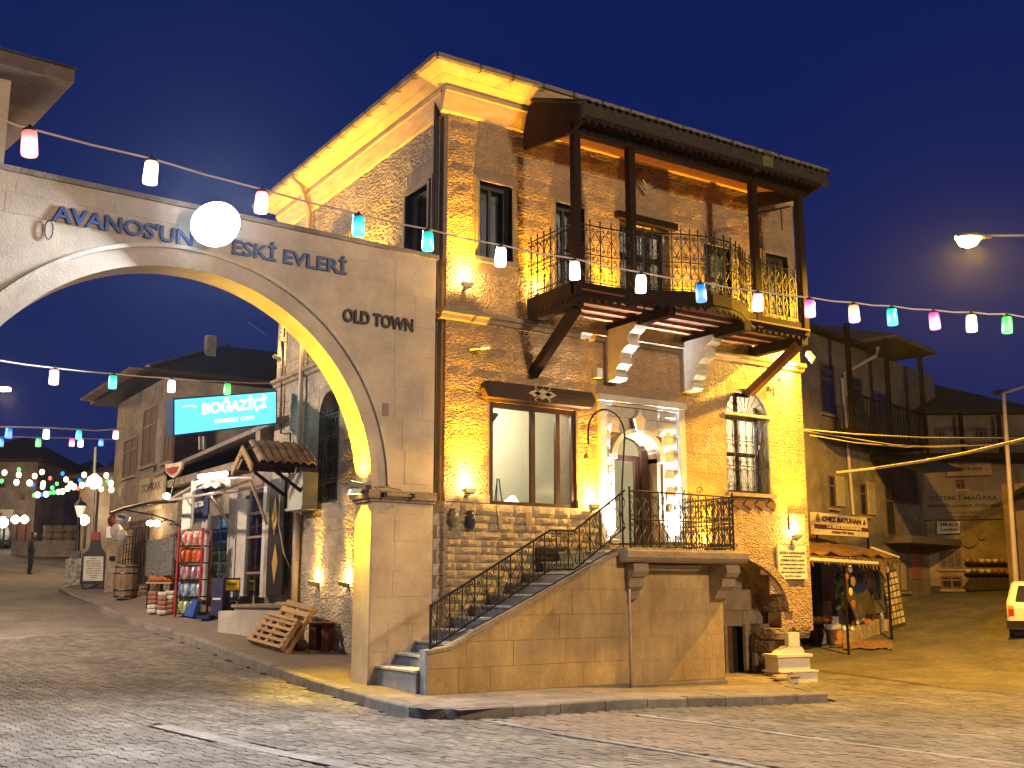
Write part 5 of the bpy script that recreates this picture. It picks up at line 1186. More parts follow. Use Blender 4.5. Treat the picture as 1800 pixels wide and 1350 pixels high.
# ---------------------------------------------------------------- goods in front of the shops
def leaf_bag(col_i): pass
rk = thing('snack_rack', 'red wire rack full of snack bags in front of the fridge', 'rack', tuple(ongp(331, 1085)))
FR_ = Fac(ongp(331, 1085), R(-48)); x0, x1, z0, z1 = FR_.R(310, 352, 928, 1085)
z0 = FR_.O[2]
for x in (x0, x1): FR_.rb(MB(), x-.02, x+.02, .0, .04, z0, z1).build('upright', mat('rack_red', (.35, .02, .03), .5), rk); FR_.rb(MB(), x-.02, x+.02, .36, .4, z0, z1).build('upright', MATS['rack_red'], rk)
hh = (z1-z0-.1)/5
bags = [mat('bag_red', (.55, .03, .05), .3, (.7, .6, .5), 12), mat('bag_orange', (.6, .2, .04), .3, (.5, .05, .03), 14), mat('bag_purple', (.2, .06, .25), .3, (.6, .4, .3), 14), mat('bag_blue', (.05, .18, .5), .3, (.6, .6, .6), 14), mat('bag_green', (.12, .35, .08), .3, (.6, .6, .4), 14)]
pm_ = MB(); n = 4; V = []
for j in range(6):
    for i in range(6): x = -.5+i/5; z = j/5; V.append((x, -.5*math.sin(math.pi*i/5)*math.sin(math.pi*j/5)-.02, z))
nb_ = len(V); V += [(x, -y*.6, z) for x, y, z in V]
pm_.add(V, [(j*6+i, j*6+i+1, (j+1)*6+i+1, (j+1)*6+i) for j in range(5) for i in range(5)]+[(nb_+j*6+i, nb_+(j+1)*6+i, nb_+(j+1)*6+i+1, nb_+j*6+i+1) for j in range(5) for i in range(5)])
bagme = []
for m_ in bags: me = bpy.data.meshes.new('bag'); me.from_pydata(pm_.v, [], pm_.f); me.materials.append(m_); bagme.append(me)
names5 = ['red and white', 'orange and red', 'purple', 'blue', 'green']
for s in range(5):
    FR_.rb(MB(), x0, x1, 0, .38, z0+.06+hh*s, z0+.09+hh*s).build('shelf', BLACK, rk)
    for k in range(4):
        p = FR_.W(x0+(x1-x0)*(k+.5)/4, .12, z0+.09+hh*s); o = inst('snack_bag', bagme[4-s], None, p, FR_.rz+rng.uniform(-.3, .3), ((x1-x0)/4*.98, .14, hh*.84))
        tag(o, '%s snack bag standing on the red wire rack' % names5[4-s], 'snack bag', '%s snack bags on one rack shelf' % names5[4-s])
# table with orange pottery, stacks of cushions
tb = thing('display_table', 'small table covered with orange pottery beside the snack rack', 'table', tuple(ongp(276, 1068)))
FT = Fac(ongp(280, 1068), R(-60)); x0, x1, _, zt = FT.R(255, 300, 1022, 1068); zt = FT.xz(277, 1023)[1]; zg = FT.O[2]
FT.rb(MB(), x0, x1, 0, .55, zt-.04, zt).build('tabletop', LWOOD, tb)
for x in (x0+.05, x1-.05):
    for y in (.05, .5): FT.rb(MB(), x-.025, x+.025, y-.025, y+.025, zg-.05, zt-.04).build('leg', BLACK, tb)
pot = MB().lathe([(.03, 0), (.07, .04), (.085, .09), (.05, .13), (.035, .15), (.05, .17)], (0, 0, 0), 8); pme = bpy.data.meshes.new('pot'); pme.from_pydata(pot.v, [], pot.f); pme.materials.append(CLAY)
for i in range(11): o = inst('clay_pot', pme, None, FT.W(x0+.08+(x1-x0-.1)*(i % 6)/6, .12+.2*(i//6), zt), 0, (1, 1, rng.uniform(.8, 1.3))); tag(o, 'small orange clay pot on the display table', 'pot', 'clay pots on the display table')
for i, (x, y) in enumerate(((272, 1078), (290, 1080), (302, 1078))):
    g = ongp(x, y)
    for k in range(5):
        b = MB().lathe([(.17, 0), (.19, .03), (.19, .07), (.17, .1)], (0, 0, 0), 10); mm_ = (mat('stack_white', (.55, .5, .44), .8) if (k+i) % 5 < 2 else mat('stack_brown', (.28, .13, .08), .8)); me = b.build('bowl_stack', mm_, None); me.location = (g[0], g[1], g[2]+.105*k)
        tag(me, ('white' if (k+i) % 5 < 2 else 'brown')+' bowl in the stacks under the pottery table', 'bowl', 'stacked bowls under the table ('+('white' if (k+i) % 5 < 2 else 'brown')+')')
gb = thing('grey_notice_board', 'grey patterned board standing behind the pottery table', 'board', tuple(onu(283, 1010, -.9))); FG = Fac((-.95, 12.3, 0), -math.pi/2)
FG.box('panel', mat('speckled_board', (.20, .20, .19), .8, (.035, .035, .035), 14, .3, 30), gb, 257, 303, 948, 1012, 0, .05)
# barrel
br = thing('wine_barrel', 'wooden barrel with dark hoops at the shop corner', 'barrel', tuple(ongp(220, 1052))); g = ongp(220, 1052)
B0 = MB(); n = 14
for k in range(n):
    a0, a1 = 2*math.pi*k/n+.01, 2*math.pi*(k+1)/n-.01; S_ = MB(); prof_ = [(.29, 0), (.335, .25), (.345, .45), (.335, .65), (.29, .9)]
    V = [(g[0]+r*math.cos(a), g[1]+r*math.sin(a), g[2]+z) for r, z in prof_ for a in (a0, a1)]+[(g[0]+(r-.03)*math.cos(a), g[1]+(r-.03)*math.sin(a), g[2]+z) for r, z in prof_ for a in (a0, a1)]
    F = [(2*i, 2*i+1, 2*i+3, 2*i+2) for i in range(4)]+[(10+2*i, 12+2*i, 13+2*i, 11+2*i) for i in range(4)]+[(0, 10, 11, 1), (8, 9, 19, 18)]
    S_.add(V, F).build('stave', mat('barrel_wood', (.23, .15, .09), .8, (.12, .08, .05), 8, .4, 30, .2), br)
for z, r in ((.06, .305), (.22, .335), (.66, .338), (.83, .31)): MB().lathe([(r, z-.02), (r+.006, z), (r, z+.02)], g, 16).build('hoop', BLACK, br)
MB().lathe([(.26, .86), (.26, .87)], g, 14).build('lid', MATS['barrel_wood'], br)
# iron grille gate in front of the shop door
gg = thing('iron_grille', 'black iron grille gate standing open in front of the shop door', 'gate', tuple(onu(238, 1045, -.8))); FI = Fac((-.8, 13.5, 0), -math.pi/2)
x0, x1, z0, z1 = FI.R(216, 258, 928, 1024)
for k in range(9): FI.rb(MB(), x0+(x1-x0)*k/8-.014, x0+(x1-x0)*k/8+.014, -.01, .02, z0, z1).build('bar', IRON, gg)
for k in range(8): FI.rb(MB(), x0, x1, .02, .035, z0+(z1-z0)*k/7-.012, z0+(z1-z0)*k/7+.012).build('cross_bar', IRON, gg)
sd = FB.window(SA, 225, 262, 915, 1030, BRF, mat('dusty_pane', (.12, .09, .07), .85), 2, 1, name='shop_door')
# wall lamps of the pottery shop
for i, (x, y) in enumerate(((264, 920), (276, 920), (293, 872))):
    p = onu(x, y, -.35); t = thing('globe_lamp', ('left', 'right', 'upper')[i]+' of the three glowing globe lamps on the pottery shop wall', 'lamp', tuple(p), group='globe lamps of the pottery shop')
    MB().lathe([(.02, -.09), (.085, -.06), (.11, 0), (.085, .06), (.02, .09)], p, 10).build('globe', emat('warm_globe', (1, .82, .5), 9), t); MB().tube([tuple(p), (-.05, p[1], p[2]+.12)], .015, 5).build('arm', IRON, t)
    if i == 0: lamp('POINT', 'globe_light', (p[0]-.25, p[1], p[2]), 60, (1, .66, .32), t, shadow_soft_size=.1)
# hanging bundles
for i, (x, y, m_, s_, lb) in enumerate(((199, 915, mat('maroon', (.12, .02, .02), .5), (.16, .2), 'dark red hanging vase at the shop corner'), (216, 912, mat('silver_pot', (.4, .4, .42), .4), (.2, .15), 'silver hanging pot beside the dark red vase'), (205, 935, mat('bundle', (.35, .3, .27), .7), (.18, .25), 'bundle of hanging trinkets under the shop lamp'), (214, 945, MATS['silver_pot'], (.15, .22), 'string of small pale pots hanging beside the trinkets'))):
    p = onu(x, y, -1.2); r_, h_ = s_; o = MB().lathe([(.02, h_), (r_*.5, h_*.8), (r_, h_*.3), (r_*.9, -h_*.3), (r_*.4, -h_*.9), (.02, -h_)][::-1], p, 9).build('hanging_goods', m_, None); tag(o, lb, 'hanging pot')
# blue crate leaning, navy stand with yellow sign
bx = thing('blue_crate', 'bright blue plastic crate leaning on the snack rack', 'crate', tuple(ongp(338, 1086))); g = ongp(336, 1088)
a = ongp(327, 1083); c = ongp(345, 1087); t0 = onu(347, 1054, a[0]+.15); t1 = onu(354, 1058, c[0]+.1)
BP = mat('blue_plastic', (.03, .09, .33), .5)
def leanpanel(A, B, Cc, D, th, name, m, parent, holes=0):
    A, B, Cc, D = map(Vector, (A, B, Cc, D)); n = (B-A).cross(D-A).normalized()*th
    return MB().add([A, B, Cc, D, A+n, B+n, Cc+n, D+n], [(3, 2, 1, 0), (4, 5, 6, 7), (0, 1, 5, 4), (1, 2, 6, 5), (2, 3, 7, 6), (3, 0, 4, 7)]).build(name, m, parent)
leanpanel(a, c, t1, t0, .1, 'crate_body', BP, bx)
A_v, B_v, C_v, D_v = map(Vector, (a, c, t1, t0))
for k in range(4):
    L_ = lambda s, t: A_v*(1-s)*(1-t)+B_v*s*(1-t)+C_v*s*t+D_v*(1-s)*t
    leanpanel(L_(.12, .08+.23*k), L_(.88, .08+.23*k), L_(.88, .24+.23*k), L_(.12, .24+.23*k), -.012, 'slot', mat('blue_dark', (.012, .03, .12), .6), bx)
ns = thing('navy_stand', 'tall navy cigarette style stand beside the yellow beer sign', 'stand', tuple(ongp(380, 1085))); g1 = ongp(380, 1086)
FX = Fac(g1, R(-40)); x0, x1, z0, z1 = FX.R(371, 391, 1016, 1086); FX.rb(MB(), x0, x1, 0, .25, g1[2], z1).build('body', mat('navy_metal', (.045, .045, .12), .5), ns)
FX.rb(MB(), x0+.04, x1-.04, -.006, 0, g1[2]+(z1-g1[2])*.45, g1[2]+(z1-g1[2])*.5).build('label_strip', WHITE, ns)
FX.rb(MB(), *FX.R(356, 378, 1086, 1094)[:2], -.35, -.02, g1[2]-.02, g1[2]+.06).build('foot', MATS['blue_dark'], ns)
ys = thing('yellow_beer_sign', 'yellow and black sign reading TUBORG on a dark stand', 'sign', FX.W(.4, .1, g1[2])); FQ = Fac(FX.W(0, .15, 0), R(-30))
x0, x1, z0, z1 = FQ.R(388, 423, 1016, 1040); FQ.rb(MB(), x0, x1, 0, .08, z0, z1).build('frame', BLACK, ys); FQ.rb(MB(), x0+.03, x1-.03, -.008, 0, z0+.03, z1-.04).build('face', mat('beer_yellow', (.75, .48, .02), .5), ys)
text('TUBORG', 'lettering', BLACK, ys, FQ.W((x0+x1)/2, -.01, (z0+z1)/2+.02), (x1-x0)*.66, .07, FQ.rz, .02, .004)
FQ.rb(MB(), *FQ.R(395, 403, 1055, 1040)[:2], 0, .06, g1[2], z0).build('stem', BLACK, ys); FQ.rb(MB(), *FQ.R(388, 410, 1055, 1040)[:2], 0, .3, g1[2]-.05, g1[2]+.35).build('box_base', mat('dark_green', (.02, .04, .03), .5), ys)
# bottle shaped wine house menu sign
ws = thing('wine_house_sign', 'bottle shaped black menu sign with red cap and white label at the kerb end', 'sign', tuple(ongp(163, 1035))); gw = ongp(163, 1036); FV = Fac(gw, R(-33))
X = lambda x, y: FV.xz(x, y)
Q = [X(*p) for p in ((143, 1027), (143, 985), (145, 974), (152, 970), (158, 962), (160, 950), (160, 949), (174, 949), (175, 950), (177, 962), (183, 971), (185, 976), (184, 985), (183, 1027))]
quadbox(FV, Q, 0, .06, 'bottle_board', mat('sign_black', (.02, .02, .024), .5), ws)
quadbox(FV, [X(*p) for p in ((160, 949), (175, 949), (175, 935), (161, 935))], -.012, .07, 'red_cap', mat('cap_red', (.32, .03, .04), .5), ws)
quadbox(FV, [X(*p) for p in ((146, 1021), (181, 1021), (182, 978), (148, 978))], -.012, -.001, 'label_panel', mat('label_cream', (.62, .58, .46), .6), ws)
for i, (s, y, w_, h_) in enumerate((('TURKISH', 982, 12, 2), ('ŞARAP EVİ', 986, 26, 4), ('WINE HOUSE', 990.5, 26, 3), ('GERGEDAN ŞARAP', 995, 26, 2.4), ('KIRMIZI ŞARAP', 999.3, 26, 2.4), ('BEYAZ ŞARAP', 1003.5, 26, 2.4), ('MEYVE ŞARAP', 1007.6, 24, 2.2), ('CAFE BAR', 1011.8, 14, 2), ('OPEN', 1015.6, 12, 2))):
    x0, x1, z0, z1 = FV.R(164.5-w_/2, 164.5+w_/2, y-h_/2, y+h_/2); text(s, 'lettering', BROWNL, ws, FV.W((x0+x1)/2, -.016, (z0+z1)/2), x1-x0, z1-z0, FV.rz, .01, .003)
for x in (145, 181): MB().tube([tuple(FV.P(x, 1026, .03)), tuple(FV.P(x, 1035, -.05))], .018, 5).build('leg', BLACK, ws); MB().tube([tuple(FV.P(x, 1026, .03)), tuple(FV.P(x, 1034, .35))], .018, 5).build('leg', BLACK, ws)
MB().tube([tuple(FV.P(145, 1034, -.05)), tuple(FV.P(181, 1034, -.05))], .015, 5).build('rail', BLACK, ws)
# speckled white cabinet with small board on top
wc = thing('speckled_cabinet', 'white speckled box with a small grey board on top at the kerb end', 'cabinet', tuple(ongp(128, 1026))); FC = Fac(ongp(128, 1028), R(-36))
x0, x1, z0, z1 = FC.R(114, 142, 982, 1028); FC.rb(MB(), x0, x1, 0, .5, FC.O[2]-.1, z1).build('box', mat('speckled_white', (.5, .45, .36), .7, (.06, .04, .03), 9, .2, 20), wc)
x0, x1, z0, z1 = FC.R(119, 139, 968, 982); FC.rb(MB(), x0, x1, .1, .14, z0, z1).build('board', MATS['speckled_board'], wc)
# stone pier with paper notices beside the barrel
pr = thing('stone_pier', 'pale stone pier with a small black box and paper notices left of the barrel', 'pier', tuple(onu(192, 1040, -.5))); FPr = Fac(ongp(195, 1040), R(-60))
x0, x1, z0, z1 = FPr.R(186, 206, 930, 1040); FPr.rb(MB(), x0, x1, 0, .5, FPr.O[2]-.1, z1).build('shaft', SH, pr)
x0, x1, z0, z1 = FPr.R(195, 203, 978, 985); FPr.rb(MB(), x0, x1, -.06, 0, z0, z1).build('box', BLACK, pr)
x0, x1, z0, z1 = FPr.R(188, 200, 925, 945); FPr.rb(MB(), x0, x1, -.02, 0, z0, z1).build('notice', WHITE, pr)
# ---------------------------------------------------------------- pallets against the wall
plt = thing('wooden_pallets', 'wooden pallet leaning steeply against the side wall', 'pallet', tuple(ongp(475, 1140)))
def pallet(parent, B0, B1, T1, T0, th):
    B0, B1, T1, T0 = map(Vector, (B0, B1, T1, T0)); n = (B1-B0).cross(T0-B0).normalized()
    if n.dot((B0+T1)/2-Vector(CAM)) < 0: n = -n
    L_ = lambda s, t, o: B0*(1-s)*(1-t)+B1*s*(1-t)+T1*s*t+T0*(1-s)*t+n*o
    def pc(s0, s1, t0, t1, o0, o1, nm):
        V = [L_(s0, t0, o0), L_(s1, t0, o0), L_(s1, t1, o0), L_(s0, t1, o0), L_(s0, t0, o1), L_(s1, t0, o1), L_(s1, t1, o1), L_(s0, t1, o1)]
        MB().add(V, [(3, 2, 1, 0), (4, 5, 6, 7), (0, 1, 5, 4), (1, 2, 6, 5), (2, 3, 7, 6), (3, 0, 4, 7)]).build(nm, LWOOD, parent)
    for s in (0, .46, .92): pc(s, s+.08, 0, 1, .022, .10, 'stringer')
    for t in (0, .19, .38, .57, .76, .9): pc(-.01, 1.01, t, t+.1, 0, .02, 'slat'); 
    for t in (0, .45, .9): pc(-.01, 1.01, t, t+.1, .102, .122, 'slat')
g0 = ongp(446, 1133); g1 = ongp(500, 1148); t0 = onu(506, 1054, -.42); t1 = onu(551, 1066, -.42)
g0, g1, t0, t1 = map(Vector, (g0, g1, t0, t1))
pallet(plt, g0, g1, t1, t0, .12)
pl2 = thing('wooden_pallets', 'shorter wooden pallet lying against the front of the leaning pallet', 'pallet', tuple(g0)); nn_ = (g1-g0).cross(t0-g0).normalized()*.14
if nn_.dot(g0-Vector(CAM)) > 0: nn_ = -nn_
k1 = .62
pallet(pl2, g0+nn_-(g1-g0)*.08, g1+nn_, g1+nn_+(t1-g1)*k1, g0+nn_+(t0-g0)*k1-(g1-g0)*.08, .12)
rt = thing('red_side_table', 'worn reddish wooden stand beside the pallets', 'table', tuple(ongp(558, 1143))); FRt = Fac(ongp(558, 1143), R(-50)); zg = FRt.O[2]; zt = FRt.xz(558, 1094)[1]
x0, x1, _, _ = FRt.R(540, 576, 1092, 1143); FRt.rb(MB(), x0-.03, x1+.03, 0, .3, zt-.04, zt).build('top', RWOOD, rt)
for x in (x0+.02, x1-.14): FRt.rb(MB(), x, x+.14, .02, .28, zg-.02, zt-.04).build('leg_panel', RWOOD, rt)
FRt.rb(MB(), x0+.16, x1-.14, .24, .27, zg+.05, zt-.04).build('back_panel', mat('red_brown', (.12, .03, .02), .7), rt)
rock('stone_lump', tuple(np.array(ongp(527, 1142))+[0, 0, .09]), (.13, .12, .1), 9, mat('dark_lump', (.10, .06, .035), .95, bump=1, bscale=20), None); tag(bpy.data.objects['stone_lump'], 'dark rough lump lying between pallet and red stand', 'rock')
# ---------------------------------------------------------------- vases on the split stone wall
for i, (x, y) in enumerate(((798, 910), (828, 914))):
    p = onv(x, y, -.09); o = MB().lathe([(.035, -.15), (.06, -.12), (.085, .0), (.075, .08), (.035, .11), (.05, .15)], p, 12).build('wall_vase', mat('glazed_grey' if i == 0 else 'glazed_violet', (.30, .27, .22) if i == 0 else (.07, .06, .10), .25, (.12, .1, .08) if i == 0 else (.04, .03, .06), 14), None, True)
    tag(o, ('grey beige' if i == 0 else 'dark violet')+' glazed vase hung on the split stone wall', 'vase')
# ================================================================= DISTANT SQUARE ON THE LEFT
FARW = mat('far_wall', (.30, .24, .18), .9, (.22, .17, .12), 1.2, .6, 8, dirt=.4); FARW2 = mat('far_wall_pink', (.26, .20, .17), .9, (.18, .13, .11), 1.2, .5, 8, dirt=.4)
def far_building(label, px0, px1, pyt, pyb, d, m, rz=None, depth=6, roof=None, name='far_building', base=None):
    p = ond(px0, pyb, d); F = Fac(p, R(-33) if rz is None else rz); x1 = F.xz(px1, pyb)[0]; zt = F.xz(px0, pyt)[1]; zb = (base if base is not None else p[2])-.4
    t = thing(name, label, 'building', tuple(p), F.rz); F.rb(MB(), 0, x1, 0, depth, zb, zt).build('wall', m, t)
    if roof: tri_roof('roof', t, F, 0, x1, 0, depth, zt, roof, DTILE, .4)
    return t, F
b1, F1 = far_building('pale corner building with lit cafe front at the far left', -90, 56, 812, 958, 62, FARW, roof=1.6)
for r_ in ((-3, 10, 845, 858), (-30, -12, 845, 858), (36, 44, 868, 880)): F1.window(b1, *r_, BRF)
b2, F2 = far_building('rendered building with two dark windows behind the square', 92, 150, 838, 942, 68, FARW2, roof=1.2)
for r_ in ((110, 122, 865, 884), (135, 148, 858, 880)): F2.window(b2, *r_, BRF)
for x in (96, 108, 120): F2.box('rail_block', DWOOD, b2, x, x+6, 893, 904, -.3, 0)
b3, F3 = far_building('stone house with climbing pipes left of the shop house', 132, 215, 842, 975, 52, FARW, rz=R(-60), roof=1.2)
b4 = thing('dark_gate', 'tall dark gate opening between the far buildings', 'gate', tuple(ond(75, 940, 63)))
F4 = Fac(ond(58, 942, 63.5), R(-33)); F4.box('gate_leaf', mat('gate_dark', (.012, .016, .03), .8), b4, 57, 75, 866, 944, 0, .2); F4.box('gate_leaf', MATS['gate_dark'], b4, 75.2, 93, 866, 944, 0, .2); F4.box('lintel', FARW, b4, 55, 94, 852, 866, -.1, .4)
# cafe sign, parasol, small lamps
cs_ = thing('cafe_sign', 'white cafe sign board ending in the letters EK', 'sign', tuple(F1.P(10, 905))); F1.box('board', mat('sign_warm', (.6, .52, .4), .6), cs_, -40, 28, 896, 911, -.3, -.2)
x0, x1, z0, z1 = F1.R(-22, 7, 900, 907, -.3); text('BÖREK', 'lettering', BROWNL, cs_, F1.W((x0+x1)/2, -.31, (z0+z1)/2), x1-x0, z1-z0, F1.rz, .02)
rdw = F1.box('red_door', mat('red_brown_door', (.25, .10, .06), .8), b1, 28, 54, 913, 952, -.03, .02)
pg = thing('folded_parasol', 'folded pale parasol standing in front of the cafe', 'parasol', tuple(F1.P(7, 955, -1.5))); q0, q1 = F1.P(8, 915, -1.5), F1.P(7, 958, -1.5)
MB().tube([tuple(q0+(q1-q0)*t) for t in (0, .1, .6, .8)], [.03, .14, .3, .2], 8).build('cloth', mat('parasol_cloth', (.30, .30, .28), .9), pg); MB().tube([tuple(q0), tuple(q1)], .04, 5).build('pole', METAL, pg); MB().lathe([(.5, 0), (.5, .15), (.1, .18)], q1, 10).build('foot', BLACK, pg)
def globe_lamp(lbl, px, py, d, pyb, r, W=0, col=(1, .88, .7), st=14, name='square_lamp', g='lamps around the far square'):
    p = ond(px, py, d); q = ond(px, pyb, d); t = thing(name, lbl, 'lamp post', tuple(q), group=g)
    MB().tube([tuple(q-np.array([0, 0, .1])), (q[0], q[1], p[2]-r)], .05, 6).build('post', BLACK, t); MB().lathe([(r*.3, -r), (r, -r*.3), (r*.9, r*.4), (r*.2, r)], p, 8).build('globe', emat('lamp_globe', (1, .88, .66), st), t)
    if W: lamp('POINT', 'lamp_light', (p[0], p[1], p[2]), W, col, t, shadow_soft_size=r)
globe_lamp('leftmost glowing lamp in front of the cafe', 5, 918, 58, 958, .26, 500)
globe_lamp('left lamp of the pair beside the cafe door', 27, 913, 58, 958, .2)
globe_lamp('right lamp of the pair beside the cafe door', 43, 913, 58, 958, .2)
globe_lamp('small lamp in front of the far stone house', 148, 914, 50, 960, .22, 160)
globe_lamp('brightest lamp on a tall mast over the far square', 166, 846, 48, 960, .3, 5000, (1, .72, .4))
MB().tube([tuple(ond(168, 786, 48)), tuple(ond(160, 965, 48))], .06, 6).build('mast', METAL, None); tag(bpy.data.objects['mast.001'] if 'mast.001' in bpy.data.objects else bpy.data.objects['mast'], 'tall thin grey mast behind the wine house sign', 'mast')
# far left street light just inside the frame
fl_ = thing('far_street_light', 'small orange street light at the left edge above the square', 'street lamp', tuple(ond(-6, 960, 45))); p = ond(5, 684, 45); MB().tube([tuple(ond(-6, 965, 45)), tuple(ond(-8, 690, 45)), tuple(ond(-4, 682, 45)), tuple(p)], .05, 6).build('pole', METAL, fl_)
MB().obox(tuple(p), .5, .25, .12, R(-33)).build('lamp_head', emat('far_sodium', (1, .6, .3), 12), fl_); lamp('POINT', 'lamp_light', (p[0], p[1], p[2]-.3), 1700, (1, .6, .25), fl_, shadow_soft_size=.2)
# low stone wall of the square
lwp = ond(74, 958, 57); FL = Fac(lwp, R(-33)); lws = thing('rubble_wall', 'low rubble retaining wall across the far square', 'wall', tuple(lwp)); x1 = FL.xz(150, 958)[0]
r9 = random.Random(3); x = 0; k = 0
while x < x1:
    w_ = r9.uniform(.35, .7)
    for z in (0, .33, .66): rock('stone', tuple(FL.W(x+w_/2, 0, lwp[2]+z+.1)), (w_*.5, .25, .18), 300+k, FARW, lws); k += 1
    x += w_
MB().add([FL.W(a, b_, z) for a, b_, z in ((-1, -1, lwp[2]-.6), (x1+3, -1, lwp[2]-.6), (x1+3, -.6, lwp[2]-.6), (-1, -.6, lwp[2]-.6), (-1, -1, lwp[2]+.15), (x1+3, -1, lwp[2]+.15), (x1+3, -.6, lwp[2]+.15), (-1, -.6, lwp[2]+.15))], [(3, 2, 1, 0), (4, 5, 6, 7), (0, 1, 5, 4), (1, 2, 6, 5), (2, 3, 7, 6), (3, 0, 4, 7)]).build('kerb_step', KERB, lws)
# black old style lantern post
lpp = thing('old_style_lantern', 'black classic lantern post at the end of the kerb', 'lamp post', tuple(ond(133, 975, 43))); q = ond(133, 1005, 43); q2 = ond(140, 895, 43)
MB().tube([tuple(q), (q[0], q[1], q2[2]-.3)], [.11, .05], 8).build('post', BLACK, lpp)
z = q2[2]; MB().lathe([(.08, -.28), (.2, .1), (.2, .12)], (q[0], q[1], z), 6).build('glass_body', emat('lantern_dim', (1, .9, .75), .7), lpp); MB().lathe([(.24, .12), (.16, .26), (.04, .34), (.02, .42)], (q[0], q[1], z), 6).build('cap', BLACK, lpp)
# parked white car half hidden behind the wine sign
# dark hill behind the square
hill = MB(); V = []; nx = 40
for i in range(nx+1):
    px = -500+1100*i/nx; p = ond(px, 900, 150); hgt = 13+3.5*math.sin(i*.5)+2*math.sin(i*1.3); q = ond(px, 900, 110)
    V += [(q[0], q[1], 3), ((p[0]+q[0])/2, (p[1]+q[1])/2, 3+hgt*.8), (p[0], p[1], 3+hgt)]
hill.add(V, [(3*i+j, 3*i+3+j, 3*i+4+j, 3*i+1+j) for i in range(nx) for j in range(2)]); tag(hill.build('hill', mat('dark_hill', (.05, .045, .035), 1, (.02, .02, .018), 1, 1, 2)), 'dark hillside rising behind the far square', kind='structure')
# ---------------------------------------------------------------- person
def person(base, ht, facing):
    t = thing('person', 'person in dark jacket and trousers standing with hands in pockets and head bowed', 'person', base, facing)
    me = bpy.data.meshes.new('body'); s = ht/1.75
    J = {'pel': (0, 0, .95, .135), 'waist': (0, 0, 1.1, .13), 'chest': (0, -.01, 1.32, .155), 'neck': (0, -.01, 1.48, .06), 'head0': (0, .02, 1.56, .065), 'head': (0, .045, 1.66, .095),
         'shL': (.19, -.02, 1.40, .075), 'elL': (.27, -.04, 1.14, .06), 'wrL': (.20, .09, .96, .045), 'shR': (-.19, -.02, 1.40, .075), 'elR': (-.27, -.04, 1.14, .06), 'wrR': (-.20, .09, .96, .045),
         'hiL': (.10, 0, .88, .105), 'knL': (.11, .02, .50, .075), 'anL': (.11, -.03, .09, .055), 'toL': (.13, .12, .045, .045), 'hiR': (-.10, 0, .88, .105), 'knR': (-.10, .03, .50, .075), 'anR': (-.09, .0, .09, .055), 'toR': (-.11, .15, .045, .045)}
    K = list(J); E = [('pel', 'waist'), ('waist', 'chest'), ('chest', 'neck'), ('neck', 'head0'), ('head0', 'head'), ('chest', 'shL'), ('shL', 'elL'), ('elL', 'wrL'), ('chest', 'shR'), ('shR', 'elR'), ('elR', 'wrR'), ('pel', 'hiL'), ('hiL', 'knL'), ('knL', 'anL'), ('anL', 'toL'), ('pel', 'hiR'), ('hiR', 'knR'), ('knR', 'anR'), ('anR', 'toR')]
    me.from_pydata([tuple(c*s for c in J[k][:3]) for k in K], [(K.index(a), K.index(b)) for a, b in E], [])
    o = bpy.data.objects.new('body', me); COL.objects.link(o); o.parent = t
    sk = o.modifiers.new('s', 'SKIN'); 
    for i, k in enumerate(K): v = me.skin_vertices[0].data[i]; v.radius = (J[k][3]*s, J[k][3]*s); v.use_root = (i == 0)
    ss = o.modifiers.new('d', 'SUBSURF'); ss.levels = 1; ss.render_levels = 1
    me.materials.append(mat('dark_clothes', (.014, .015, .022), .9, bump=.3, bscale=30))
    hd = MB().lathe([(.02, -.12), (.07, -.08), (.085, 0), (.075, .07), (.03, .1)], (0, 0, 0), 10); h = hd.build('head', mat('skin', (.35, .2, .13), .6), None, True); h.parent = t; h.location = (0, .06*s, 1.66*s)
    hr = MB().lathe([(.097, -.02), (.1, .03), (.08, .09), (.02, .125)], (0, 0, 0), 10); h = hr.build('hair', mat('dark_hair', (.01, .008, .007), .7), None, True); h.parent = t; h.location = (0, .035*s, 1.665*s)
    no = MB(); no.prism([(-.012, -.02), (.012, -.02), (0, .03)], .13, .155, 'v'); h = no.build('nose', MATS['skin'], None); h.parent = t; h.location = (0, .0, 1.655*s)
    return t
pp = ond(51, 1013, 49); person((pp[0], pp[1], road(pp[0], pp[1])), 1.74, R(-110))
# ================================================================= STREET ON THE RIGHT
RB = thing('right_house', 'dim two storey house with balcony along the street on the right', 'house', (13.1, 3.9, 0))
FRB = Fac((12.75, 5.25, 0), math.atan2(2.17, 8.46)); xe = FRB.xz(1650, 700)[0]-.3
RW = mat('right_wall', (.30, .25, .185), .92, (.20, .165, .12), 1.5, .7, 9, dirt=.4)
xl_ = -2.5; WT = FRB.xz(1435, 588)[1]; xm = FRB.xz(1508, 700)[0]
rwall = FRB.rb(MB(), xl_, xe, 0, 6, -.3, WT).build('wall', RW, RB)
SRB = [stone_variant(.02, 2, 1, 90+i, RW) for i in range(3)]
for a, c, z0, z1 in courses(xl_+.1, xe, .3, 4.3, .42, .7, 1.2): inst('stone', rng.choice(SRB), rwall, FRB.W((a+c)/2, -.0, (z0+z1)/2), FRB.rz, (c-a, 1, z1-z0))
tri_roof('roof', RB, FRB, xl_, xm, 0, 6, WT, 1.3, DTILE, .35); tri_roof('roof', RB, FRB, xm+.2, FRB.xz(1652, 664, -1.35)[0]-.35, -1.0, 6, WT+.1, 1.3, mat('roof_edge', (.16, .13, .10), .85), .35)
SHP = mat('shutter_pale', (.42, .36, .26), .7)
for r_ in ((1441, 1468, 640, 728), (1496, 1516, 664, 722), (1535, 1560, 690, 735)): FRB.window(RB, *r_, BRF, mull=0)
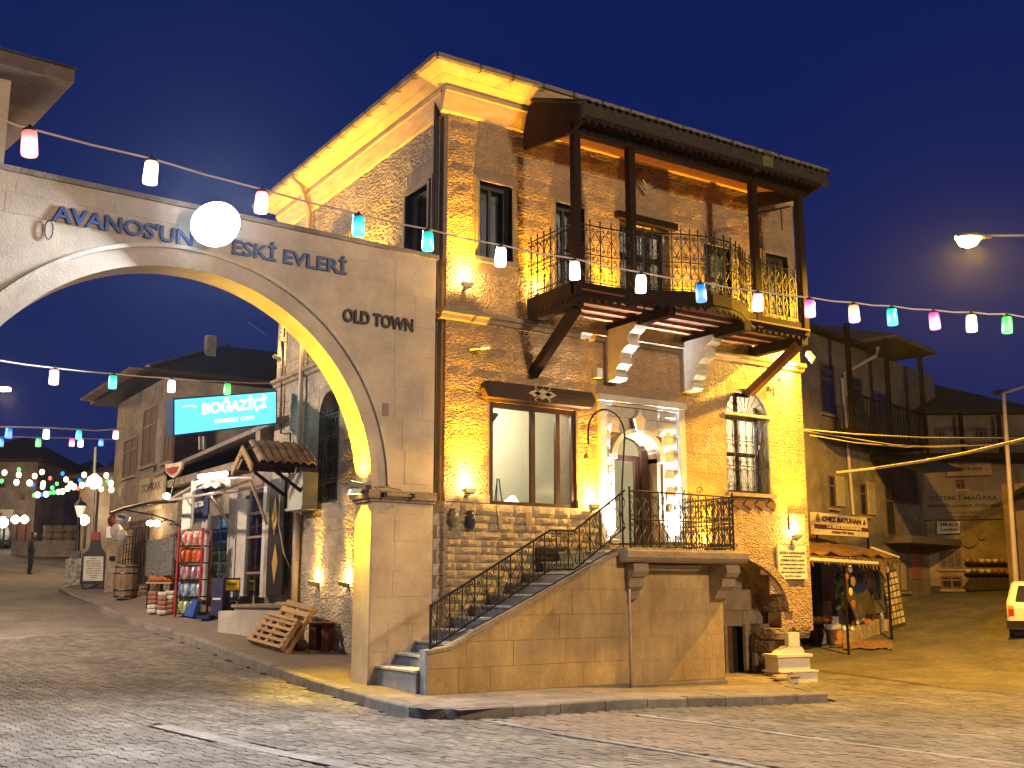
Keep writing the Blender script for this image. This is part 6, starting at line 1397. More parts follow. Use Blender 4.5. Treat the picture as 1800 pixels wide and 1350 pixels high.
for r_ in ((1456, 1468, 836, 893), (1511, 1523, 850, 907), (1556, 1573, 852, 942)): FRB.window(RB, *r_, BRF, mull=0)
for r_ in ((1483, 1494, 658, 698), (1469, 1482, 838, 890), (1524, 1536, 848, 905)): FRB.box('shutter', SHP, RB, *r_, -.06, 0)
MB().tube([FRB.W(FRB.xz(1480, 660)[0], -.08, 7.7), tuple(FRB.P(1480, 665, -.08)), tuple(FRB.P(1500, 905, -.08))], .05, 7).build('downpipe', PIPE, RB)
MB().tube([tuple(FRB.P(1543, 612, -1.2)), tuple(FRB.P(1540, 625, -1.0)), tuple(FRB.P(1482, 658, -.1))], .05, 7).build('downpipe', PIPE, RB)
# balcony of the right house
rb_ = thing('far_balcony', 'dark balcony with posts on the upper floor of the right house', 'balcony', tuple(FRB.P(1560, 770, -1)))
FBB = Fac(FRB.W(0, -1.15, 0), FRB.rz); x0, x1 = FBB.xz(1500, 760)[0], FBB.xz(1632, 790)[0]; zf = FBB.xz(1560, 765)[1]
FRB.rb(MB(), x0, x1, -1.15, 0, zf-.18, zf).build('floor', DWOOD, rb_)
for i in range(26): x = x0+(x1-x0)*i/25; FRB.rb(MB(), x-.02, x+.02, -1.14, -1.1, zf, zf+.95).build('baluster', IRON, rb_)
FRB.rb(MB(), x0, x1, -1.16, -1.08, zf+.95, zf+1.0).build('rail', DWOOD, rb_)
for t_ in (0, .5, 1): x = x0+.06+(x1-x0-.12)*t_; FRB.rb(MB(), x-.06, x+.06, -1.16, -1.04, zf, WT+.1).build('post', DWOOD, rb_)
# leaf shaped dark canopy lower down
lc = thing('dark_canopy', 'thin dark sheet canopy below the far balcony', 'canopy', tuple(FRB.P(1600, 815, -1.2))); 
V = [tuple(FRB.P(1530, 802, -.1)), tuple(FRB.P(1610, 800, -.1)), tuple(ond(1692, 828, 34)), tuple(ond(1625, 832, 33))]
MB().add(V+[(x, y, z+.06) for x, y, z in V], [(0, 1, 2, 3), (7, 6, 5, 4), (0, 4, 5, 1), (1, 5, 6, 2), (2, 6, 7, 3), (3, 7, 4, 0)]).build('sheet', BLACK, lc)
# stone canopy slab above the far door and red posters
FRB.box('door_slab', mat('dark_slab', (.12, .10, .08), .9), RB, 1553, 1642, 946, 958, -.9, 0)
for r_ in ((1602, 1622, 960, 1000), (1600, 1620, 1000, 1018)): FRB.box('poster', mat('faded_red_poster', (.30, .09, .05), .8, (.2, .1, .07), 6), RB, *r_, -.03, 0)
dgr = FRB.window(RB, 1568, 1594, 985, 1040, BRF, SHP, 1, 0, name='double_door')
# sign CHEZ BATUHAN
cb = thing('shop_sign_yellow', 'cream shop sign reading CHEZ BATUHAN over the souvenir stall', 'sign', tuple(FRB.P(1478, 940, -1.2)))
FCB = Fac(FRB.W(0, -1.2, 0), FRB.rz)
SC = mat('sign_cream', (.70, .60, .40), .6); SR = mat('sign_maroon', (.12, .03, .03), .6)
def sq(F, P, name, m, parent, y0, y1): return quadbox(F, [F.xz(*p) for p in P], y0, y1, name, m, parent)
sq(FCB, ((1432, 939), (1527, 944.5), (1524, 910), (1430, 900)), 'board', SC, cb, 0, .1)
sq(FCB, ((1431.5, 928.5), (1526, 935), (1525.5, 928.5), (1431, 920.5)), 'maroon_band', SR, cb, -.01, -.001)
def sgn(F, s, pa, pb, hpx, m, parent, bold=.02, name='lettering', y=-.014):
    a = F.xz(*pa); c = F.xz(*pb); h = abs(F.xz(pa[0], pa[1]-hpx/2)[1]-F.xz(pa[0], pa[1]+hpx/2)[1]); return text(s, name, m, parent, F.W((a[0]+c[0])/2, y, (a[1]+c[1])/2), c[0]-a[0], h, F.rz, bold, .01)
sgn(FCB, 'CHEZ BATUHAN', (1444, 911), (1512, 918), 9, SR, cb, .03); sgn(FCB, 'LA VILLE SOUTERRAINE', (1453, 925.5), (1513, 930), 5.5, SC, cb, .02, y=-.02); sgn(FCB, '& Batuhan YURT Market', (1461, 934), (1500, 938), 4, SR, cb, .01)
c = FCB.xz(1437, 910); q_ = MB(); n = 14; q_.add([FCB.W(c[0]+.1*math.cos(2*math.pi*i/n), -.012, c[1]+.12*math.sin(2*math.pi*i/n)) for i in range(n)], [tuple(range(n))]); q_.build('round_mark', mat('brown_mark', (.30, .14, .07), .6), cb)
sq(FCB, ((1516, 922), (1521, 922.5), (1519, 914)), 'flame_mark', SR, cb, -.012, -.002)
for x in (1436, 1526): MB().tube([tuple(FCB.P(x, 940, .05)), tuple(FCB.P(x, 965, .3))], .03, 5).build('bracket', IRON, cb)
# awning of the stall
ag = thing('stall_awning', 'ragged orange brown awning over the souvenir stall', 'awning', tuple(FRB.P(1490, 980, -1.8)))
AWN = mat('awning_cloth', (.24, .13, .055), .9, (.09, .05, .03), 4, .6, 14, dirt=.3)
r7 = random.Random(8); nx, ny = 12, 5; V = []
xa_, xb_ = FRB.xz(1400, 985, -2.2)[0], FRB.xz(1556, 990, -2.0)[0]; ZA = FRB.xz(1500, 988, -2.3)[1]
for i in range(nx+1):
    for j in range(ny+1):
        x = xa_+(xb_-xa_)*i/nx; y = -.1-2.3*j/ny; z = ZA+.72-.62*j/ny+r7.uniform(-.05, .05)+(.05 if i % 2 else 0); V.append(FRB.W(x, y, z))
m = MB(); m.add(V+[(x, y, z+.03) for x, y, z in V], [(i*6+j, (i+1)*6+j, (i+1)*6+j+1, i*6+j+1) for i in range(nx) for j in range(ny)]+[(78+i*6+j, 78+i*6+j+1, 78+(i+1)*6+j+1, 78+(i+1)*6+j) for i in range(nx) for j in range(ny)]); m.build('cloth', AWN, ag)
m = MB()
for i in range(26):
    x = xa_+(xb_-xa_)*i/26; l = r7.uniform(.12, .32); m.add([FRB.W(x, -2.42, ZA+.11), FRB.W(x+.16, -2.42, ZA+.11), FRB.W(x+.15, -2.45, ZA+.11-l), FRB.W(x+.02, -2.46, ZA+.11-l*r7.uniform(.6, 1))], [(0, 1, 2, 3)])
tag(m.build('fringe', AWN, ag), kind='stuff')
MB().tube([FRB.W(xa_, -2.4, ZA+.02), FRB.W(xb_-1.4, -2.4, ZA-.02)], .06, 7).build('roller', SC, ag)
for x in (FRB.xz(1487, 1060, -2.2)[0], FRB.xz(1551, 1060, -2.0)[0]): MB().tube([FRB.W(x, -2.2, ZA+.05), FRB.W(x, -2.2, .0)], .035, 6).build('post', DWOOD, ag)
MB().tube([tuple(FRB.P(1530, 962, -1)), tuple(FRB.P(1581, 980, -1.6))], .03, 5).build('bar', SC, ag)
# black slab standing in for the shade inside the stall, hanging coats and goods
FRB.rb(MB(), xa_, xb_, -.14, -.05, .0, 2.9).build('interior_shade', DARK, RB)
def coat(F, p, l, w):
    ax, n = Vector(F.ax), Vector(F.n); b = MB(); O = [(-.12, .5), (.12, .5), (.75, .42), (1.0, .1), (1.05, -.28), (.72, -.3), (.62, .05), (.68, -.5), (.22, -.52), (.0, -.46), (-.3, -.52), (-.68, -.5), (-.62, .05), (-.74, -.32), (-1.05, -.3), (-1.0, .1), (-.75, .42)]
    V = [tuple(p+ax*x*w+n*(y0+.03*math.sin(7*x))+Vector((0, 0, z*l))) for y0 in (-.05, .05) for x, z in O]; k = len(O)
    return b.add(V, [tuple(range(k)), tuple(range(2*k-1, k-1, -1))]+[(i, i+k, (i+1) % k+k, (i+1) % k) for i in range(k)])
hcols = [mat('coat_blue', (.05, .07, .10), .9), mat('coat_green', (.06, .07, .04), .9), mat('coat_brown', (.14, .08, .04), .9), mat('coat_tan', (.3, .2, .1), .9)]
for i, (x, y, l, w_, k) in enumerate(((1500, 1010, 1.0, .22, 0), (1512, 1015, .8, .2, 0), (1527, 1008, .7, .2, 2), (1538, 1020, 1.0, .28, 1), (1490, 1000, .5, .12, 3), (1548, 1005, .6, .2, 3), (1476, 1040, .9, .2, 1))):
    p = FRB.P(x, y, -1.6); P_ = Vector(tuple(p)); o = coat(FRB, P_, l, w_).build('hanging_coat', hcols[k], None)
    tag(o, ('first dark blue', 'second dark blue', 'brown', 'bulky green', 'short tan', 'tan striped', 'long green')[i]+' garment hanging under the stall awning', 'garment')
for i, (x, y, r_) in enumerate(((1493, 1000, .1), (1487, 1012, .09), (1498, 1022, .12), (1494, 1040, .1), (1499, 1062, .11), (1558, 1000, .1))):
    p = FRB.P(x, y, -2.2); o = MB().lathe([(.01, 0), (r_, .015), (r_, .03), (.01, .04)], (0, 0, 0), 12).build('hanging_plate', (WHITE, CLAY, GOLD, SC, CLAY, WHITE)[i], None); o.location = tuple(p); o.rotation_euler = (math.pi/2, 0, FRB.rz)
    tag(o, ('round white', 'small terracotta', 'gold rimmed', 'cream', 'low terracotta', 'far white')[i]+' plate hanging on the stall post', 'plate')
# postcard rack board leaning, low tables with wares
pcb = thing('card_board', 'leaning board covered with small picture cards beside the stall', 'board', tuple(ong(1572, 1105, 0)))
g0, g1 = Vector(tuple(ong(1563, 1108, 0))), Vector(tuple(ong(1590, 1100, 0))); up = Vector((.25, .4, 1.55)); leanpanel(g0, g1, g1+up, g0+up, .04, 'panel', mat('dark_board', (.05, .04, .03), .8), pcb)
nrm = (g1-g0).cross(up).normalized()
if nrm.dot(g0-Vector(CAM)) < 0: nrm = -nrm
cards = [mat('card_%s' % c, v, .6, (v[0]*.5, v[1]*.5, v[2]*.4), 20) for c, v in (('cream', (.6, .5, .33)), ('ochre', (.45, .3, .12)), ('pale', (.65, .6, .45)))]
for i in range(8):
    for j in range(4):
        A_ = g0+(g1-g0)*(.06+.24*j)+up*(.06+.115*i)-nrm*.06; leanpanel(A_, A_+(g1-g0)*.19, A_+(g1-g0)*.19+up*.09, A_+up*.09, .003, 'card', rng.choice(cards), pcb)
r8 = random.Random(12)
for i in range(5):
    x, y = 1495+15*i, 1128-5.5*i; g = ong(x, y, 0); F = Fac(g, FRB.rz+R(4)); o = F.rb(MB(), -.3, .3, -.2, .35, g[2]-.05, g[2]+.28+.08*(i % 2)).build('display_block', mat('stall_stone', (.40, .33, .2), .9, (.25, .2, .12), 7, .6, 20), None)
    tag(o, ('nearest', 'second', 'middle', 'fourth', 'farthest')[i]+' low stone display block of the souvenir stall', 'block')
    for k in range(4):
        rr_ = r8.uniform(.05, .09); p = F.W(-.22+.15*k, r8.uniform(-.1, .15), g[2]+.28+.08*(i % 2)); b = MB().lathe([(rr_*.5, 0), (rr_, rr_*.6), (rr_*.8, rr_*1.4), (rr_*.4, rr_*1.8), (rr_*.5, rr_*2.2)], p, 8).build('souvenir_pot', r8.choice([CLAY, SC, WHITE, GOLD, hcols[2]]), None)
        tag(b, 'small souvenir pot on the stall blocks', 'pot', 'souvenir pots on the stall blocks')
for i, (x, y, m_, lb) in enumerate(((1462, 1118, SC, 'cream carved stand with three openings in front of the stall'), (1474, 1128, WHITE, 'white board leaning in front of the stall'))):
    g = ong(x, y, 0); F = Fac(g, FRB.rz); t = thing('carved_stand', lb, 'stand', tuple(g)); F.rb(MB(), -.25, .2, 0, .2, g[2], g[2]+.45).build('body', m_, t); F.rb(MB(), -.12, .08, .0, .15, g[2]+.45, g[2]+.95-.3*i).build('neck', m_, t)
for i, (x, y) in enumerate(((1446, 1131), (1470, 1132))):
    g = ong(x, y, 0); t = thing('bucket', ('pale cream' if i == 0 else 'orange')+' bucket in front of the souvenir stall', 'bucket', tuple(g)); MB().lathe([(.16, 0), (.2, .34), (.21, .36), (.18, .36), (.15, .03)], g, 12).build('pail', SC if i == 0 else mat('orange_pail', (.5, .25, .08), .6), t)
    MB().tube([(g[0]-.2, g[1], g[2]+.32), (g[0]-.12, g[1]-.15, g[2]+.12), (g[0]+.12, g[1]-.15, g[2]+.12), (g[0]+.2, g[1], g[2]+.32)], .006, 4).build('handle', IRON, t)
g = ong(1436, 1136, 0); t = thing('fruit_table', 'round dark table heaped with orange gourds behind the white plinth', 'table', tuple(g)); zt = g[2]+.62
MB().lathe([(.42, zt-g[2]-.04), (.42, zt-g[2])], g, 16).build('tabletop', BLACK, t); MB().lathe([(.12, 0), (.2, .3), (.15, zt-g[2]-.04)], g, 10).build('pedestal', DWOOD, t)
for i in range(9): a = i*.7; o = rock('gourd', (g[0]+.3*math.cos(a)*(i/9+.2), g[1]+.3*math.sin(a)*(i/9+.2), zt+.07), (.09, .09, .075), 500+i, mat('gourd', (.55, .22, .06), .5, (.35, .1, .03), 10), None); tag(o, 'orange gourd heaped on the round dark table', 'gourd', 'gourds on the round table')
rg = thing('striped_rug', 'crumpled striped rug lying on the street before the stall', 'rug', tuple(ong(1520, 1140, 0))); V = []
for i in range(15):
    for j in range(4): p = ong(1482+6.2*i, 1128+5*j+1.2*math.sin(i), 0); V.append((p[0], p[1], p[2]+.02+.035*abs(math.sin(i*1.7+j))))
m = MB(); m.add(V, [(i*4+j, i*4+j+1, (i+1)*4+j+1, (i+1)*4+j) for i in range(14) for j in range(3)]); m.build('cloth', mat('rug_cloth', (.42, .27, .14), .95, (.14, .05, .035), 8, .4, 40, stretch=(3, .6, 1)), rg)
# white stepped plinth at the house corner
wp = thing('stepped_plinth', 'white stepped plinth with small curved top on the street corner', 'plinth', tuple(ong(1400, 1198, 0))); g = ong(1405, 1200, 0); F = Fac(g, R(-8)); zz = g[2]-.08
PW_ = mat('plinth_white', (.74, .70, .58), .7, (.62, .58, .46), 3, .2, 20)
for k, (a, c, d, h0, h1) in enumerate(((-.42, .42, .5, 0, .27), (-.45, .3, .42, .285, .55), (-.14, .12, .2, .72, 1.0))):
    F.rb(MB(), a, c, -.02+.05*k, d, zz+h0, zz+h1).build('block', PW_, wp)
F.rb(MB(), -.47, .44, -.05, .5, zz+.27, zz+.30).build('moulding', PW_, wp)
F.rb(MB(), -.5, .34, -.02, .45, zz+.55, zz+.60).build('moulding', PW_, wp)
b = MB(); Pp = [(-.4, .6), (.22, .6), (.22, .66), (.17, .72), (.12, .74), (-.14, .74), (-.2, .70), (-.3, .66)]; b.add([F.W(x, .08, zz+z) for x, z in Pp]+[F.W(x, .32, zz+z) for x, z in Pp], [tuple(range(8)), tuple(range(15, 7, -1))]+[(i, i+8, (i+1) % 8+8, (i+1) % 8) for i in range(8)]); b.build('scroll', PW_, wp)
for i in range(7):
    x, y = 1366+rng.uniform(-3, 16), 1196+rng.uniform(-2, 10); g = ong(x, y, 0.05); o = MB().obox((g[0], g[1], g[2]+.05+.03*i*.5), .3, .16, .03, rng.uniform(-.6, .2), rng.uniform(-.2, .2), rng.uniform(-.3, .1)).build('broken_tile', SMOOTH, None); tag(o, 'broken slab piece lying beside the white plinth', 'slab piece', 'slab pieces beside the plinth')
# plaque with lettering on the corner
pq = thing('white_plaque', 'white enamel plaque with black Turkish lettering at the right house corner', 'plaque', (7.9, -.04, 1.9))
x0, z1_ = onv(1366, 958, -.04)[[0, 2]]; x1, z0_ = onv(1419, 1018, -.04)[[0, 2]]; x1 = min(x1, HU-.02)
MB().box(x0, x1, -.05, -.001, z0_, z1_).build('plate', mat('plaque_white', (.72, .66, .48), .5), pq)
hh = z1_-z0_; ww = x1-x0
for i, (s, w_, h_) in enumerate((('T.C.', .12, .045), ('KÜLTÜR ve TURİZM BAKANLIĞI', .88, .06), ('NEVŞEHİR MÜZE MÜDÜRLÜĞÜ', .66, .042), ('KORUMA KURULU KARARI', .8, .042), ('ESKİ ESERLERİ KORUMA KANUNU', .86, .042), ('İZİNSİZ MÜDAHALE YASAKTIR', .7, .042), ('2863 SAYILI KANUN GEREĞİNCE', .84, .042), ('tarihi eser', .6, .028))):
    text(s, 'lettering', BROWNL, pq, ((x0+x1)/2, -.052, z1_-hh*(.1+.115*i)), ww*w_, h_, 0, .015, .003)
hp_ = MB().box(7.88, 8.3, -.03, -.002, 2.72, 3.05).build('number_plate', mat('enamel_faded', (.55, .45, .25), .6, (.4, .3, .15), 8), None); tag(hp_, 'small faded plate on the wall behind the corner uplight', 'plate')
cam_ = thing('security_camera', 'small white cctv camera high on the right corner wall', 'camera', (7.9, -.1, 5.3)); p = onv(1372, 668, -.15); MB().tube([(p[0], -.02, p[2]-.25), (p[0]+.08, -.1, p[2]-.02), tuple(p)], .02, 6).build('arm', WHITE, cam_); MB().lathe([(.02, -.05), (.06, -.03), (.06, .03), (.02, .06)], p, 8).build('dome', WHITE, cam_)
c2_ = thing('security_camera', 'small cctv camera with long shadow above the big window', 'camera', (.8, -.1, 5.6)); p = onv(845, 612, -.2); MB().tube([(p[0]-.1, -.02, p[2]), tuple(p)], .018, 6).build('arm', WHITE, c2_); MB().tube([tuple(p), (p[0]+.12, p[1]-.1, p[2]+.02)], .035, 8).build('body', WHITE, c2_)
lb_ = thing('junction_box', 'small white lamp box left of the first stone console', 'box', (3.1, -.1, 5.4)); p = onv(1052, 655, -.08); MB().box(p[0]-.06, p[0]+.06, -.12, -.0, p[2]-.1, p[2]+.08).build('box', WHITE, lb_)
# ---------------------------------------------------------------- end of the right street
EB, FE = far_building('pink rendered building closing the right street with painted shop signs', 1612, 1830, 730, 1047, 39, mat('end_wall', (.30, .23, .17), .92, (.22, .165, .12), 1.5, .6, 8, dirt=.35), rz=R(-36), roof=1.5, name='end_house')
FE.box('dark_shop', mat('shop_shadow', (.05, .04, .035), .95), EB, 1636, 1780, 1030, 1047, -.02, 0)
sb = thing('mural_shop_sign', 'grey brown painted sign reading GİZEMLİ MAĞARA on the end wall', 'sign', tuple(FE.P(1690, 890))); FEs = Fac(FE.W(0, -.12, 0), FE.rz)
SG = mat('mural_board', (.20, .165, .14), .9, (.16, .13, .11), 2)
sq(FEs, ((1624, 914), (1764, 912), (1760, 862), (1622, 864)), 'board', SG, sb, 0, .06)
sgn(FEs, 'GİZEMLİ MAĞARA', (1633, 875), (1753, 873), 10, BROWNL, sb, .01); sgn(FEs, 'SERAMİK ÇANAK ATÖLYESİ', (1630, 889), (1758, 888), 7, BROWNL, sb, .02); sgn(FEs, 'Gizemli Mağara KERVAN', (1665, 901), (1725, 900.5), 3, BROWNL, sb, .0); sgn(FEs, 'ATELIER CERAMIC', (1672, 909), (1720, 908.5), 2.6, BROWNL, sb, .0)
s2 = thing('cave_shop_sign', 'small pale sign reading YERALTI ÇARŞISI under the mural sign', 'sign', tuple(FE.P(1670, 930))); sq(FEs, ((1646, 939), (1686, 937), (1686, 917), (1646, 917)), 'board', SC, s2, -.06, 0)
sgn(FEs, 'YERALTI', (1650, 922), (1683, 922), 6, BROWNL, s2, .03, y=-.07); sgn(FEs, 'ÇARŞISI', (1652, 932), (1680, 931), 5, BROWNL, s2, .02, y=-.07)
s3 = thing('upper_shop_sign', 'framed sign reading CHEZ HAKAN below the end balcony', 'sign', tuple(FE.P(1700, 820))); sq(FEs, ((1664, 838), (1743, 835), (1741, 810), (1664, 812)), 'board', mat('sign_tan', (.36, .26, .16), .8), s3, -.05, 0)
sgn(FEs, 'CHEZ', (1690, 816.5), (1713, 816), 4, SR, s3, .02, y=-.06); sgn(FEs, 'HAKAN', (1683, 824), (1724, 823.5), 7, SR, s3, .03, y=-.06)
FE.window(EB, 1679, 1697, 843, 860, BRF); FE.window(EB, 1643, 1662, 752, 770, BRF, mull=2); FE.window(EB, 1712, 1736, 752, 772, BRF, mull=2)
FE.window(EB, 1651, 1690, 968, 1000, BRF, mat('shop_display', (.10, .09, .08), .5, (.02, .02, .02), 12), 2, 1, name='shop_window'); FE.window(EB, 1654, 1692, 1012, 1036, BRF, mull=1)
eb = thing('end_balcony', 'railing balcony running across the end house upper floor', 'balcony', tuple(FE.P(1710, 790, -1))); FEb = Fac(FE.W(0, -.9, 0), FE.rz); x0, x1 = FEb.xz(1626, 790)[0], FEb.xz(1830, 790)[0]; zf = FEb.xz(1710, 796)[1]
FE.rb(MB(), x0, x1, -.9, 0, zf-.2, zf).build('floor', DWOOD, eb)
for i in range(44): x = x0+(x1-x0)*i/43; FE.rb(MB(), x-.015, x+.015, -.9, -.87, zf, zf+.48).build('baluster', mat('pale_baluster', (.25, .2, .13), .8), eb)
FE.rb(MB(), x0, x1, -.92, -.85, zf+.48, zf+.53).build('rail', DWOOD, eb)
for t_ in (.02, .33, .66): x = x0+(x1-x0)*t_; FE.rb(MB(), x-.06, x+.06, -.92, -.8, zf, FE.xz(1700, 732)[1]).build('post', DWOOD, eb)
for i, (x, y, r_) in enumerate(((1702, 948, 13), (1724, 940, 7.5))):
    p = FE.P(x, y, -.05); rr_ = r_/1915*39*1.05; o = MB().lathe([(.01, 0), (rr_*.5, .02), (rr_, .05), (rr_, .07), (.01, .05)], (0, 0, 0), 16).build('wall_plate', mat('plate_brown', (.12, .09, .06), .5, (.3, .22, .12), 12), None); o.location = tuple(p); o.rotation_euler = (math.pi/2, 0, FE.rz); tag(o, ('large' if i == 0 else 'smaller')+' round ceramic plate hung on the end wall', 'plate')
for i in range(6):
    p = FE.P(1712+11*i, 1032, -.35); o = MB().lathe([(.1, 0), (.26, .12), (.28, .3), (.14, .45), (.12, .5)], (p[0], p[1], p[2]-.2), 10).build('dark_jar', mat('jar_dark', (.06, .05, .045), .35), None); tag(o, 'dark round jar on the ground by the end wall', 'jar', 'row of dark jars along the end wall')
for j, y in enumerate((990, 1008)):
    sh = thing('wall_shelf', ('upper' if j == 0 else 'lower')+' wooden shelf with small dishes on the end wall', 'shelf', tuple(FE.P(1730, y))); FE.box('board', DWOOD, sh, 1695, 1770, y, y+3, -.25, 0)
    for i in range(6): p = FE.P(1702+12*i, y-1, -.12); o = MB().lathe([(.05, 0), (.1, .06), (.09, .12)], p, 8).build('dish', rng.choice([CLAY, METAL, SC]), None); tag(o, 'small dish on the shelves of the end wall', 'dish', 'dishes on the end wall shelves')
# brown building at the right edge with its canopy
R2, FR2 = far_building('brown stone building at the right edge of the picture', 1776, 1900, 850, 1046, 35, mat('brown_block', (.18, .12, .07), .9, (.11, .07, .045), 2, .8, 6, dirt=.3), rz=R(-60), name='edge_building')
MB().add([tuple(ond(1778, 866, 34)), tuple(ond(1778, 874, 34)), tuple(ond(1860, 836, 33)), tuple(ond(1860, 820, 33)), tuple(ond(1778, 866, 35.5)), tuple(ond(1778, 874, 35.5)), tuple(ond(1860, 836, 35)), tuple(ond(1860, 820, 35))], [(0, 1, 2, 3), (7, 6, 5, 4), (0, 4, 5, 1), (2, 6, 7, 3), (0, 3, 7, 4), (1, 5, 6, 2)]).build('canopy', BLACK, R2)
# lamp pole with arm on the right
pl_ = thing('tall_steel_pole', 'tall pale steel pole in front of the end house', 'pole', tuple(ong(1787, 1042, 0))); MB().tube([tuple(ond(1788, 1050, 34)), tuple(ond(1764, 690, 34))], [.08, .05], 8).build('shaft', PIPE, pl_); MB().tube([tuple(ond(1762, 692, 34)), tuple(ond(1800, 680, 33.5)), tuple(ond(1830, 672, 33))], .035, 6).build('arm', PIPE, pl_); MB().obox(tuple(ond(1757, 690, 34)), .35, .2, .1, 0).build('head', BLACK, pl_)
# overhead cables on the right
def cable(name, lbl, P, r, m=IRON):
    o = MB().tube([tuple(p) for p in P], r, 5).build(name, m, None); return tag(o, lbl, 'cable')
CB = mat('cable_pale', (.40, .33, .22), .6)
cable('overhead_cable', 'upper thin cable running right from the house corner', [ond(1412, 755, 23), ond(1500, 763, 26), ond(1620, 769, 30), ond(1830, 770, 36)], .018, CB)
cable('overhead_cable', 'middle thin cable sagging right from the house corner', [ond(1412, 757, 23), ond(1490, 770, 26), ond(1570, 782, 29), ond(1640, 786, 31), ond(1800, 780, 35)], .018, CB)
cable('overhead_cable', 'lower thin cable sagging towards the end house', [ond(1424, 765, 23), ond(1500, 778, 26), ond(1590, 786, 30), ond(1700, 782, 33)], .015, CB)
cable('overhead_cable', 'thick pale cable rising to the right edge', [ond(1470, 831, 24), ond(1540, 823, 24), ond(1620, 811, 23), ond(1700, 796, 22), ond(1800, 772, 21), ond(1840, 762, 20.5)], .03, CB)
# ---------------------------------------------------------------- old white estate car
def car(g, rz):
    t = thing('parked_car', 'old white estate car parked at the right edge seen from behind', 'car', g, rz)
    # local: x right, y forward(away), z up; written directly in world through Fac
    F = Fac(g, rz); CW = mat('car_white', (.74, .70, .60), .3, (.70, .66, .56), 2)
    prof = [(0, .45), (-.02, .8), (.04, .92), (.28, 1.38), (.42, 1.43), (2.3, 1.45), (2.55, 1.4), (3.05, .95), (3.9, .85), (4.05, .7), (4.05, .35), (.05, .3)]
    b = MB(); n = len(prof); xs = (0, .07, 1.49, 1.56)
    def ins(x, y, z): k = 0 if z < .95 else (z-.95)*.28; return x+(k if x < .8 else -k)
    V = []
    for x, sh in ((0, .06), (.06, 0), (1.5, 0), (1.56, .06)):
        for y, z in prof: V.append(F.W(ins(x, y, z), y+(sh if y < 2 else -sh), z-(sh*.4 if z > 1.2 else 0)))
    V = [(x, y, z+g[2]) for x, y, z in V]
    Fc = [tuple(range(n)), tuple(range(4*n-1, 3*n-1, -1))]+[(s*n+i, (s+1)*n+i, (s+1)*n+(i+1) % n, s*n+(i+1) % n) for s in range(3) for i in range(n)]
    b.add(V, Fc); b.build('body', CW, t)
    def bx(name, m, x0, x1, y0, y1, z0, z1): return F.rb(MB(), x0, x1, y0, y1, g[2]+z0, g[2]+z1).build(name, m, t)
    m = MB(); Q = [(.2, .03, .96), (1.36, .03, .96), (1.27, .235, 1.33), (.29, .235, 1.33)]; m.add([F.W(x, y-.012, g[2]+z) for x, y, z in Q]+[F.W(x, y+.02, g[2]+z) for x, y, z in Q], [(0, 1, 2, 3), (7, 6, 5, 4)]+[(i, i+4, (i+1) % 4+4, (i+1) % 4) for i in range(4)]); m.build('rear_window', WPANE, t)
    for x0, s in ((-.004, -1), (1.564, 1)):
        m = MB(); Q = [(.5, 1.0), (1.4, 1.0), (1.4, 1.33), (.6, 1.33)]; kk = lambda z: (z-.95)*.28
        for a in (0, 1.0): m.add([F.W(x0-s*kk(z)+s*.006, y+a, g[2]+z) for y, z in Q], [(0, 1, 2, 3)])
        tag(m.build('side_window', WPANE, t), kind='stuff')
    bx('bumper', BLACK, -.02, 1.58, -.09, .06, .32, .50)
    for x in (.03, 1.4): bx('tail_light', mat('tail_red', (.45, .03, .02), .3), x, x+.13, -.03, .05, .62, .78); bx('indicator', mat('tail_amber', (.6, .3, .05), .3), x, x+.13, -.03, .05, .78, .86)
    bx('number_plate', WHITE, .52, 1.04, -.035, .0, .66, .77); bx('handle', BLACK, .66, .9, -.03, .01, .86, .89)
    for x in (.0, 1.38):
        for y in (.75, 3.2):
            c = F.W(x+.09, y, g[2]+.3); w_ = MB(); A_ = F.ax*.09; P_ = [(c[0]-A_[0], c[1]-A_[1], c[2]), (c[0]+A_[0], c[1]+A_[1], c[2])]; wo = w_.tube(P_, .3, 18).build('wheel', BLACK, t); MB().tube([(P_[0][0]-F.ax[0]*.01, P_[0][1]-F.ax[1]*.01, P_[0][2]), (P_[1][0]+F.ax[0]*.01, P_[1][1]+F.ax[1]*.01, P_[1][2])], .17, 12).build('rim', METAL, wo)
    bx('underbody', BLACK, .1, 1.46, .2, 3.8, .15, .4)
gc_ = ong(1774, 1127, 0); car((float(gc_[0]), float(gc_[1]), float(gc_[2])-.02), R(-60))
# ================================================================= STRING LIGHTS
LC = {'red': (1, .12, .10), 'pink': (1, .25, .3), 'magenta': (1, .05, .28), 'warm': (1, .62, .32), 'white': (1, .88, .72), 'teal': (.0, .75, .55), 'cyan': (.0, .62, .8), 'blue': (.0, .22, 1), 'green': (.08, .8, .15), 'orange': (1, .25, .08)}
LS = {'red': 3.2, 'pink': 4, 'magenta': 3, 'warm': 5, 'white': 6, 'teal': 1.3, 'cyan': 1.2, 'blue': 1.5, 'green': 1.3, 'orange': 4}
LM = {k: lantern_mat('glass_'+k, LC[k], LS[k]*1.25, {'white': .9, 'warm': .8, 'pink': .65, 'red': .3, 'orange': .55, 'magenta': .35}.get(k, .22)) for k in LC}
jar = MB().lathe([(.038, -.195), (.056, -.19), (.060, -.17), (.055, -.02), (.045, -.0)], (0, 0, 0), 14)
JM = {}
for k in LC: me = bpy.data.meshes.new('glass_jar'); me.from_pydata(jar.v, [], jar.f); me.materials.append(LM[k]); me.polygons.foreach_set('use_smooth', [True]*len(me.polygons)); JM[k] = me
capb = MB().lathe([(.048, -.005), (.05, .015), (.02, .03), (.012, .05)], (0, 0, 0), 10); CM = bpy.data.meshes.new('cap'); CM.from_pydata(capb.v, [], capb.f); CM.materials.append(BLACK)
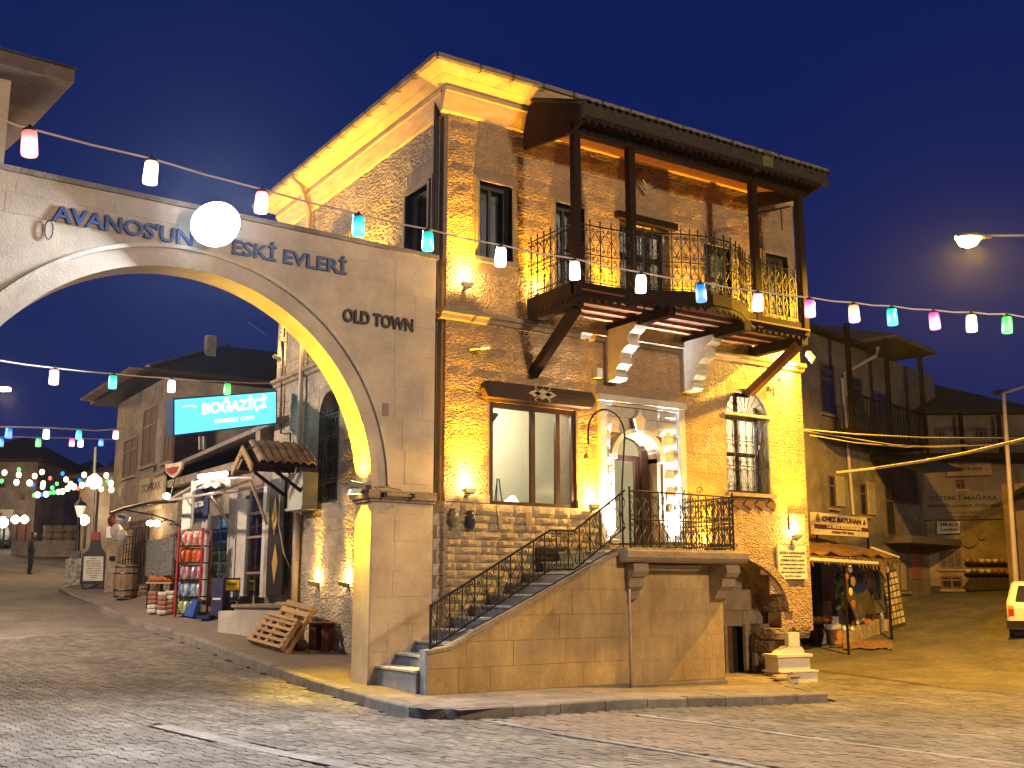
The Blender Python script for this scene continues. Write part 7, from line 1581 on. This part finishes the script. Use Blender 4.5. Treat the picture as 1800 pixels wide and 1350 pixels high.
# brighter lower core where the bulb sits
S1 = [(52, 231, 'red'), (267, 284, 'warm'), (461, 338, 'pink'), (630, 381, 'cyan'), (752, 408, 'teal'), (881, 436, 'white'), (1010, 460, 'warm'), (1127, 484, 'white'), (1231, 501, 'blue'), (1332, 517, 'pink'), (1423, 528, 'magenta'), (1500, 537, 'orange'), (1567, 543, 'teal'), (1641, 550, 'magenta'), (1707, 554, 'warm'), (1770, 557, 'green')]
ORD = ['first', 'second', 'third', 'fourth', 'fifth', 'sixth', 'seventh', 'eighth', 'ninth', 'tenth', 'eleventh', 'twelfth', 'thirteenth', 'fourteenth', 'fifteenth', 'sixteenth']
for i, (x, y, c) in enumerate(S1):
    d = 8.4+(13.4-8.4)*(x-52)/(1770-52); p = ond(x, y, d); t = thing('string_lantern', '%s glass lantern, %s from the left on the near light string' % (c, ORD[i]), 'lantern', tuple(p), group='lanterns on the near light string')
    inst('glass_jar', JM[c], t, tuple(p)).rotation_euler = (rng.uniform(-.06, .06), rng.uniform(-.06, .06), 0); inst('cap', CM, t, tuple(p))
W1 = [(-40, 200), (0, 209), (52, 226)]+[(x, y-5) for x, y, _ in S1[1:]]+[(1840, 561)]
def wire(pts, d0, d1, xa, xb, sag=3):
    P = []
    for k, (x, y) in enumerate(pts):
        if k:
            X, Y = pts[k-1]; mx, my = (x+X)/2, (y+Y)/2+sag; P.append(ond(mx, my, d0+(d1-d0)*(mx-xa)/(xb-xa)))
        P.append(ond(x, y, d0+(d1-d0)*(x-xa)/(xb-xa)))
    return P
cable('string_wire', 'pale wire of the near light string crossing the whole view', wire(W1, 8.4, 13.4, 52, 1770, 2), .009, PIPE)
S2 = [(96, 650, 'pink'), (199, 660, 'teal'), (302, 668, 'warm'), (400, 674, 'green')]
for i, (x, y, c) in enumerate(S2):
    d = 15+(19-15)*(x-96)/304; p = ond(x, y, d); t = thing('string_lantern', '%s glass lantern, %s from the left on the string inside the arch' % (c, ORD[i]), 'lantern', tuple(p), group='lanterns on the string inside the arch')
    inst('glass_jar', JM[c], t, tuple(p)); inst('cap', CM, t, tuple(p))
cable('string_wire', 'wire of the light string seen through the arch', wire([(-30, 632), (0, 634), (96, 647), (199, 657), (302, 665), (400, 671), (480, 674)], 15, 19, 96, 400, 1), .011, PIPE)
S3 = [(16, 753, 'blue'), (82, 755, 'warm'), (139, 757, 'teal'), (204, 757, 'pink')]; S4 = [(2, 770, 'blue'), (68, 771, 'green'), (127, 771, 'magenta'), (142, 772, 'warm'), (178, 771, 'blue')]
for L_, d, nm in ((S3, 24, 'third'), (S4, 28, 'fourth')):
    for i, (x, y, c) in enumerate(L_):
        p = ond(x, y, d+.02*x); o = inst('string_lantern', JM[c], None, tuple(p), scale=(1.15, 1.15, 1.05)); tag(o, '%s lantern, %s from the left on the %s string through the arch' % (c, ORD[i], nm), 'lantern', 'lanterns on the %s string' % nm)
cable('string_wire', 'third light string wire through the arch', wire([(-20, 750), (82, 752), (139, 755), (170, 757), (208, 754), (230, 752)], 23.7, 28.6, 0, 230, 0), .014, PIPE)
cable('string_wire', 'fourth light string wire through the arch', wire([(-20, 767), (68, 769), (127, 770), (208, 773)], 28, 32, 0, 210, 0), .014, PIPE)
FC_ = [(8, 828, 'w'), (33, 823, 'g'), (33, 832, 'w'), (29, 845, 'w'), (61, 834, 'w'), (74, 827, 'w'), (110, 830, 'b'), (88, 838, 'r'), (116, 840, 'w'), (148, 832, 'w'), (187, 833, 'w'), (140, 842, 'b'), (76, 847, 'w'), (75, 853, 'w'), (100, 848, 'g'), (92, 855, 'g'), (124, 848, 'w'), (103, 862, 'w'), (110, 861, 'w'), (119, 856, 'w'), (137, 856, 'r'), (130, 853, 'w'), (144, 850, 'w'), (154, 848, 'w'), (189, 843, 'g'), (195, 847, 'w'), (178, 857, 'w'), (196, 858, 'w'), (66, 867, 'w'), (73, 867, 'b'), (81, 866, 'w'), (88, 864, 'g'), (95, 863, 'g'), (57, 849, 'b'), (52, 846, 'w'), (3, 843, 'g'), (60, 868, 'g')]
nmc = {'w': 'warm', 'g': 'green', 'b': 'blue', 'r': 'red'}; FM = {}
for k in nmc:
    b = MB().lathe([(.05, -.16), (.11, -.1), (.12, 0), (.1, .08), (.03, .12)], (0, 0, 0), 8); me = bpy.data.meshes.new('far_lantern'); me.from_pydata(b.v, [], b.f); me.materials.append(emat('far_'+nmc[k], LC[nmc[k]] if k != 'w' else (1, .78, .5), 5 if k == 'w' else 2.2)); FM[k] = me
for i, (x, y, k) in enumerate(FC_):
    d = 37+(x % 13)*.5; s_ = (1.1 if k == 'w' else .8)*.62; o = inst('far_lantern', FM[k], None, tuple(ond(x, y+2, d)), scale=(s_, s_, s_)); tag(o, 'small %s light in the cluster of strings over the far square' % nmc[k], 'lantern', '%s lights in the far cluster' % nmc[k])
lamp('POINT', 'cluster_glow', tuple(ond(120, 862, 40)), 300, (1, .75, .5), bpy.data.objects['far_balcony'] if False else None, shadow_soft_size=.5) if False else None
# ================================================================= AIR: thin haze volume added so the lamps get a soft glow
hz = MB().box(-160, 160, -70, 210, -1.6, 24).build('haze', STONE, None); tag(hz, kind='stuff')
m = bpy.data.materials.new('glow_haze'); m.use_nodes = True; t = m.node_tree; t.nodes.clear(); o = t.nodes.new('ShaderNodeOutputMaterial'); pv = t.nodes.new('ShaderNodeVolumePrincipled')
pv.inputs['Color'].default_value = (.8, .87, 1, 1); pv.inputs['Density'].default_value = .00013; pv.inputs['Anisotropy'].default_value = .8
t.links.new(pv.outputs[0], o.inputs['Volume']); hz.data.materials[0] = m
